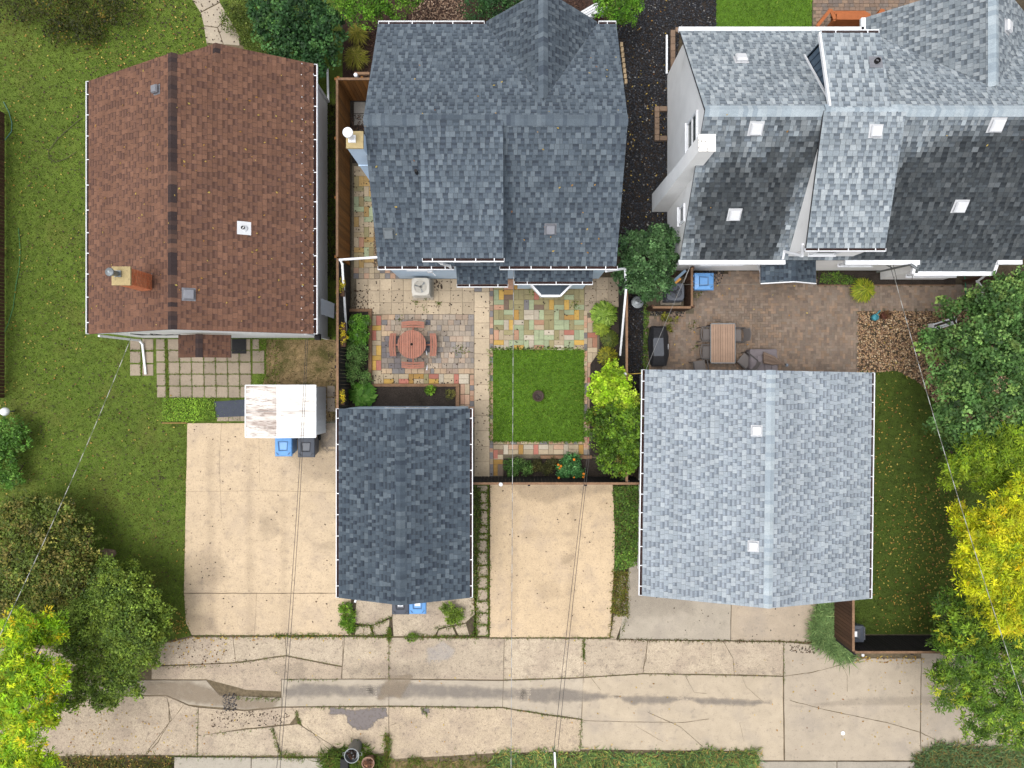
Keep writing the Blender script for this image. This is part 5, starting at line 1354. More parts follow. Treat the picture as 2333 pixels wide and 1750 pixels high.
# side passage, basket weave
for r in range(10):
    for k in range(2):
        x0, y0 = 806+k*23, 378+r*23.2
        cl = [R2.choice([TAN, c(182, 164, 132), c(176, 160, 120), OLV, c(192, 160, 106), Gcol, c(196, 150, 124)]) for _ in range(2)]
        if (r+k) % 2: paver(gp, x0, y0, x0+11.5, y0+23.2, cl[0]); paver(gp, x0+11.5, y0, x0+23, y0+23.2, cl[1])
        else: paver(gp, x0, y0, x0+23, y0+11.6, cl[0]); paver(gp, x0, y0+11.6, x0+23, y0+23.2, cl[1])
passage = struct('path', [(798, 225), (840, 225), (852, 372), (802, 372)], M_darksoil, -.12, -.02, label='dark earth passage beside the cedar fence')
for r in range(2): paver(passage, 806, 232+r*27, 832, 258+r*27, c(150, 146, 140), name='slab')

# ---- herringbone patio of the white house
hp = struct('patio', [(1466, 640), (1520, 632), (1860, 616), (1862, 650), (2290, 650), (2290, 709), (1955, 709), (1953, 880), (1466, 880)], M_sandjoint, -.12, -.02, label='brown herringbone brick patio behind the white house')
PB = [c(150, 131, 116), c(144, 127, 113), c(156, 137, 121), c(139, 123, 111), c(160, 136, 116), c(148, 133, 120)]
bw = 6.05
cells = []
hpoly = [(1472, 722), (1500, 722), (1510, 716), (1580, 712), (1582, 640), (1660, 618), (1862, 618), (1862, 650), (2285, 650), (2285, 708), (1954, 708), (1953, 872), (1472, 872)]
def inpoly(x, y, poly):
    ins = False; j = len(poly)-1
    for i in range(len(poly)):
        xi, yi = poly[i]; xj, yj = poly[j]
        if (yi > y) != (yj > y) and x < (xj-xi)*(y-yi)/(yj-yi)+xi: ins = not ins
        j = i
    return ins
for k in range(-140, 240):
    for m in range(-100, 100):
        ox, oy = 1466+(k-2*m)*bw, 612+(k+2*m)*bw
        for (x0, y0, w, h) in ((ox, oy, 2*bw, bw), (ox-bw, oy, bw, 2*bw)):
            cx_, cy_ = x0+w/2, y0+h/2
            if inpoly(cx_, cy_, hpoly): cells.append((x0, y0, w, h))
cells.sort(key=lambda q: (q[0]+q[2]/2-1700)**2+(q[1]+q[3]/2-760)**2)
rest = MB()
for i, (x0, y0, w, h) in enumerate(cells):
    cl = R2.choice(PB)
    if i < 300: paver(hp, x0, y0, x0+w, y0+h, cl, gap=.006, jit=4)
    else:
        a, b = P(x0, y0+h), P(x0+w, y0); z = R2.uniform(-.003, .002)
        rest.box(a.x+.003, b.x-.003, a.y+.003, b.y-.003, -.04, z, mul(cl, .88+.08*R2.randrange(4)), bottom=False)
rest.build('paver_field', M_paver, hp, kind='stuff')
fw = struct('pavement', [(1852, -80), (2120, -80), (2120, 66), (1852, 66)], M_sandjoint, -.12, -.03, label='grey brown brick walk at the front of the white house')
for r in range(14):
    x = 1853 + (r % 2)*6
    while x < 2110: w = R2.choice([9, 13, 13]); paver(fw, x, -50+r*8.2, x+w, -41.8+r*8.2, R2.choice([c(150, 128, 112), c(140, 122, 110), c(162, 138, 118), c(130, 118, 110)]), top=-.01); x += w

# ---- gravel beds
gb = struct('gravel_bed', [(1405, -80), (1632, -80), (1632, 72), (1548, 78), (1530, 300), (1524, 640), (1476, 700), (1476, 1010), (1424, 1010), (1426, 860), (1424, 640), (1408, 560)], M_darksoil, -.12, -.03, label='black gravel strip between the two grey roofed houses')
BK = [(c(52, 54, 62), 4), (c(40, 42, 48), 4), (c(74, 76, 84), 2), (c(108, 108, 112), .6), (c(180, 178, 172), .15)]
stones('black_gravel', [[(1405, -20), (1632, -20), (1632, 72), (1548, 78), (1530, 300), (1524, 560), (1405, 560)]], 520, .07, BK, -.03, 'black gravel filling the gap between the houses', 41)
stones('black_gravel', [[(1430, 660), (1476, 690), (1474, 865), (1466, 1000), (1428, 1000)], [(1580, 618), (1650, 616), (1640, 648), (1580, 652)], [(1475, 702), (1560, 706), (1560, 722), (1475, 718)]], 520, .065, BK, -.025, 'black gravel beside the garden fence and covered grill', 42)
pb = struct('gravel_bed', [(1954, 709), (2300, 709), (2300, 960), (2160, 965), (2130, 915), (2090, 868), (2045, 845), (1953, 850)], M_soil, -.12, -.036, label='tan pebble bed beside the herringbone patio')
PE = [(c(206, 172, 130), 4), (c(178, 142, 108), 4), (c(150, 116, 90), 3), (c(226, 202, 166), 2), (c(112, 88, 74), 2), (c(190, 160, 132), 2)]
stones('pebbles', [[(1954, 709), (2300, 709), (2300, 960), (2165, 968), (2130, 915), (2090, 868), (2045, 845), (1953, 850)]], 620, .075, PE, -.03, 'tan and brown pebbles beside the herringbone patio', 43)
stones('pebbles', [[(850, 500), (858, 500), (866, 612), (852, 612)]], 600, .05, PE, -.02, 'narrow strip of pebbles along the slate roofed house wall', 44)
mulch = struct('mulch_bed', [(770, -80), (1400, -80), (1405, 60), (1408, 110), (860, 110), (830, 225), (770, 225)], M_debris, -.12, -.034, label='brown mulch bed in front of the slate roofed house')
stones('wood_chips', [[(930, -20), (1056, -20), (1062, 40), (1050, 55), (940, 55)]], 500, .07, [(c(170, 140, 116), 3), (c(136, 108, 88), 3), (c(110, 84, 70), 2), (c(196, 170, 146), 1)], -.03, 'light wood chips in a round bed at the house front', 45)
stones('wood_chips', [[(830, 60), (860, 60), (850, 150), (830, 200)], [(1160, 0), (1340, 0), (1360, 60), (1160, 60)], [(800, 262), (830, 262), (830, 300), (800, 300)]], 300, .06, [(c(96, 66, 54), 3), (c(70, 52, 44), 3), (c(120, 90, 70), 1)], -.03, 'dark reddish mulch around the slate roofed house', 46)
# ================================================================== THINGS IN THE YARDS
fence('cedar_fence', 'orange cedar board fence beside the passage of the slate roofed house', (-6.4, 4.66), (-6.4, 11.16), 1.85, M_cedar, -1, M_oldwood, posts=4, hj=.02)
fence('cedar_fence', 'short cedar fence closing the passage at the house front', (-6.36, 11.16), (-4.62, 11.16), 1.85, M_cedar, -1, M_oldwood, posts=3)
fence('garden_fence', 'black garden fence with flower boxes beside the brown house', (-6.4, -1.37), (-6.4, 4.60), 1.80, M_blackfence, -1, M_oldwood, posts=4)
fence('garden_fence', 'black garden fence with brown cap behind the orange flower bush', (-1.46, -3.66), (4.80, -3.66), 1.73, M_blackfence, 1, M_oldwood, posts=4)
fence('garden_fence', 'black garden fence between the hosta bed and the covered grill', (4.22, -3.58), (4.22, 3.95), 1.73, M_blackfence, 1, M_oldwood, posts=4)
fence('yard_fence', 'low brown board fence at the outer edge of the wide lawn', (-19.95, -.5), (-19.95, 10.6), 1.5, M_brownfence, -1, None, posts=5)
fence('yard_fence', 'brown board fence running down from the double garage corner', (12.60, -9.86), (12.60, -7.35), 1.62, M_brownfence, 1, M_oldwood, posts=2)
fence('yard_fence', 'black backed board fence between the shaded lawn and the alley', (12.66, -9.90), (19.0, -9.90), 1.62, M_blackfence, 1, M_oldwood, posts=4)
fence('yard_fence', 'dark brown board fence beside the white house bump-out', (17.75, 4.0), (21.0, 4.0), 1.7, M_brownfence, -1, None, posts=3)
fence('privacy_screen', 'brown screen fence in front of the dark air conditioner', (5.30, 2.89), (6.74, 2.89), 1.1, M_brownfence, -1, M_oldwood, posts=2)
fence('privacy_screen', 'brown screen fence on the patio side of the dark air conditioner', (6.78, 2.93), (6.78, 4.38), 1.1, M_brownfence, 1, M_oldwood, posts=2)
for (px, py, z, lb) in ((810, 170, 2.0, 'white capped post beside the short cedar fence'), (1141, 1104, 1.85, 'small white solar cap light on the black garden fence'), (1424, 853, 1.85, 'small white post cap on the fence beside the lime bush')):
    p = P(px, py, z); mb = MB(); mb.box(p.x-.05, p.x+.05, p.y-.05, p.y+.05, 0 if z > 1.9 else z-.08, z-.03, (.75, .6, .5)); mb.lathe(p.x, p.y, [(.075, z-.03), (.07, z), (.02, z+.04)], 12)
    tag(mb.build('fence_light', M_white), lb, 'light')
mb = MB(); mb.bar(P(808, 168, 1.95), P(842, 168, 1.95), .09, .09); tag(mb.build('gate_beam', M_oldwood), 'pale timber beam over the passage gate by the slate roof', 'beam')
mb = MB(); mb.tube([P(1425, 853, 1.7), P(1466, 850, 2.3)], .012, 6, c(214, 180, 90)); tag(mb.build('bamboo_stick', M_paint), 'thin yellow stick leaning from the fence to the double garage', 'stick')
# flower boxes hung on the black fence
YL = [(c(238, 214, 40), 4), (c(250, 226, 70), 2), (c(150, 160, 40), 1.5)]
for k, (px, py, hgt, lb) in enumerate(((778, 652, 46, 'yellow flowering box nearest the end of the cedar fence'), (781, 762, 56, 'yellow flowering box on the fence beside the bright leafy shrub'), (778, 905, 36, 'yellow flowering box on the fence beside the rhubarb'))):
    t = thing('flower_box', lb, 'planter', P(px, py, 1.5)); p = P(px, py, 1.62); L = hgt*25.3/F/2
    MB().box(p.x-.09, p.x+.09, p.y-L, p.y+L, 1.44, 1.60).build('box', M_brownfence, t)
    foliage('flowers', t, [(p.x+.02, p.y+L*.5, 1.66, .14, .08), (p.x, p.y-L*.4, 1.66, .16, .08), (p.x+.03, p.y, 1.66, .10, .07)], 260, .045, YL, 60+k, clump=.08, per=10, up=.8)

# ---- white metal shed
sx0, sx1, sxm = P(560, 935, 1.55).x, P(720, 935, 1.55).x, P(634, 935, 1.8).x; sy0, sy1 = P(600, 996, 1.55).y, P(600, 878, 1.55).y
sh = thing('garden_shed', 'low white shed with dirt streaked ribbed roof beside two bins', 'shed', ((sx0+sx1)/2, (sy0+sy1)/2, 0))
mb = MB(); gable_wall(mb, sx0+.05, sx1-.05, sy0+.06, sy1-.06, 1.5, 1.68)
for k in range(9):
    y = sy0+.15+k*.2; mb.box(sx1-.055, sx1-.035, y, y+.04, 0, 1.5)
mb.build('wall', M_white, sh)
MB().extrude([(sx0, sy0, 1.55), (sxm, sy0, 1.74), (sxm, sy1, 1.74), (sx0, sy1, 1.55)], (0, 0, .025)).build('roof_panel', M_dirtyroof, sh)
MB().extrude([(sx1, sy0, 1.55), (sxm, sy0, 1.742), (sxm, sy1, 1.742), (sx1, sy1, 1.55)], (0, 0, .025)).build('roof_panel', M_cleanroof, sh)
MB().extrude([(sxm-.07, sy0, 1.765), (sxm, sy0, 1.785), (sxm+.07, sy0, 1.765)], (0, sy1-sy0, 0)).build('ridge_strip', M_white, sh)
mb = MB()
for a in (0, 1): mb.bar((sx0, (sy0, sy1)[a], 1.585), (sxm, (sy0, sy1)[a], 1.775), .04, .03); mb.bar((sx1, (sy0, sy1)[a], 1.585), (sxm, (sy0, sy1)[a], 1.775), .04, .03)
mb.bar((sx0, sy0, 1.585), (sx0, sy1, 1.585), .04, .03); mb.bar((sx1, sy0, 1.585), (sx1, sy1, 1.585), .04, .03)
mb.bar((sx0, (sy0+sy1)/2, 1.582), (sxm, (sy0+sy1)/2, 1.772), .012, .006, (.3, .3, .3)); mb.bar((sx1, (sy0+sy1)/2, 1.582), (sxm, (sy0+sy1)/2, 1.772), .012, .006, (.3, .3, .3))
mb.build('roof_edge', M_white, sh)

# ---- wheeled bins
B = 'wheeled bins around the garages'
def bin_at(px, py, rot, mat, lb, **k): p = P(px, py, 1.0); return wheelie_bin(lb, (p.x, p.y), math.radians(rot), mat, B, **k)
bin_at(645, 1017, 180, M_plblue, 'blue wheeled bin standing below the dirty white shed', label_plate=False)
bin_at(697, 1019, 180, M_pldark, 'dark grey wheeled bin standing below the dirty white shed', label_plate=False)
bin_at(912, 1378, 180, M_pldark, 'grey wheeled bin tucked under the eave of the single garage')
bin_at(951, 1377, 180, M_plblue, 'blue wheeled bin tucked under the eave of the single garage')
bin_at(1604, 641, -90, M_plblue, 'blue wheeled bin on the patio by the white house wall', label_plate=False)
bin_at(1947, 1445, 90, M_pldark, 'dark grey wheeled bin in the fence corner on the lawn')

# ---- round picnic table with attached curved benches
p0 = P(938, 784.6, .74); px0, py0 = p0.x, p0.y
tb = thing('picnic_table', 'round red wood picnic table with four curved benches on cobbles', 'table', (px0, py0, 0))
R = .545; nb = 13; w = 2*R/nb
for i in range(nb):
    xa = -R+i*w; xb = xa+w-.013; pts = []
    def yy(x): return math.sqrt(max(0.0004, R*R-x*x))
    xs = [xa+(xb-xa)*k/4 for k in range(5)]
    pts = [(px0+x, py0-yy(x)) for x in xs] + [(px0+x, py0+yy(x)) for x in reversed(xs)]
    mb = MB(); k = RNG.uniform(.86, 1.14)
    if i == nb//2:
        for sgn in (-1, 1):
            pp = [(px0+x, py0+sgn*.045) for x in xs] + [(px0+x, py0+sgn*yy(x)) for x in reversed(xs)]; mb.prism(pp, .705, .74, (k, k, k), True)
    else: mb.prism(pts, .705, .74, (k, k, k), True)
    mb.build('table_board', M_redwood, tb)
mb = MB(); mb.box(px0-.5, px0+.5, py0-.04, py0+.04, .66, .70); mb.box(px0-.04, px0+.04, py0-.5, py0+.5, .655, .70)
for a in range(4):
    d = Vector((math.cos(a*math.pi/2), math.sin(a*math.pi/2), 0)); b0 = Vector((px0, py0, 0))
    mb.bar(b0+d*.22+Vector((0, 0, .66)), b0+d*.42+Vector((0, 0, 0)), .07, .05); mb.bar(b0+d*.2+Vector((0, 0, .36)), b0+d*.86+Vector((0, 0, .38)), .06, .06); mb.bar(b0+d*.80+Vector((0, 0, .38)), b0+d*.84, .06, .05)
mb.build('frame', M_redwood, tb)
mb = MB(); mb.lathe(px0, py0, [(.05, .70), (.052, .748), (.035, .75), (.033, .70)], 14, (.35, .25, .2)); mb.build('umbrella_hole', M_darkmetal, tb)
for a in range(4):
    for k in range(3):
        mb = MB(); vs = []; n = 8; rin = .635+k*.082+.01; s = .44; kk = RNG.uniform(.93, 1.08)
        for j in range(n+1):
            u = -s+2*s*j/n
            for rr in (rin, rin+.074):
                v = rr + .045*(1-(u/s)**2)*(1 if k > 0 else .55)
                vs.append((u, v))
        pts3 = []
        an = a*math.pi/2
        for u, v in vs:
            x = u*math.cos(an)-v*math.sin(an); y = u*math.sin(an)+v*math.cos(an); pts3 += [(px0+x, py0+y, .40), (px0+x, py0+y, .435)]
        fs = []
        for j in range(n):
            b = 4*j; fs += [(b+1, b+3, b+7, b+5), (b, b+1, b+5, b+4), (b+2, b+6, b+7, b+3), (b, b+4, b+6, b+2)]
        fs += [(0, 2, 3, 1), (4*n, 4*n+1, 4*n+3, 4*n+2)]
        mb.add(pts3, fs, (kk, kk, kk)); mb.build('bench_slat', M_redwood, tb)
for k, (px, py, dx, dy) in enumerate(((972, 804, 2, 10), (973, 838, -1, 11))):
    mb = MB(); p, q = P(px-dx/2, py-dy/2), P(px+dx/2, py+dy/2); mb.tube([(p.x, p.y, .035), (q.x, q.y, .03)], [.022, .03], 8)
    tag(mb.build('paper_cup', M_white), ('white paper roll lying beside the east bench of the picnic table', 'white paper roll lying below the picnic table on the cobbles')[k], 'litter')

# ---- raised beds
def bed(label, soil, timbers, z=.12):
    t = thing('raised_bed', label, 'garden bed', P(*soil[0]))
    MB().prism([XY(*p) for p in soil], -.06, z-.03).build('soil', M_darksoil, t)
    for (x0, y0, x1, y1) in timbers:
        a, b = P(x0, y1), P(x1, y0); MB().box(a.x, b.x, a.y, b.y, -.06, z).build('timber', M_oldwood, t, bevel=.01)
    return t
bed('dark soil bed edged with timber above the slate garage', [(850, 881), (1038, 881), (1038, 930), (846, 930)], [(849, 874.5, 1047, 881), (1038.5, 881.3, 1047, 926)])
bed('leafy raised bed with timber edge along the black fence', [(800, 711), (840, 711), (840, 875), (850, 881), (846, 930), (796, 930)], [(794, 704, 848, 710.7), (840.5, 711, 848, 868)])
bed('raised bed with reddish timber below the small lawn', [(1147, 1045), (1400, 1045), (1400, 1088), (1147, 1088)], [(1231, 1037, 1348, 1044.6)])
bed('planted bed along the fence with hosta and lime bush', [(1366, 700), (1410, 700), (1410, 1040), (1342, 1040), (1345, 830), (1366, 800)], [])
bed('dark planting bed at the foot of the white house', [(1862, 619), (2002, 619), (2002, 637), (2175, 637), (2175, 649), (1862, 649)], [(1862, 649.3, 2175, 650.8)], z=.08)

# ---- air conditioners
def ac_unit(label, px, py, top, half, mat, fan, dark):
    p = P(px, py, top); t = thing('air_conditioner', label, 'air conditioner', (p.x, p.y, 0))
    MB().box(p.x-half-.08, p.x+half+.08, p.y-half-.08, p.y+half+.08, -.02, .05).build('base_pad', M_concg, t)
    mb = MB(); mb.box(p.x-half+.02, p.x+half-.02, p.y-half+.02, p.y+half-.02, .05, top-.06)
    for k in range(12): mb.box(p.x-half, p.x+half, p.y-half, p.y+half, .10+k*(top-.2)/12, .12+k*(top-.2)/12)
    mb.build('coil_cabinet', mat, t)
    s = half*1.02; mb = MB()
    n = 32; ri = half*.74; vs = []; fs = []
    for k in range(n):
        a = 2*math.pi*k/n; ca, sa = math.cos(a), math.sin(a); m = (abs(ca)**6+abs(sa)**6)**(-1/6.)
        vs += [(p.x+ca*m*s, p.y+sa*m*s, top-.07), (p.x+ca*m*s, p.y+sa*m*s, top-.015), (p.x+ca*m*s*.95, p.y+sa*m*s*.95, top), (p.x+ca*ri, p.y+sa*ri, top), (p.x+ca*ri*.98, p.y+sa*ri*.98, top-.10)]
    for k in range(n):
        a, b = 5*k, 5*((k+1) % n)
        for j in range(4): fs.append((a+j, b+j, b+j+1, a+j+1))
    mb.add(vs, fs); mb.build('top_panel', mat, t, smooth=False)
    mb = MB(); mb.lathe(p.x, p.y, [(ri, top-.12), (.01, top-.11)], 28, dark); mb.build('fan_well', M_paint, t)
    for k in range(3):
        mb = MB(); vs = []
        for j in range(7):
            a = k*2*math.pi/3+j*.17; vs += [(p.x+.06*math.cos(a), p.y+.06*math.sin(a), top-.08+j*.006), (p.x+ri*.9*math.cos(a), p.y+ri*.9*math.sin(a), top-.09+j*.008)]
        mb.add(vs, [(2*j, 2*j+1, 2*j+3, 2*j+2) for j in range(6)]); mb.build('fan_blade', fan, t)
    mb = MB(); mb.lathe(p.x, p.y, [(.06, top-.10), (.06, top-.04), (.02, top-.03)], 14, mul(dark, .6)); mb.build('fan_hub', M_paint, t)
    mb = MB()
    for k in range(6):
        rr = ri*(k+1)/6.2; pts = [(p.x+rr*math.cos(2*math.pi*j/24), p.y+rr*math.sin(2*math.pi*j/24), top-.008+.02*(1-rr/ri)) for j in range(25)]; mb.tube(pts, .0035, 4, caps=False)
    for k in range(12):
        a = 2*math.pi*k/12; mb.tube([(p.x+.05*math.cos(a), p.y+.05*math.sin(a), top+.012), (p.x+ri*math.cos(a), p.y+ri*math.sin(a), top-.004)], .003, 4)
    mb.build('grille', mat, t); return t
ac_unit('beige air conditioner with round fan grille on the slab patio', 958, 653, .8, .335, M_acbeige, M_galv, c(124, 124, 122))
ac_unit('dark grey air conditioner inside the brown screen fence', 1539, 665, .82, .33, M_pldark, M_darkmetal, c(50, 52, 58))

# ---- covered grill
t = thing('covered_grill', 'barbecue grill under a fitted black cover on the brick patio', 'grill', P(1500, 788))
mb = MB()
def ring(z, pts): return [P(x, y, z) for x, y in pts]
lv = [ring(.03, [(1480, 745), (1518, 745), (1521, 780), (1519, 815), (1512, 832), (1482, 832), (1478, 815), (1476, 780)]),
      ring(.55, [(1483, 744), (1517, 744), (1522, 772), (1522, 812), (1516, 833), (1484, 834), (1478, 812), (1477, 772)]),
      ring(.92, [(1485, 743), (1516, 743), (1523, 765), (1524, 810), (1518, 834), (1485, 836), (1478, 811), (1476, 772)]),
      ring(1.02, [(1489, 747), (1513, 747), (1520, 768), (1521, 808), (1515, 831), (1488, 832), (1482, 810), (1481, 772)]),
      ring(1.22, [(1490, 770), (1511, 770), (1512, 772), (1513, 808), (1512, 811), (1490, 811), (1488, 808), (1488, 774)])]
vs = [v for l in lv for v in l]; fs = []
for k in range(4):
    for i in range(8): fs.append((8*k+i, 8*k+(i+1) % 8, 8*k+8+(i+1) % 8, 8*k+8+i))
fs.append(tuple(range(32, 40))); mb.add(vs, fs); cv = mb.build('cover', M_cover, t, bevel=.02)
mb = MB(); top = lv[4]; mb.add([v+Vector((0, 0, .006)) for v in (top[0], top[1], top[3], top[4], top[5], top[7])], [(0, 1, 2, 3, 4, 5)], c(88, 92, 100)); mb.build('top_panel', M_paint, cv)
mb = MB(); a = P(1520, 790, .93); mb.box(a.x-.015, a.x+.035, a.y-.1, a.y+.1, .955, .968); mb.build('logo_tag', M_white, cv)

# ---- dining set on the brick patio
q0, q1 = P(1618.8, 827.8, .74), P(1675.8, 736.8, .74)
t = thing('dining_table', 'rectangular taupe slatted dining table on the brick patio', 'table', ((q0.x+q1.x)/2, (q0.y+q1.y)/2, 0))
n = 10; w = (q1.x-q0.x-.04)/n
for i in range(n):
    mb = MB(); k = RNG.uniform(.94, 1.07); mb.box(q0.x+.02+i*w, q0.x+.02+(i+1)*w-.011, q0.y+.03, q1.y-.03, .715, .74, (k, k, k)); mb.build('table_board', M_tablewood, t)
mb = MB(); mb.box(q0.x, q1.x, q0.y, q0.y+.028, .69, .738); mb.box(q0.x, q1.x, q1.y-.028, q1.y, .69, .738); mb.box(q0.x, q0.x+.018, q0.y, q1.y, .69, .738); mb.box(q1.x-.018, q1.x, q0.y, q1.y, .69, .738)
mb.build('frame', M_galv, t)
for x in (q0.x+.05, q1.x-.05):
    for y in (q0.y+.06, q1.y-.06): MB().box(x-.03, x+.03, y-.03, y+.03, 0, .70).build('leg', M_darkmetal, t)
def chair(label, px, py, rot, group='grey sling chairs around the dining table'):
    p = P(px, py, .43); t = thing('patio_chair', label, 'chair', (p.x, p.y, 0), group)
    M = Matrix.Translation((p.x, p.y, 0)) @ Matrix.Rotation(math.radians(rot), 4, 'Z')    # faces local +y
    mb = MB(); mb.box(-.23, .23, -.22, .24, .40, .43); mb.xform(M).build('seat', M_sling, t, bevel=.01)
    mb = MB(); pts = []
    for j in range(9):
        u = -.24+.48*j/8; pts.append((u, -.26-.05*(1-(u/.24)**2)))
    vs = []
    for (u, v) in pts: vs += [(u, v, .44), (u, v-.10, .92)]
    fs = [(2*j, 2*j+2, 2*j+3, 2*j+1) for j in range(8)]; mb.add(vs, fs)
    mb.add([(v_[0], v_[1]-.02, v_[2]) for v_ in vs], fs); mb.tube([(u, v-.11, .93) for u, v in pts], .016, 6); mb.xform(M).build('backrest', M_sling, t)
    for s in (-1, 1):
        mb = MB(); mb.bar((s*.27, -.30, .62), (s*.27, .22, .64), .045, .025); mb.tube([(s*.27, .2, .63), (s*.27, .23, 0)], .016, 8); mb.tube([(s*.27, -.32, .63), (s*.27, -.34, 0)], .016, 8)
        mb.xform(M).build('arm_frame', M_darkmetal, t)
    return t
chair('grey sling chair at the upper left of the slatted dining table', 1614, 762, -90); chair('grey sling chair beside its twin, lower left of the slatted table', 1613, 802, -90)
chair('dark sling chair alone on the right side of the dining table', 1676, 764, 90)
chair('grey sling chair turned askew between the table and covered sofa', 1698, 823, 50)
chair('grey sling chair at the table end, half under the garage eave', 1594, 836, 8)
t = thing('covered_sofa', 'low patio sofa under a grey taupe cover beside the dining table', 'sofa', P(1740, 822))
a, b = P(1709, 846, .6), P(1772, 795, .6); mb = MB(); mb.box(a.x, b.x, a.y-.35, b.y, .02, .58); s0 = mb.build('cover', M_taupe, t, bevel=.06)
mb = MB()
for k in range(4):
    x = a.x+.03+k*(b.x-a.x)/4; mb.box(x, x+(b.x-a.x)/4-.04, a.y-.3, b.y-.30+.06*(k % 2), .58, .62, mul((1, 1, 1), 1.0+.12*(k % 2)))
mb.build('cushion_panel', M_taupe, s0, bevel=.02)
t = thing('patio_umbrella', 'folded brown patio umbrella lying across the covered sofa', 'umbrella', P(1770, 820, .7))
mb = MB(); a, b = P(1738, 815, .72), P(1797, 832, .62); mb.tube([a, b], .022, 8); mb.build('pole', M_darkmetal, t)
mb = MB()
for k in range(7):
    o_ = Vector((0, (k-3)*.045, .02*math.cos(k*2))); e_ = Vector((0, (3-k)*.028, .05))
    mb.tube([a+o_*1.3+Vector((0, 0, .05)), a.lerp(b, .4)+o_*.9+Vector((0, 0, .06)), b-(b-a).normalized()*.2+e_*.5], [.055, .05, .03], 7, mul(c(138, 118, 104), RNG.uniform(.8, 1.15)))
mb.build('canopy', M_paint, t)
mb = MB(); mb.tube([b-Vector((.12, 0, -.03)), b-Vector((.05, 0, -.03))], .06, 10, c(150, 160, 172)); mb.build('crank_housing', M_paint, t)

# ---- small things
t = thing('push_broom', 'blue and white broom with orange bristles leaning by the air conditioner', 'broom', P(1545, 640))
mb = MB(); mb.bar(P(1536, 640, 1.15), P(1562, 616, 1.25), .10, .04, c(120, 146, 170)); mb.build('head', M_paint, t)
mb = MB(); mb.bar(P(1538, 644, 1.08), P(1550, 634, 1.12), .12, .03, c(214, 150, 60)); mb.build('bristles', M_paint, t)
mb = MB(); mb.tube([P(1558, 644, .5), P(1574, 602, 1.7)], .014, 8, c(226, 222, 214)); mb.build('pole', M_paint, t)
p = P(1453, 688, .62); t = thing('metal_bin', 'galvanised metal bin with round lid beside the garden fence', 'bin', (p.x, p.y, 0))
mb = MB(); mb.lathe(p.x, p.y, [(.19, 0), (.22, .58)], 24); mb.build('body', M_galv, t)
mb = MB(); mb.lathe(p.x, p.y, [(.235, .575), (.235, .60), (.20, .61), (.19, .625), (.12, .63), (.11, .645), (.02, .66)], 28); mb.tube([(p.x-.05, p.y, .655), (p.x, p.y, .70), (p.x+.05, p.y, .655)], .01, 6); mb.build('lid', M_galv, t)
p = P(1226, 902); mb = MB(); n = 24
mb.lathe(p.x, p.y, [(.22, -.02), (.225, .17), (.20, .18), (.15, .165), (.145, .05), (.01, .045)], n, c(74, 56, 48)); t = mb.build('fire_ring', M_paint); tag(t, 'rusty iron fire ring in the middle of the small lawn', 'fire pit')
mb = MB(); mb.tube([(p.x-.06, p.y+.05, .06), (p.x+.07, p.y-.08, .09)], .03, 7, c(52, 44, 40)); mb.tube([(p.x+.08, p.y+.03, .06), (p.x-.02, p.y-.09, .08)], .025, 7, c(90, 80, 72)); ob = mb.build('charred_log', M_paint, t)
mb = MB(); rk = [(212, 1268), (228, 1249), (262, 1253), (265, 1262), (248, 1282), (230, 1282)]; mb.prism([XY(*q) for q in rk], -.03, .06); cx_ = P(240, 1265); mb.add([(*XY(*q), .06) for q in rk] + [(cx_.x, cx_.y, .13)], [(i, (i+1) % 6, 6) for i in range(6)])
tag(mb.build('flat_rock', mk('rock', c(150, 128, 108), .9, noise=((6, .2), (30, .25)), bump=(12, .9, .05))), 'flat brown rock on the lawn beside the olive shrubs', 'rock')
p = P(12, 938, .45); t = thing('globe_lamp', 'white globe lamp on a short post at the edge of the wide lawn', 'lamp', (p.x, p.y, 0))
mb = MB(); mb.tube([(p.x, p.y, -.05), (p.x, p.y, .36)], .03, 8); mb.build('post', M_galv, t)
mb = MB(); mb.lathe(p.x, p.y, [(.05, .32), (.15, .40), (.17, .48), (.13, .58), (.03, .63)], 18); mb.build('globe', M_white, t, smooth=True)
p = P(812, 1697); t = thing('metal_can', 'tall galvanised can full of dead leaves beside the alley', 'bin', (p.x, p.y, 0))
mb = MB(); mb.lathe(p.x, p.y, [(.23, 0), (.27, .78), (.285, .79), (.285, .81), (.26, .81), (.25, .60), (.01, .60)], 28); mb.build('body', M_galv, t)
for s in (-1, 1): mb = MB(); mb.tube([(p.x+s*.27, p.y-.06, .66), (p.x+s*.36, p.y-.05, .68), (p.x+s*.36, p.y+.05, .68), (p.x+s*.27, p.y+.06, .66)], .012, 6); mb.build('handle', M_galv, t)
foliage('dead_leaves', t, [(p.x, p.y, .64, .2, .05)], 160, .09, [(c(96, 72, 60), 3), (c(70, 56, 48), 2), (c(130, 96, 74), 1)], 71, clump=.06, per=8)
p = P(843, 1727); t = thing('leaf_pot', 'terracotta pot heaped with fallen leaves next to the metal can', 'pot', (p.x, p.y, 0))
mb = MB(); mb.lathe(p.x, p.y, [(.17, 0), (.24, .36), (.25, .38), (.22, .38), (.2, .3), (.01, .3)], 22, c(168, 132, 112)); mb.build('body', M_paint, t)
foliage('dead_leaves', t, [(p.x, p.y, .34, .18, .05)], 160, .08, [(c(150, 106, 80), 3), (c(110, 80, 64), 2), (c(196, 150, 116), 1)], 72, clump=.06, per=8)
a = P(784, 1742, .3); mb = MB(); mb.box(a.x-.16, a.x+.16, a.y-.35, a.y+.2, 0, .30); tag(mb.build('black_tub', M_rubber, bevel=.03), 'black rubber tub at the foot of the metal can', 'tub')
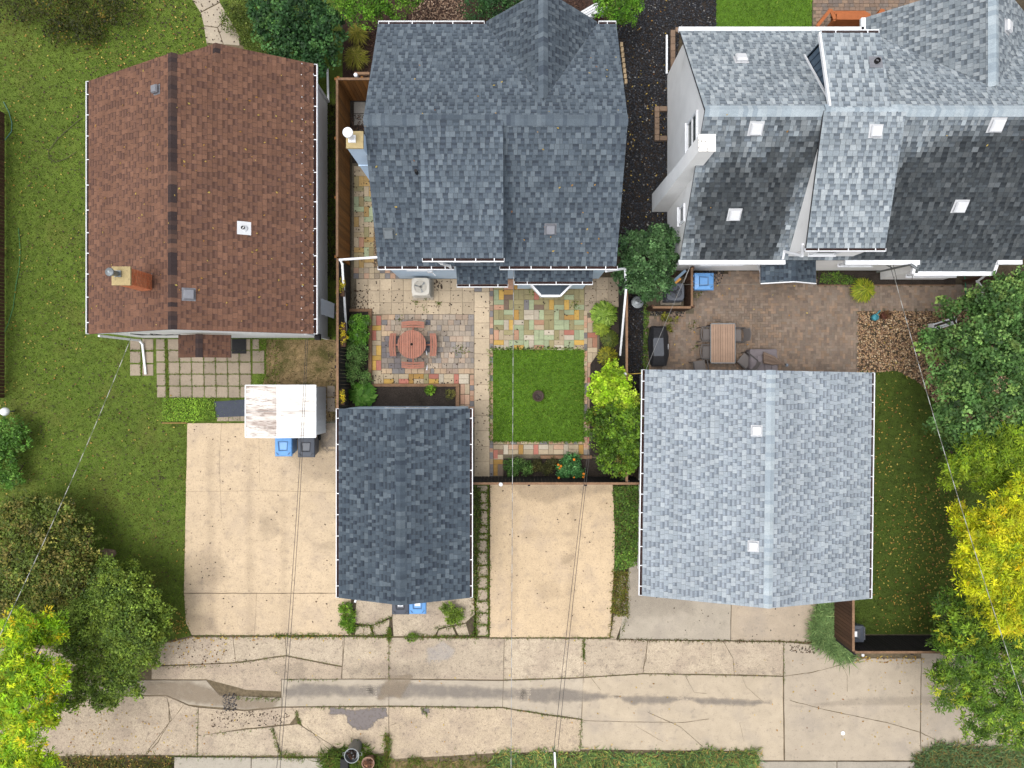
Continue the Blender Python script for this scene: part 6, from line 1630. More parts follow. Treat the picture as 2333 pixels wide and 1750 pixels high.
p = P(1920, 1670); mb = MB(); mb.lathe(p.x, p.y, [(.075, .004), (.08, .02), (.07, .026), (.01, .024)], 20); tag(mb.build('bucket_lid', M_white), 'small round white lid lying on the alley concrete', 'lid')
p = P(1965, 1492); mb = MB(); mb.box(p.x-.05, p.x+.05, p.y-.05, p.y+.05, 0, .05); tag(mb.build('paper_scrap', M_white, bevel=.01), 'scrap of white litter below the board fence', 'litter')
p = P(1264, 1735, .4); mb = MB(); mb.bar((p.x, p.y+.25, .2), (p.x+.03, p.y-.4, .45), .07, .05); tag(mb.build('marker_stake', M_white), 'white stake standing in the tall grass by the alley', 'stake')
# watering can and pot on the pebbles
p = P(1989, 724); t = thing('watering_can', 'teal plastic watering can on the tan pebbles', 'watering can', (p.x, p.y, 0)); TEAL = c(74, 160, 178)
mb = MB(); mb.lathe(p.x, p.y, [(.12, .0), (.13, .2), (.11, .24), (.05, .25)], 18, TEAL); mb.build('body', M_paint, t, smooth=True)
mb = MB(); mb.tube([(p.x+.05, p.y+.08, .08), (p.x+.10, p.y+.18, .2), (p.x+.13, p.y+.26, .28)], [.035, .025, .03], 8, TEAL); mb.build('spout', M_paint, t)
mb = MB(); mb.tube([(p.x, p.y+.09, .24), (p.x, p.y, .36), (p.x, p.y-.11, .3), (p.x, p.y-.13, .12)], .014, 7, mul(TEAL, .7)); mb.build('handle', M_paint, t)
p = P(2012, 719); t = thing('plant_pot', 'brown pot of withered stems beside the watering can', 'pot', (p.x, p.y, 0))
mb = MB(); mb.lathe(p.x, p.y, [(.12, 0), (.16, .2), (.14, .2), (.12, .17), (.01, .17)], 18, c(120, 72, 56)); mb.build('body', M_paint, t)
foliage('stems', t, [(p.x, p.y, .28, .14, .1)], 260, .09, [(c(130, 96, 64), 3), (c(104, 66, 52), 2)], 73, star=True, wid=.15, clump=.12)
a, b = P(2128, 752, .35), P(2178, 736, .4); t = thing('garden_bench', 'white slatted garden seat half hidden under the leafy green tree', 'bench', ((a.x+b.x)/2, (a.y+b.y)/2, 0))
for k in range(4): MB().bar(a+Vector((0, k*.075, 0)), b+Vector((0, k*.075, 0)), .05, .025).build('slat', M_white if k != 2 else M_darkmetal, t)
for e in (a, b): MB().box(e.x-.03, e.x+.03, e.y-.02, e.y+.26, -.04, e.z).build('leg', M_white, t)
a = P(1345, 28, .42); t = thing('garden_bench', 'weathered white slat bench beside the round shrub at the house front', 'bench', (a.x, a.y, 0))
Mx = Matrix.Translation((a.x, a.y, 0)) @ Matrix.Rotation(math.radians(30), 4, 'Z')
for k in range(5): MB().box(-.55, .55, -.22+k*.09, -.15+k*.09, .40, .43, mul((1, 1, 1), RNG.uniform(.75, 1))).xform(Mx).build('slat', M_white, t)
for x in (-.48, .48): MB().box(x-.03, x+.03, -.22, .22, -.03, .40).xform(Mx).build('leg', M_white, t)
for k in range(3): MB().box(-.55, .55, -.28-k*.01, -.26-k*.01, .5+k*.1, .57+k*.1).xform(Mx).build('back_slat', M_white, t)
# edging blocks
def block_ring(label, blocks, col, h=.15):
    t = thing('block_edging', label, 'edging', P(*blocks[0][:2]))
    for (x0, y0, x1, y1) in blocks:
        a, b = P(x0, y1), P(x1, y0); k = RNG.uniform(.85, 1.1); MB().box(a.x+.006, b.x-.006, a.y+.006, b.y-.006, -.03, h, mul(col, k)).build('block', M_paver, t, bevel=.01)
    return t
EC = c(150, 126, 106)
block_ring('square ring of tan blocks around a light well at the white wall', [(1490, 245+k*13, 1501, 258+k*13) for k in range(6)]+[(1501, 245, 1519, 256), (1501, 312, 1519, 323)], EC)
block_ring('corner of tan edging blocks at the white house front', [(1526, 72+k*16, 1537, 88+k*16) for k in range(6)]+[(1537+k*16, 66, 1553+k*16, 77) for k in range(2)], EC)
block_ring('curved row of pale edging stones beside the slate roofed house', [(1412+k*1.4, 98+k*12, 1419+k*1.4, 109+k*12) for k in range(8)], c(204, 178, 142), .1)
block_ring('low timber edging at the corner of the clover patch', [(370, 962, 427, 965.5)], c(170, 140, 84), .06)
# front steps with wooden railings
t = thing('front_steps', 'orange stained wooden steps with slatted railings at the front entrance', 'steps', P(1925, 45))
for k in range(3):
    a, b = P(1893, 52-k*8), P(1968, 60-k*8); MB().box(a.x, b.x, b.y, a.y+.1, -.05, .5-.16*k).build('tread', mk('orange_deck', c(190, 112, 66), .75, noise=((4, .15), (30, .12))), t)
for (xa, xb) in ((1862, 1894), (1985, 2012)):
    p, q, r_ = P(xa, 60, 1.1), P(xb-2, 22, 1.0), P(xb+8, 44, 1.0); m_ = MATS['orange_deck']
    MB().bar(p, q, .12, .05).build('hand_rail', m_, t); MB().bar(q, r_, .12, .05).build('hand_rail', m_, t)
    for e in (p, q, r_): MB().box(e.x-.045, e.x+.045, e.y-.045, e.y+.045, -.05, e.z-.03).build('post', m_, t)
    for k in range(1, 9): e = p.lerp(q, k/9); MB().box(e.x-.015, e.x+.015, e.y-.015, e.y+.015, .12, e.z-.02).build('baluster', m_, t)
# hoses
def hose(label, pts, r, col, z=.02):
    mb = MB(); mb.tube([P(x, y, z) for x, y in pts], r, 6, col); return tag(mb.build('garden_hose', M_paint), label, 'hose')
hose('green hose trailing down the brick patio by the bump-out', [(2197, 624), (2200, 650), (2201, 680), (2199, 705)], .018, c(40, 150, 110))
hose('thin green hose curving out from the lawn fence', [(8, 232), (20, 255), (27, 280), (26, 300), (12, 318), (0, 326)], .014, c(90, 140, 130))
hose('thin green line snaking across the lawn edge', [(42, 520), (46, 570), (44, 610), (36, 650), (30, 700), (18, 740), (4, 770)], .012, c(80, 140, 90))
hose('dark dead branch curled on the wide lawn', [(188, 268), (160, 290), (130, 318), (110, 345), (112, 360), (126, 370), (150, 362), (174, 346)], .012, c(84, 78, 58))
# overhead wires
def wire(label, a, b, sag=.5, r=.012, col=c(120, 120, 120), n=14, twist=None):
    a, b = Vector(a), Vector(b); mb = MB()
    f = lambda s: a.lerp(b, s)-Vector((0, 0, sag*4*s*(1-s)))
    if twist:      # two-tone twisted cable
        n = int((b-a).length/.28)
        for k in range(n): mb.tube([f(k/n), f((k+.5)/n), f((k+1)/n)], r*(1 if k % 2 else .8), 6, col if k % 2 else twist, caps=False)
    else: mb.tube([f(k/n) for k in range(n+1)], r, 6, col)
    return tag(mb.build('overhead_wire', M_paint), label, 'wire')
P2 = lambda x, y, z: P(x, y, z)
wire('pale twisted service wire crossing the wide lawn to the brown gable', P2(299, 768, 3.2), P2(-60, 1570, 6.5),   .25, .011, c(206, 206, 200), twist=c(128, 132, 120))
wire('thin black wire of the pair over the concrete pad and white shed, shed side', P2(697, 770, 3.0), P2(626, 1800, 6.5), .3, .008, c(70, 66, 64)); wire('thin black wire of the pair over the concrete pad and white shed, garage side', P2(701, 770, 3.0), P2(634, 1800, 6.5), .3, .008, c(70, 66, 64))
wire('pale wire running over the small lawn and sandy pad', P2(1170, 612, 3.6), P2(1164, 1800, 6.5), .3, .010, c(196, 196, 194), twist=c(140, 140, 140))
wire('thin dark wire of the pair above the sandy pad, lawn side', P2(1345, 985, 3.4), P2(1252, 1800, 6.5), .25, .008, c(80, 76, 74)); wire('thin dark wire of the pair above the sandy pad, fence side', P2(1349, 985, 3.4), P2(1262, 1800, 6.5), .25, .008, c(80, 76, 74))
wire('pale service wire passing the pebbles to the trees by the shaded lawn', P2(2038, 632, 3.4), P2(2400, 1800, 7.0), .25, .011, c(190, 190, 186), twist=c(140, 140, 134))
wire('fine wire slanting over the covered grill to the garage corner', P2(1573, 605, 3.3), P2(1472, 842, 2.75), .1, .006, c(150, 150, 150))
wire('fine line strung above the blue bin along the white wall', P2(1556, 648, 1.5), P2(1733, 648, 2.4), .03, .004, c(150, 150, 140))
# ================================================================== TREES, SHRUBS, WEEDS, FALLEN LEAVES
def br(lst, k=1.3): return [(mul(a, k), w) for a, w in lst]
G1 = br([(c(100, 138, 74), 4), (c(82, 118, 60), 4), (c(126, 160, 88), 3), (c(64, 96, 50), 2), (c(146, 176, 92), 1)], 1.5)
LIME = br([(c(150, 176, 42), 4), (c(126, 156, 36), 4), (c(178, 198, 56), 2), (c(98, 128, 34), 2)], 1.35)
YEL = br([(c(206, 210, 30), 4), (c(190, 202, 34), 4), (c(222, 218, 40), 3), (c(156, 182, 38), 2.5), (c(226, 200, 36), .6)], 1.3)
DKG = br([(c(90, 120, 36), 4), (c(72, 102, 30), 4), (c(116, 142, 42), 3), (c(168, 170, 44), 1), (c(56, 82, 28), 2)], 2.0)
OLI = br([(c(108, 124, 52), 4), (c(92, 110, 44), 4), (c(140, 138, 66), 3), (c(152, 142, 78), 1.5), (c(78, 86, 38), 2)], 1.6)
MIDG = br([(c(106, 128, 50), 4), (c(88, 110, 42), 4), (c(126, 148, 60), 3), (c(112, 128, 44), 2), (c(70, 92, 38), 2)], 2.0)
YGR = br([(c(178, 206, 36), 4), (c(154, 194, 34), 4), (c(206, 214, 40), 2.5), (c(124, 168, 34), 3), (c(228, 204, 40), .6)], 1.4)
DARK = br([(c(58, 96, 52), 4), (c(46, 80, 44), 4), (c(78, 120, 64), 3), (c(100, 142, 74), 1)], 1.4)
BUSHG = br([(c(82, 118, 70), 4), (c(66, 100, 56), 4), (c(104, 140, 88), 3), (c(50, 80, 46), 2)], 1.5)
ARB = br([(c(110, 160, 44), 4), (c(90, 138, 36), 4), (c(134, 180, 58), 3), (c(72, 114, 34), 2)], 1.3)

def gx(px, py): p = P(px, py); return (p.x, p.y)
tree('green_tree', 'leafy mid green tree overhanging the pebble bed', 'tree', (17.0, 1.6),
     [(2330, 690, 70, 4), (2275, 690, 50, 4.2), (2225, 690, 30, 3.5), (2160, 700, 26, 3), (2128, 785, 34, 3.6), (2200, 790, 55, 4.6), (2285, 780, 75, 5.2), (2180, 860, 55, 4.3), (2280, 880, 70, 5), (2200, 940, 55, 4.4), (2300, 960, 65, 4.6), (2150, 960, 34, 3.5), (2172, 1005, 30, 3.2), (2335, 800, 70, 5)],
     36000, .11, G1, 101, wid=.7, clump=.26, per=30, trunk_r=.13)
tree('lime_tree', 'lime green tree reaching over the shaded lawn', 'tree', (17.3, -2.6),
     [(2185, 1065, 36, 4), (2235, 1035, 50, 4.6), (2300, 1010, 50, 5), (2160, 1098, 18, 3.5), (2320, 1070, 50, 4.8), (2255, 1090, 38, 4.2)], 17000, .115, LIME, 102, star=True, wid=.28, clump=.24, per=30, trunk_r=.1)
tree('yellow_tree', 'bright yellow autumn tree beside the shaded lawn', 'tree', (17.4, -5.6),
     [(2210, 1200, 36, 5.6), (2290, 1185, 55, 6.2), (2335, 1130, 45, 6), (2250, 1262, 60, 6.6), (2325, 1280, 65, 6.6), (2235, 1330, 42, 6.2), (2300, 1385, 60, 6.4), (2198, 1275, 22, 5.2), (2180, 1165, 18, 5)], 44000, .115, YEL, 103, squash=.6, star=True, wid=.28, clump=.22, per=32, trunk_r=.14)
tree('dark_tree', 'dark green tree turning yellow over the alley end', 'tree', (17.0, -9.2),
     [(2160, 1385, 36, 4), (2225, 1420, 60, 4.6), (2150, 1452, 30, 3.6), (2205, 1500, 62, 4.6), (2290, 1480, 70, 5), (2175, 1570, 50, 4), (2270, 1580, 70, 4.6), (2235, 1645, 42, 3.6), (2335, 1600, 60, 4.6), (2310, 1665, 42, 3.6), (2138, 1530, 20, 3.4), (2330, 1420, 50, 5)], 42000, .115, DKG, 104, squash=.6, star=True, wid=.28, clump=.22, per=30, trunk_r=.13)
tree('olive_shrub_tree', 'olive brown shrubby tree on the wide lawn by the rock', 'tree', (-16.6, -6.0),
     [(40, 1185, 55, 2.4), (125, 1190, 48, 2.2), (175, 1245, 42, 2.2), (60, 1275, 70, 2.8), (150, 1315, 60, 2.8), (215, 1320, 34, 2.2), (20, 1355, 50, 2.6), (100, 1375, 45, 2.6), (-20, 1240, 50, 2.4), (190, 1195, 18, 1.6), (90, 1150, 18, 1.6), (215, 1270, 18, 1.6), (150, 1160, 12, 1.4)], 34000, .095, OLI, 105, squash=.45, wid=.6, clump=.26, per=26, inner=.5)
tree('green_shrub_tree', 'dense green shrub at the corner of alley and concrete pad', 'tree', (-14.6, -8.3),
     [(262, 1345, 52, 3), (330, 1375, 40, 2.8), (362, 1412, 28, 2.4), (285, 1430, 62, 3.4), (205, 1405, 45, 3.2), (335, 1462, 38, 2.8), (232, 1492, 44, 3), (272, 1552, 40, 2.5), (200, 1552, 45, 2.6), (252, 1592, 20, 2), (170, 1470, 45, 3), (245, 1300, 30, 2.4), (225, 1370, 45, 3), (310, 1320, 28, 2.4), (345, 1500, 22, 2.2), (300, 1500, 40, 2.8), (185, 1330, 28, 2.3), (150, 1425, 34, 2.8), (380, 1395, 14, 1.8), (372, 1440, 16, 1.8), (300, 1290, 16, 1.8), (310, 1575, 14, 1.8), (160, 1590, 30, 2.2), (225, 1600, 20, 1.9)], 52000, .08, MIDG, 106, squash=.45, wid=.65, clump=.22, per=26, inner=.5)
tree('yellow_green_tree', 'vivid yellow green tree overhanging the alley beside the dense shrub', 'tree', (-19.2, -12.6),
     [(50, 1440, 50, 5), (112, 1432, 34, 4.6), (40, 1530, 60, 6), (112, 1545, 42, 5.6), (60, 1620, 62, 6), (115, 1625, 30, 5), (40, 1710, 55, 5.6), (112, 1742, 30, 5), (-20, 1600, 60, 6)], 40000, .125, YGR, 107, squash=.6, star=True, wid=.27, clump=.23, per=32)
shrub('shrub', 'dark olive shrubs at the top corner of the wide lawn', 'shrub', [(30, 5, 46, .5), (110, 5, 60, .5), (195, 15, 60, .5), (275, 25, 46, .4), (200, 66, 40, .3), (130, 74, 34, .3)], 4800, .09, [(c(86, 90, 36), 4), (c(66, 74, 30), 4), (c(110, 108, 48), 1.5), (c(150, 130, 50), .4)], 108, clump=.34, per=12, squash=.3)
shrub('shrub', 'large glossy dark green shrub beside the brown house front', 'shrub', [(625, 55, 50, 1.6), (690, 40, 62, 2), (660, 108, 52, 1.8), (725, 122, 42, 2), (745, 62, 44, 2), (600, 15, 40, 1.3), (710, 160, 26, 1.2)], 13000, .11, DARK, 109, wid=.75, clump=.22)
shrub('low_shrub', 'low leafy ground shrub along the curved front path', 'shrub', [(535, 40, 34, .4), (575, 80, 34, .4), (560, 10, 36, .4), (610, 100, 30, .5)], 5200, .06, [(c(98, 116, 46), 3), (c(80, 98, 40), 3), (c(120, 132, 60), 1)], 110, clump=.2, squash=.5, gain=1.4)
shrub('arborvitae', 'feathery bright green evergreen at the front of the slate roofed house', 'shrub', [(830, 8, 48, 2.6), (890, -5, 46, 2.6), (935, -14, 34, 2.4), (795, -10, 40, 2.4)], 11000, .075, ARB, 111, wid=.5, clump=.18, up=.3)
shrub('round_evergreen', 'round bright green evergreen beside the weathered white bench', 'shrub', [(1410, 0, 54, 2.6)], 9000, .075, ARB, 112, wid=.5, clump=.16, inner=.15)
shrub('shrub', 'dark shrubs in front of the slate roofed house gable', 'shrub', [(1080, 15, 34, .9), (1130, 10, 34, .9), (1170, -5, 30, .9)], 4200, .07, DARK, 113, clump=.2)
shrub('round_bush', 'large rounded green bush between the two grey roofed houses', 'shrub', [(1475, 592, 50, 2.4), (1442, 560, 34, 2.1), (1500, 548, 36, 2.2), (1516, 590, 30, 2.0), (1448, 632, 38, 2.0), (1496, 642, 36, 2.0), (1420, 620, 20, 1.6), (1470, 665, 20, 1.7), (1530, 540, 16, 2.1)], 17000, .085, BUSHG, 114, wid=.75, clump=.17, per=22, inner=.22)
shrub('lime_bush', 'bright lime yellow bush beside the small lawn', 'shrub', [(1392, 878, 42, 2.0), (1380, 905, 36, 1.9), (1420, 905, 30, 2.1), (1398, 848, 24, 1.9), (1440, 925, 16, 1.9)], 9500, .085, br([(c(186, 216, 54), 4), (c(162, 200, 44), 4), (c(206, 228, 80), 3), (c(140, 176, 40), 2)], 1.4), 115, wid=.7, clump=.16, per=22)
shrub('green_bush', 'big mixed green bush under the double garage eave', 'shrub', [(1395, 955, 48, 2.0), (1440, 955, 32, 2.2), (1370, 985, 34, 1.7), (1420, 1000, 44, 2.1), (1450, 1000, 22, 2.2), (1400, 1040, 40, 1.9), (1440, 1045, 24, 2.0), (1425, 1072, 18, 1.6), (1352, 950, 18, 1.0)], 15000, .085, br([(c(118, 156, 44), 4), (c(96, 134, 38), 4), (c(142, 176, 54), 2.5), (c(78, 108, 36), 2), (c(130, 124, 44), 1)], 1.1), 116, wid=.75, clump=.18, per=22)
# hosta, fern-like plants and low growth
def rosette(name, label, cat, px, py, rpx, n, leaf, pal, seed, z=.3, wid=.35, rise=.35, group=None):
    rng = np.random.default_rng(seed); p = P(px, py, z); R_ = rpx*(H-z)/F
    t = thing(name, label, cat, (p.x, p.y, 0), group)
    an = rng.random(n)*2*np.pi; rr = R_*np.sqrt(rng.random(n))*.85
    ctr = np.stack([p.x+np.cos(an)*rr, p.y+np.sin(an)*rr, z*(1.15-.7*rr/R_)+.05*rng.random(n)], 1)
    tilt = -.15-.5*(rr/R_)
    axis = np.stack([np.cos(an+.3*rng.normal(size=n)), np.sin(an+.3*rng.normal(size=n)), tilt], 1); axis /= np.linalg.norm(axis, axis=1)[:, None]
    nr = np.tile([0, 0, 1.0], (n, 1))+.35*unit(n, rng); nr -= axis*np.sum(nr*axis, 1)[:, None]; nr /= np.linalg.norm(nr, axis=1)[:, None]
    Ls = leaf*(.6+.7*rng.random(n)); v, f = leaf_quads(ctr, nr, axis, Ls, Ls*wid); v[:, 2] = np.maximum(v[:, 2], .02)
    npmesh('leaves', M_leaf, v, f, 1.3*pal_pick(pal, n, rng)*(1+.16*rng.normal(size=n))[:, None].clip(.5, 1.6), t)
    mb = MB(); mb.tube([(p.x, p.y, -.03), (p.x, p.y, z*.6)], [.04, .02], 6); mb.build('stem', M_bark, t); return t
HO = [(c(150, 182, 70), 4), (c(126, 160, 58), 4), (c(172, 200, 96), 2), (c(98, 130, 48), 2)]
rosette('hosta', 'big pale green hosta clump beside the coloured pavers', 'plant', 1378, 716, 33, 420, .24, HO, 201, .45, .4)
rosette('hosta', 'drooping lime hosta clump below the big hosta', 'plant', 1372, 745, 22, 260, .2, [(c(160, 180, 62), 3), (c(134, 156, 52), 3)], 202, .35, .3)
rosette('fern', 'olive spotted fern between hosta and yellow grass clump', 'plant', 1390, 772, 24, 500, .12, [(c(104, 118, 48), 3), (c(84, 100, 40), 3), (c(130, 140, 56), 1)], 203, .25, .3)
rosette('yellow_grass_clump', 'yellow green spiky clump above the lime bush', 'plant', 1385, 812, 25, 520, .2, [(c(176, 170, 52), 3), (c(134, 140, 44), 3), (c(100, 104, 40), 2)], 204, .35, .16)
rosette('rhubarb', 'broad leaved rhubarb plant in the bed corner by the garage', 'plant', 822, 898, 34, 150, .30, [(c(98, 150, 52), 4), (c(80, 130, 44), 4), (c(124, 170, 74), 2)], 205, .45, .62)
rosette('ornamental_grass', 'golden ornamental grass clump by the cedar fence end', 'plant', 812, 72, 24, 260, .42, [(c(176, 170, 66), 3), (c(140, 142, 50), 3), (c(196, 182, 90), 1)], 206, .5, .06)
rosette('ornamental_grass', 'golden ornamental grass clump nearest the passage gate', 'plant', 808, 125, 28, 300, .42, [(c(170, 166, 60), 3), (c(140, 142, 50), 3), (c(200, 186, 96), 1)], 207, .5, .06)
rosette('ornamental_grass', 'yellow ornamental grass at the foot of the white house', 'plant', 1972, 660, 30, 420, .30, [(c(176, 186, 50), 3), (c(130, 152, 40), 3), (c(200, 190, 70), 1)], 208, .45, .12)
shrub('leafy_shrub', 'bright leafy shrub at the top of the raised bed', 'shrub', [(820, 735, 22, .6), (812, 765, 24, .7), (832, 760, 14, .5)], 3600, .075, [(c(110, 160, 52), 4), (c(88, 138, 44), 4), (c(132, 180, 70), 2), (c(120, 150, 96), 1)], 120, clump=.13, gain=1.4)
shrub('leafy_shrub', 'soft grey green shrub in the middle of the raised bed', 'shrub', [(812, 795, 26, .7), (806, 822, 24, .7), (825, 815, 16, .5), (808, 850, 22, .6), (832, 862, 16, .5)], 5200, .055, [(c(108, 146, 76), 4), (c(90, 126, 62), 4), (c(130, 160, 90), 2)], 121, clump=.14, gain=1.4)
shrub('small_bush', 'small round green bush in the dark soil bed', 'shrub', [(980, 888, 12, .25)], 500, .06, [(c(132, 172, 52), 3), (c(104, 146, 44), 3)], 122, clump=.08, gain=1.4)
shrub('small_bush', 'small olive fern bush in the soil bed corner', 'shrub', [(1024, 898, 13, .22)], 520, .05, [(c(150, 146, 72), 3), (c(116, 120, 54), 3)], 123, clump=.08, star=True, wid=.2, gain=1.4)
shrub('bed_plants', 'low green plants in the bed under the black fence', 'plant', [(1160, 1062, 14, .3), (1180, 1058, 14, .3), (1200, 1066, 15, .3), (1168, 1078, 12, .3)], 3200, .05, [(c(88, 128, 58), 3), (c(70, 106, 46), 3), (c(116, 150, 76), 1)], 124, clump=.12, gain=1.4)
shrub('bed_plants', 'dull brownish plants in the bed beside the flower bush', 'plant', [(1222, 1060, 15, .3), (1245, 1066, 15, .3), (1258, 1056, 12, .3)], 2600, .05, [(c(84, 84, 44), 3), (c(70, 74, 36), 3), (c(104, 96, 54), 1)], 125, clump=.12, gain=1.4)
fb = shrub('flower_bush', 'green bush with orange marigold blooms in front of the black fence', 'shrub', [(1300, 1062, 24, .55), (1288, 1075, 18, .5), (1316, 1078, 16, .5), (1305, 1045, 14, .45)], 3600, .07, [(c(92, 148, 84), 4), (c(74, 126, 66), 4), (c(120, 172, 104), 2)], 126, clump=.13, gain=1.4)
for (px, py) in ((1272, 1059), (1278, 1062), (1275, 1067), (1273, 1089), (1301, 1098), (1308, 1088), (1330, 1080), (1329, 1087), (1308, 1047)):
    p = P(px, py, .85); r = RNG.uniform(.035, .055); me = piece_mesh(('bloom',), lambda m_: m_.lathe(0, 0, [(.012, -.03), (.05, 0), (.04, .022), (.008, .03)], 9, c(238, 140, 24)), M_paint)
    piece('bloom', me, fb, Matrix.Translation(p) @ Matrix.Scale(r/.05, 4))
shrub('twiggy_plant', 'sparse yellow green plant below the screen fence', 'plant', [(1515, 725, 12, .3), (1535, 730, 11, .3), (1528, 748, 8, .2)], 520, .055, [(c(150, 150, 52), 3), (c(120, 124, 46), 3)], 127, clump=.1, gain=1.4)
shrub('hedge_bush', 'light green bush beneath the white globe lamp', 'shrub', [(20, 985, 34, .7), (45, 1005, 26, .6), (10, 1060, 34, .7), (30, 1095, 24, .6), (-10, 1020, 40, .8)], 6000, .09, [(c(104, 150, 60), 4), (c(86, 128, 52), 4), (c(128, 170, 78), 2)], 128, clump=.18, gain=1.4)
shrub('weed_clump', 'bright weed clump at the garage corner beside the wide pad', 'plant', [(788, 1385, 14, .15), (795, 1405, 16, .15), (785, 1420, 12, .12), (800, 1430, 10, .1)], 2600, .06, [(c(120, 160, 44), 3), (c(96, 136, 38), 3), (c(140, 170, 60), 1)], 129, clump=.12, gain=1.4)
shrub('weed_clump', 'leafy weed clump beside the blue bin at the garage', 'plant', [(1022, 1388, 16, .3), (1038, 1405, 18, .35), (1030, 1415, 12, .2), (1050, 1395, 10, .2)], 2600, .06, [(c(132, 158, 56), 3), (c(104, 132, 46), 3), (c(150, 170, 72), 1)], 130, clump=.12, gain=1.4)
shrub('weed_clump', 'round weed clump in the alley joint below the garage', 'plant', [(938, 1452, 12, .12)], 520, .05, [(c(128, 156, 54), 3), (c(100, 128, 44), 3)], 131, clump=.08, gain=1.4)
# weedy ground cover strip beside the double garage
def ground_cover(label, poly, n, leaf, pal, seed, zt=.18, wid=.7):
    rng = np.random.default_rng(seed); q = poly_points([XY(*p) for p in poly], n, rng); q = q + rng.normal(size=q.shape)*.06*(rng.random((n, 1)) < .35)
    z = .02+zt*rng.random(n)**.8*(.5+vnoise(q[:, 0], q[:, 1], 2.2, seed))
    ax = unit(n, rng); ax[:, 2] *= .4; ax /= np.linalg.norm(ax, axis=1)[:, None]; nr = unit(n, rng)+np.array([0, 0, 1.4]); nr -= ax*np.sum(nr*ax, 1)[:, None]; nr /= np.linalg.norm(nr, axis=1)[:, None]
    L = leaf*(.6+.8*rng.random(n)); v, f = leaf_quads(np.column_stack([q, z]), nr, ax, L, L*wid); v[:, 2] = np.maximum(v[:, 2], .004)
    m = (.55+.6*vnoise(q[:, 0], q[:, 1], 1.6, seed+9)+.35*vnoise(q[:, 0], q[:, 1], 5.1, seed+4))[:, None]
    o = npmesh('ground_cover', M_leaf, v, f, pal_pick(pal, n, rng)*m*(1+.16*rng.normal(size=n))[:, None].clip(.5, 1.6)); return tag(o, label, 'ground cover', kind='stuff')
GC = br([(c(102, 138, 54), 4), (c(82, 112, 44), 4), (c(124, 158, 60), 2), (c(100, 98, 50), 2)], 1.4)
ground_cover('leafy weeds growing between the sandy pad and double garage', [(1396, 1106), (1462, 1106), (1460, 1250), (1440, 1290), (1400, 1300), (1401, 1200)], 5200, .075, GC, 140)
ground_cover('ivy and weeds along the right wall of the single garage', [(1074, 1110), (1094, 1112), (1096, 1190), (1082, 1260), (1086, 1330), (1076, 1360)], 2600, .065, [(c(124, 150, 66), 3), (c(84, 96, 46), 3), (c(128, 110, 66), 1)], 141, .12)
ground_cover('moss and weeds around the stepping stones by the apron', [(1398, 1300), (1430, 1300), (1430, 1400), (1412, 1405), (1392, 1395)], 1500, .06, [(c(150, 146, 56), 3), (c(112, 124, 46), 3), (c(128, 100, 56), 1.5)], 142, .06)
ground_cover('creeping weeds along the black gravel strip', [(1466, 690), (1478, 700), (1476, 860), (1464, 860)], 900, .055, GC, 143, .08)
ground_cover('weeds on the earth at the white house foot', [(1866, 622), (1905, 620), (1960, 640), (1960, 648), (1866, 648)], 900, .06, GC, 144, .12)
ground_cover('ground ivy under the left foot of the fence by the brown house', [(745, 240), (768, 240), (766, 640), (746, 640)], 1500, .06, [(c(70, 76, 36), 3), (c(88, 66, 44), 2), (c(58, 62, 32), 2)], 145, .06)
ground_cover('clover carpet beside the slab patio', [(372, 905), (490, 908), (492, 955), (430, 962), (372, 960)], 2200, .05, br([(c(136, 172, 56), 3), (c(108, 144, 44), 3), (c(160, 190, 70), 1)], 1.5), 146, .05)
# stepping stones at the right of the single garage and by the apron
sp = struct('path', [(1086, 1104), (1114, 1104), (1114, 1450), (1080, 1450)], M_turf, -.12, -.02, label='narrow path of broken slabs beside the single garage')
yy_ = [1106, 1122, 1146, 1163, 1198, 1216, 1230, 1258, 1288, 1314, 1342, 1370, 1397, 1424, 1449]
for k in range(len(yy_)-1): slab(sp, [(1088+RNG.uniform(-3, 2), yy_[k]+.6), (1111+RNG.uniform(-1, 2), yy_[k]+.6), (1111+RNG.uniform(-1, 2), yy_[k+1]-.8), (1087+RNG.uniform(-3, 2), yy_[k+1]-.8)], M_alley, 0, .4)
yard = struct('pavement', [(772, 1345), (1084, 1345), (1084, 1450), (772, 1450)], M_soil, -.12, -.02, label='broken concrete apron behind the single garage')
for p in ([(812, 1362), (900, 1362), (893, 1405), (850, 1425), (808, 1420)], [(810, 1428), (842, 1424), (850, 1448), (808, 1448)], [(846, 1426), (888, 1410), (886, 1446), (852, 1448)], [(898, 1362), (1080, 1362), (1082, 1400), (1060, 1420), (1000, 1432), (990, 1450), (896, 1450), (893, 1408)], [(1000, 1434), (1030, 1426), (1040, 1448), (994, 1450)], [(1034, 1426), (1062, 1420), (1070, 1448), (1044, 1448)], [(775, 1425), (800, 1415), (800, 1446), (776, 1446)]):
    slab(yard, p, M_alley, 0, .8)
stp = struct('path', [(1396, 1300), (1432, 1300), (1432, 1405), (1410, 1457), (1390, 1457)], M_soil, -.12, -.018, label='stepping stones in moss beside the grey apron')
for (x, y, r) in ((1418, 1318, 9), (1414, 1342, 11), (1413, 1378, 12)): slab(stp, [(x+r*math.cos(a*.785)*RNG.uniform(.85, 1.1), y+r*1.2*math.sin(a*.785)*RNG.uniform(.85, 1.1)) for a in range(8)], M_alley, .012, .2)
slab(stp, [(1398, 1400), (1424, 1398), (1410, 1440), (1404, 1456), (1390, 1456)], M_alley, .006, .4)
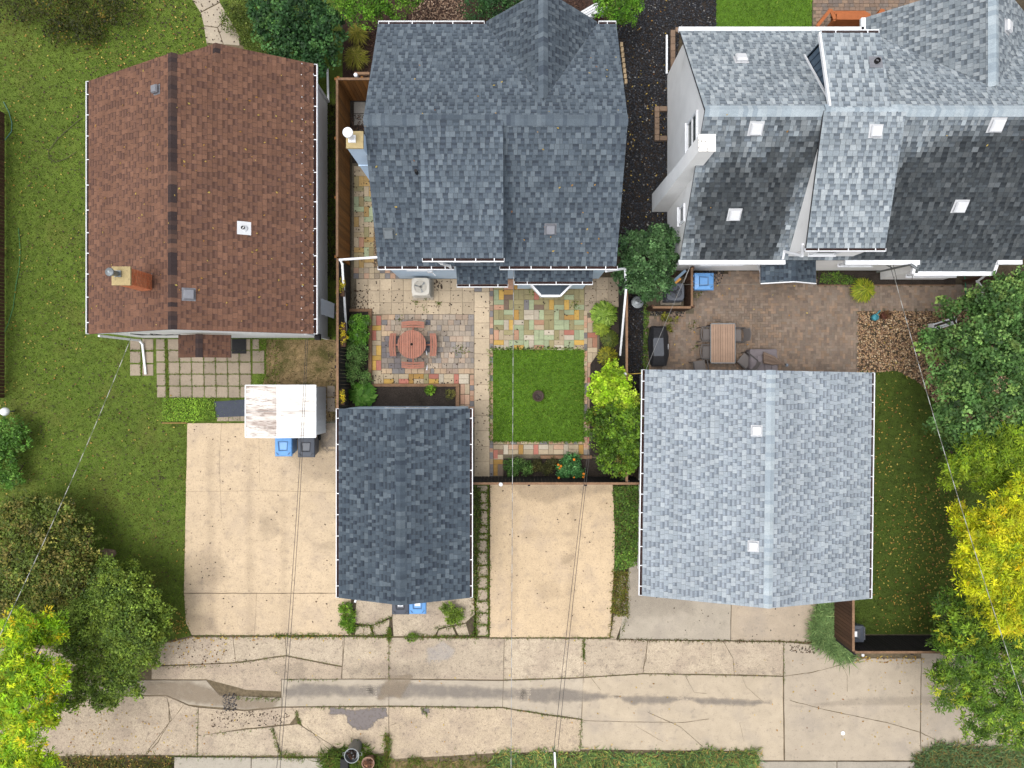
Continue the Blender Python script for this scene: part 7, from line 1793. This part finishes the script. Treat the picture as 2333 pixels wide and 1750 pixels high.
# weeds in the joints
rng = np.random.default_rng(77); Vs, Fs, Ts = [], [], []
def weeds(pl, n, spread, pal, h=.06, w=.02, z=0.0):
    v, f, t = tufts(along(pl, n, spread, rng), pal, h, w, rng, z); Fs.append(f+sum(len(a) for a in Vs)); Vs.append(v); Ts.append(t)
WG = br([(c(112, 138, 50), 4), (c(90, 116, 42), 4), (c(134, 130, 60), 2), (c(120, 96, 58), 1)], 1.3)
weeds([(437, 1449), (770, 1449)], 420, .035, WG); weeds([(620, 1447), (890, 1449)], 700, .05, WG, .08); weeds([(925, 1450), (1085, 1450)], 520, .05, WG, .08)
weeds([(1115, 1453), (1400, 1453)], 320, .03, WG); weeds([(1405, 1457), (1850, 1462)], 900, .03, [(c(112, 120, 50), 3), (c(120, 84, 54), 3), (c(92, 110, 44), 2)])
weeds([(887, 1430), (887, 1460)], 260, .035, WG, .09); weeds([(887, 1455), (886, 1545)], 70, .02, WG); weeds([(1330, 1455), (1329, 1505)], 200, .03, WG, .07)
weeds([(537, 1510), (652, 1494)], 60, .03, WG); weeds([(345, 1518), (500, 1518)], 90, .03, WG); weeds([(652, 1492), (780, 1519)], 50, .03, WG); weeds([(652, 1548), (770, 1548)], 90, .02, WG)
weeds([(690, 1612), (880, 1609)], 160, .03, WG); weeds([(886, 1609), (1145, 1612)], 240, .025, WG); weeds([(1145, 1612), (1325, 1639)], 190, .025, WG); weeds([(1150, 1550), (1465, 1535), (1780, 1540)], 220, .025, WG)
weeds([(540, 1590), (640, 1592)], 160, .04, WG, .08); weeds([(676, 1618), (683, 1650)], 120, .04, WG); weeds([(620, 1658), (632, 1700), (640, 1722)], 170, .03, WG, .08); weeds([(451, 1615), (450, 1720)], 60, .02, WG); weeds([(460, 1675), (620, 1656)], 70, .02, WG)
weeds([(397, 1722), (740, 1724)], 420, .05, WG, .07); weeds([(640, 1715), (690, 1726)], 220, .09, WG, .1); weeds([(1325, 1640), (1322, 1706)], 110, .03, WG); weeds([(1785, 1463), (1786, 1560)], 70, .02, WG)
weeds([(883, 1672), (884, 1720), (878, 1745)], 420, .06, WG, .16, .025); weeds([(935, 1728), (960, 1735)], 160, .08, WG, .12); weeds([(1112, 1104), (1112, 1250), (1113, 1450)], 700, .035, WG, .07, .028); weeds([(1084, 1110), (1086, 1300), (1084, 1450)], 1100, .09, WG, .09, .028)
for y_ in yy_[1:-1]: weeds([(1089, y_), (1111, y_)], 60, .025, WG, .06, .022)
weeds([(810, 1425), (850, 1425), (892, 1407)], 220, .06, WG, .08); weeds([(845, 1425), (850, 1447)], 80, .04, WG); weeds([(990, 1432), (1062, 1422)], 160, .05, WG); weeds([(962, 1612), (974, 1630)], 60, .03, WG)
weeds([(1398, 1300), (1396, 1400), (1388, 1450)], 260, .04, [(c(150, 140, 56), 3), (c(120, 124, 46), 3)], .08); weeds([(1432, 1300), (1430, 1400), (1410, 1456)], 200, .03, WG); weeds([(421, 1000), (419, 1350), (430, 1445)], 260, .03, WG)
for r in range(1, 6): weeds([(383, rowy[r]), (572, rowy[r])], 220, .018, WG, .04, .016)
for k in range(8): weeds([(colx[k], 800), (colx[k]+2, 906)], 110, .018, WG, .04, .016)
weeds([(378, 772), (380, 900)], 260, .03, WG, .05); weeds([(321, 772), (322, 860)], 120, .03, WG, .05); weeds([(296, 799), (350, 799)], 80, .02, WG, .05)
weeds([(1115, 795), (1116, 1005)], 200, .03, GV_, .07); weeds([(1118, 795), (1331, 796)], 260, .02, GV_, .08); weeds([(1331, 797), (1330, 1005)], 200, .02, GV_, .07); weeds([(1118, 1006), (1330, 1007)], 240, .025, GV_, .07)
for (x, y, s, n) in ((1040, 796, .10, 30), (1056, 798, .1, 40), (967, 700, .1, 20), (999, 692, .06, 30), (948, 690, .06, 25), (972, 678, .08, 50), (1310, 697, .14, 60), (1212, 664, .12, 40), (1580, 740, .1, 40), (1590, 790, .1, 30), (1600, 645, .15, 60), (1585, 670, .1, 60), (910, 728, .08, 20)):
    weeds([(x-4, y), (x+4, y)], n, s, WG, .07, .022)
o = npmesh('weeds', M_grass, np.concatenate(Vs), np.concatenate(Fs), np.concatenate(Ts)); tag(o, 'small green weeds growing in the joints of alley and paving', 'weeds', kind='stuff')
# tall grass by the alley and the fence corner
def tall_grass(label, poly, n, pal, h, w, seed, z=-.03):
    r = np.random.default_rng(seed); q = poly_points([XY(*p) for p in poly], n, r); q = q + r.normal(size=q.shape)*.12*(r.random((n, 1)) < .3); v, f, t = tufts(q, pal, h, w, r, z, 1.5)
    m = np.repeat((.7+.6*vnoise(q[:, 0], q[:, 1], 1.4, seed)), 1)[:, None]
    o = npmesh('tall_grass', M_grass, v, f, t*m); return tag(o, label, 'grass', kind='stuff')
verge = struct('verge', [(-500, 1733), (396, 1722), (396, 1850), (-500, 1850)], M_soil, -.12, -.028, label='leafy earth verge below the alley'); struct('verge', [(744, 1722), (1128, 1718), (1726, 1707), (1726, 1850), (744, 1850)], M_drysoil, -.12, -.034, label='grassy verge below the middle of the alley'); struct('verge', [(2086, 1712), (2600, 1712), (2600, 1850), (2086, 1850)], M_drysoil, -.12, -.034, label='weedy verge at the end of the alley')
TG = br([(c(110, 134, 72), 4), (c(92, 114, 60), 4), (c(134, 146, 76), 2), (c(150, 130, 74), 2), (c(70, 104, 66), 2)], 1.9)
tall_grass('tall rough grass along the lower edge of the alley', [(1120, 1726), (1150, 1706), (1190, 1718), (1240, 1708), (1300, 1719), (1380, 1709), (1450, 1720), (1500, 1714), (1560, 1716), (1610, 1704), (1660, 1713), (1725, 1708), (1732, 1765), (1118, 1765)], 7000, TG, .13, .034, 301)
tall_grass('tall dark weeds where the alley meets the dark tree', [(2080, 1728), (2130, 1695), (2200, 1700), (2340, 1706), (2340, 1765), (2084, 1765)], 5200, br([(c(94, 118, 76), 4), (c(80, 100, 60), 4), (c(124, 118, 66), 2), (c(110, 90, 56), 1)], 1.8), .15, .034, 302)
tall_grass('blue green grass clump along the brown fence by the apron', [(1862, 1376), (1900, 1376), (1893, 1440), (1920, 1470), (1942, 1486), (1938, 1500), (1900, 1490), (1860, 1462), (1846, 1440), (1858, 1410)], 4600, br([(c(112, 138, 86), 4), (c(96, 120, 72), 4), (c(132, 152, 96), 2)], 1.8), .2, .03, 303, 0)
tall_grass('rough green weeds around the metal can', [(735, 1718), (790, 1700), (830, 1700), (880, 1740), (880, 1765), (735, 1765)], 1700, [(c(112, 140, 52), 3), (c(90, 116, 44), 3), (c(130, 120, 60), 1)], .2, .035, 304)
tall_grass('sparse grass on the verge beside the alley pad', [(140, 1724), (396, 1724), (396, 1765), (140, 1765)], 1500, [(c(128, 124, 58), 3), (c(98, 110, 48), 3), (c(150, 120, 60), 1)], .12, .03, 305)
tall_grass('thin grass on the sandy verge below the alley', [(890, 1735), (1128, 1720), (1128, 1765), (890, 1765)], 500, [(c(120, 134, 60), 3), (c(150, 136, 80), 2)], .12, .03, 306)

# ---- fallen leaves
rl = random.Random(99)
for pl, n, sd_ in ((E1, 70, 1), (W1, 34, 2)): drop_on_plane(pl, n, sd_)
for pl, n, sd_ in (([(-4.5, 3.985, 3.8), (3.5, 3.985, 3.8), (3.5, 8.0, 6.1), (-4.5, 8.0, 6.1)], 34, 3), ([(-4.5, 12.1, 3.8), (3.5, 12.1, 3.8), (3.5, 8.1, 6.1), (-4.5, 8.1, 6.1)], 26, 4), ([(6, 4.4, 3.0), (17, 4.4, 3.0), (17, 8.2, 6.1), (6, 8.2, 6.1)], 16, 5)): drop_on_plane(pl, n, sd_)
def drop(poly, n, z, seed):
    q = poly_points([XY(*p) for p in poly], n, np.random.default_rng(seed)); r = random.Random(seed)
    for a, b in q: LEAVES.append((Vector((a, b, z)), Vector((r.uniform(-.2, .2), r.uniform(-.2, .2), 1)), r.random()))
drop([(-20, -20), (196, -20), (196, 900), (-20, 900)], 330, .035, 11); drop([(196, -20), (420, -20), (470, 110), (196, 170)], 200, .035, 12); drop([(-20, 900), (420, 900), (420, 1300), (-20, 1300)], 150, .035, 13)
drop([(1990, 860), (2130, 930), (2160, 1440), (1990, 1440)], 420, .03, 14); drop([(2060, 1100), (2200, 1100), (2200, 1440), (2040, 1440)], 420, .03, 15); drop([(2000, 900), (2060, 930), (2060, 1400), (2000, 1400)], 90, .03, 16)
drop([(1410, 0), (1530, 0), (1520, 500), (1412, 500)], 110, .03, 17); drop([(380, 1380), (430, 1400), (440, 1450), (345, 1500), (330, 1470)], 160, .02, 18); drop([(340, 1455), (520, 1455), (520, 1520), (340, 1520)], 70, .012, 19)
drop([(150, 1620), (450, 1620), (450, 1715), (150, 1715)], 90, .012, 20); drop([(450, 1452), (1780, 1458), (1780, 1720), (450, 1720)], 90, .012, 21); drop([(1945, 1495), (2110, 1495), (2110, 1512), (1945, 1512)], 90, .012, 22)
drop([(1800, 1500), (2200, 1500), (2200, 1720), (1800, 1720)], 70, .012, 23); drop([(1960, 720), (2170, 720), (2170, 900), (1960, 850)], 60, .05, 24); drop([(1500, 630), (1950, 660), (1950, 830), (1480, 830)], 30, .012, 25)
drop([(140, 1722), (396, 1722), (396, 1755), (140, 1755)], 120, .05, 26); drop([(440, 1450), (780, 1446), (780, 1456), (440, 1460)], 90, .03, 27)
def build_leaves(recs, pal, name, label, size, seed):
    r = np.random.default_rng(seed); n = len(recs); pos = np.array([tuple(x[0]) for x in recs]); nr = np.array([tuple(x[1].normalized()) for x in recs])
    ax = unit(n, r); ax -= nr*np.sum(ax*nr, 1)[:, None]; ax /= np.linalg.norm(ax, axis=1)[:, None]
    L = size*(.6+.8*r.random(n)); v, f = leaf_quads(pos, nr, ax, L, L*.6)
    tag(npmesh(name, M_leaf, v, f, pal_pick(pal, n, r)*(1+.15*r.normal(size=n))[:, None].clip(.5, 1.5)), label, 'leaves', kind='stuff')
build_leaves(LEAVES, [(c(222, 190, 96), 4), (c(206, 160, 80), 3), (c(236, 210, 110), 2), (c(190, 140, 60), 2), (c(160, 110, 70), 1)], 'fallen_leaves', 'scattered yellow fallen leaves on roofs, lawns and alley', .075, 5)
DK = []
def dropd(poly, n, z, seed):
    q = poly_points([XY(*p) for p in poly], n, np.random.default_rng(seed)); r = random.Random(seed)
    for a, b in q: DK.append((Vector((a, b, z)), Vector((r.uniform(-.3, .3), r.uniform(-.3, .3), 1)), 0))
dropd([(805, 385), (850, 385), (862, 600), (805, 600)], 90, .01, 31); dropd([(805, 640), (1080, 640), (1080, 716), (805, 716)], 120, .01, 32); dropd([(965, 636), (1010, 636), (1010, 662), (975, 665)], 60, .01, 33); dropd([(800, 660), (840, 660), (840, 712), (800, 712)], 70, .01, 34)
dropd([(870, 716), (1080, 716), (1080, 852), (870, 852)], 60, .01, 35); dropd([(1080, 660), (1120, 660), (1120, 1080), (1080, 1080)], 60, .01, 36); dropd([(1125, 660), (1330, 660), (1330, 796), (1125, 796)], 45, .01, 37); dropd([(1118, 788), (1331, 788), (1331, 798), (1118, 798)], 110, .012, 38)
dropd([(1332, 640), (1412, 640), (1412, 705), (1332, 705)], 40, .01, 39); dropd([(430, 970), (560, 970), (560, 1440), (430, 1440)], 45, .022, 40); dropd([(560, 1000), (770, 1050), (770, 1440), (560, 1440)], 25, .022, 41); dropd([(1120, 1110), (1390, 1110), (1390, 1450), (1120, 1450)], 40, .022, 42)
dropd([(-20, -20), (196, -20), (196, 1100), (-20, 1100)], 900, .02, 43); dropd([(196, 780), (415, 900), (415, 1340), (196, 1180)], 420, .02, 44); dropd([(200, -20), (440, -20), (480, 110), (196, 180)], 420, .02, 45)
dropd([(745, 200), (766, 200), (765, 960), (748, 960)], 300, .0, 46); dropd([(440, 0), (500, 0), (545, 100), (475, 100)], 40, .012, 47); dropd([(345, 1455), (600, 1455), (600, 1520), (345, 1520)], 60, .012, 48); dropd([(480, 1622), (660, 1618), (660, 1650), (480, 1660)], 110, .012, 49)
dropd([(1430, 1300), (1850, 1380), (1850, 1455), (1420, 1455)], 25, .022, 50); dropd([(850, 852), (1040, 866), (1040, 874), (850, 874)], 40, .01, 51); dropd([(1800, 1470), (1870, 1474), (1860, 1490), (1800, 1484)], 60, .012, 52); dropd([(930, -10), (1056, -10), (1050, 50), (940, 50)], 120, .02, 53); dropd([(780, 260), (832, 262), (826, 310), (800, 310)], 160, .0, 54)
build_leaves(DK, [(c(84, 64, 52), 4), (c(66, 52, 46), 3), (c(110, 84, 62), 2)], 'dead_leaves', 'scattered dark dead leaves on paving and lawn', .07, 6)
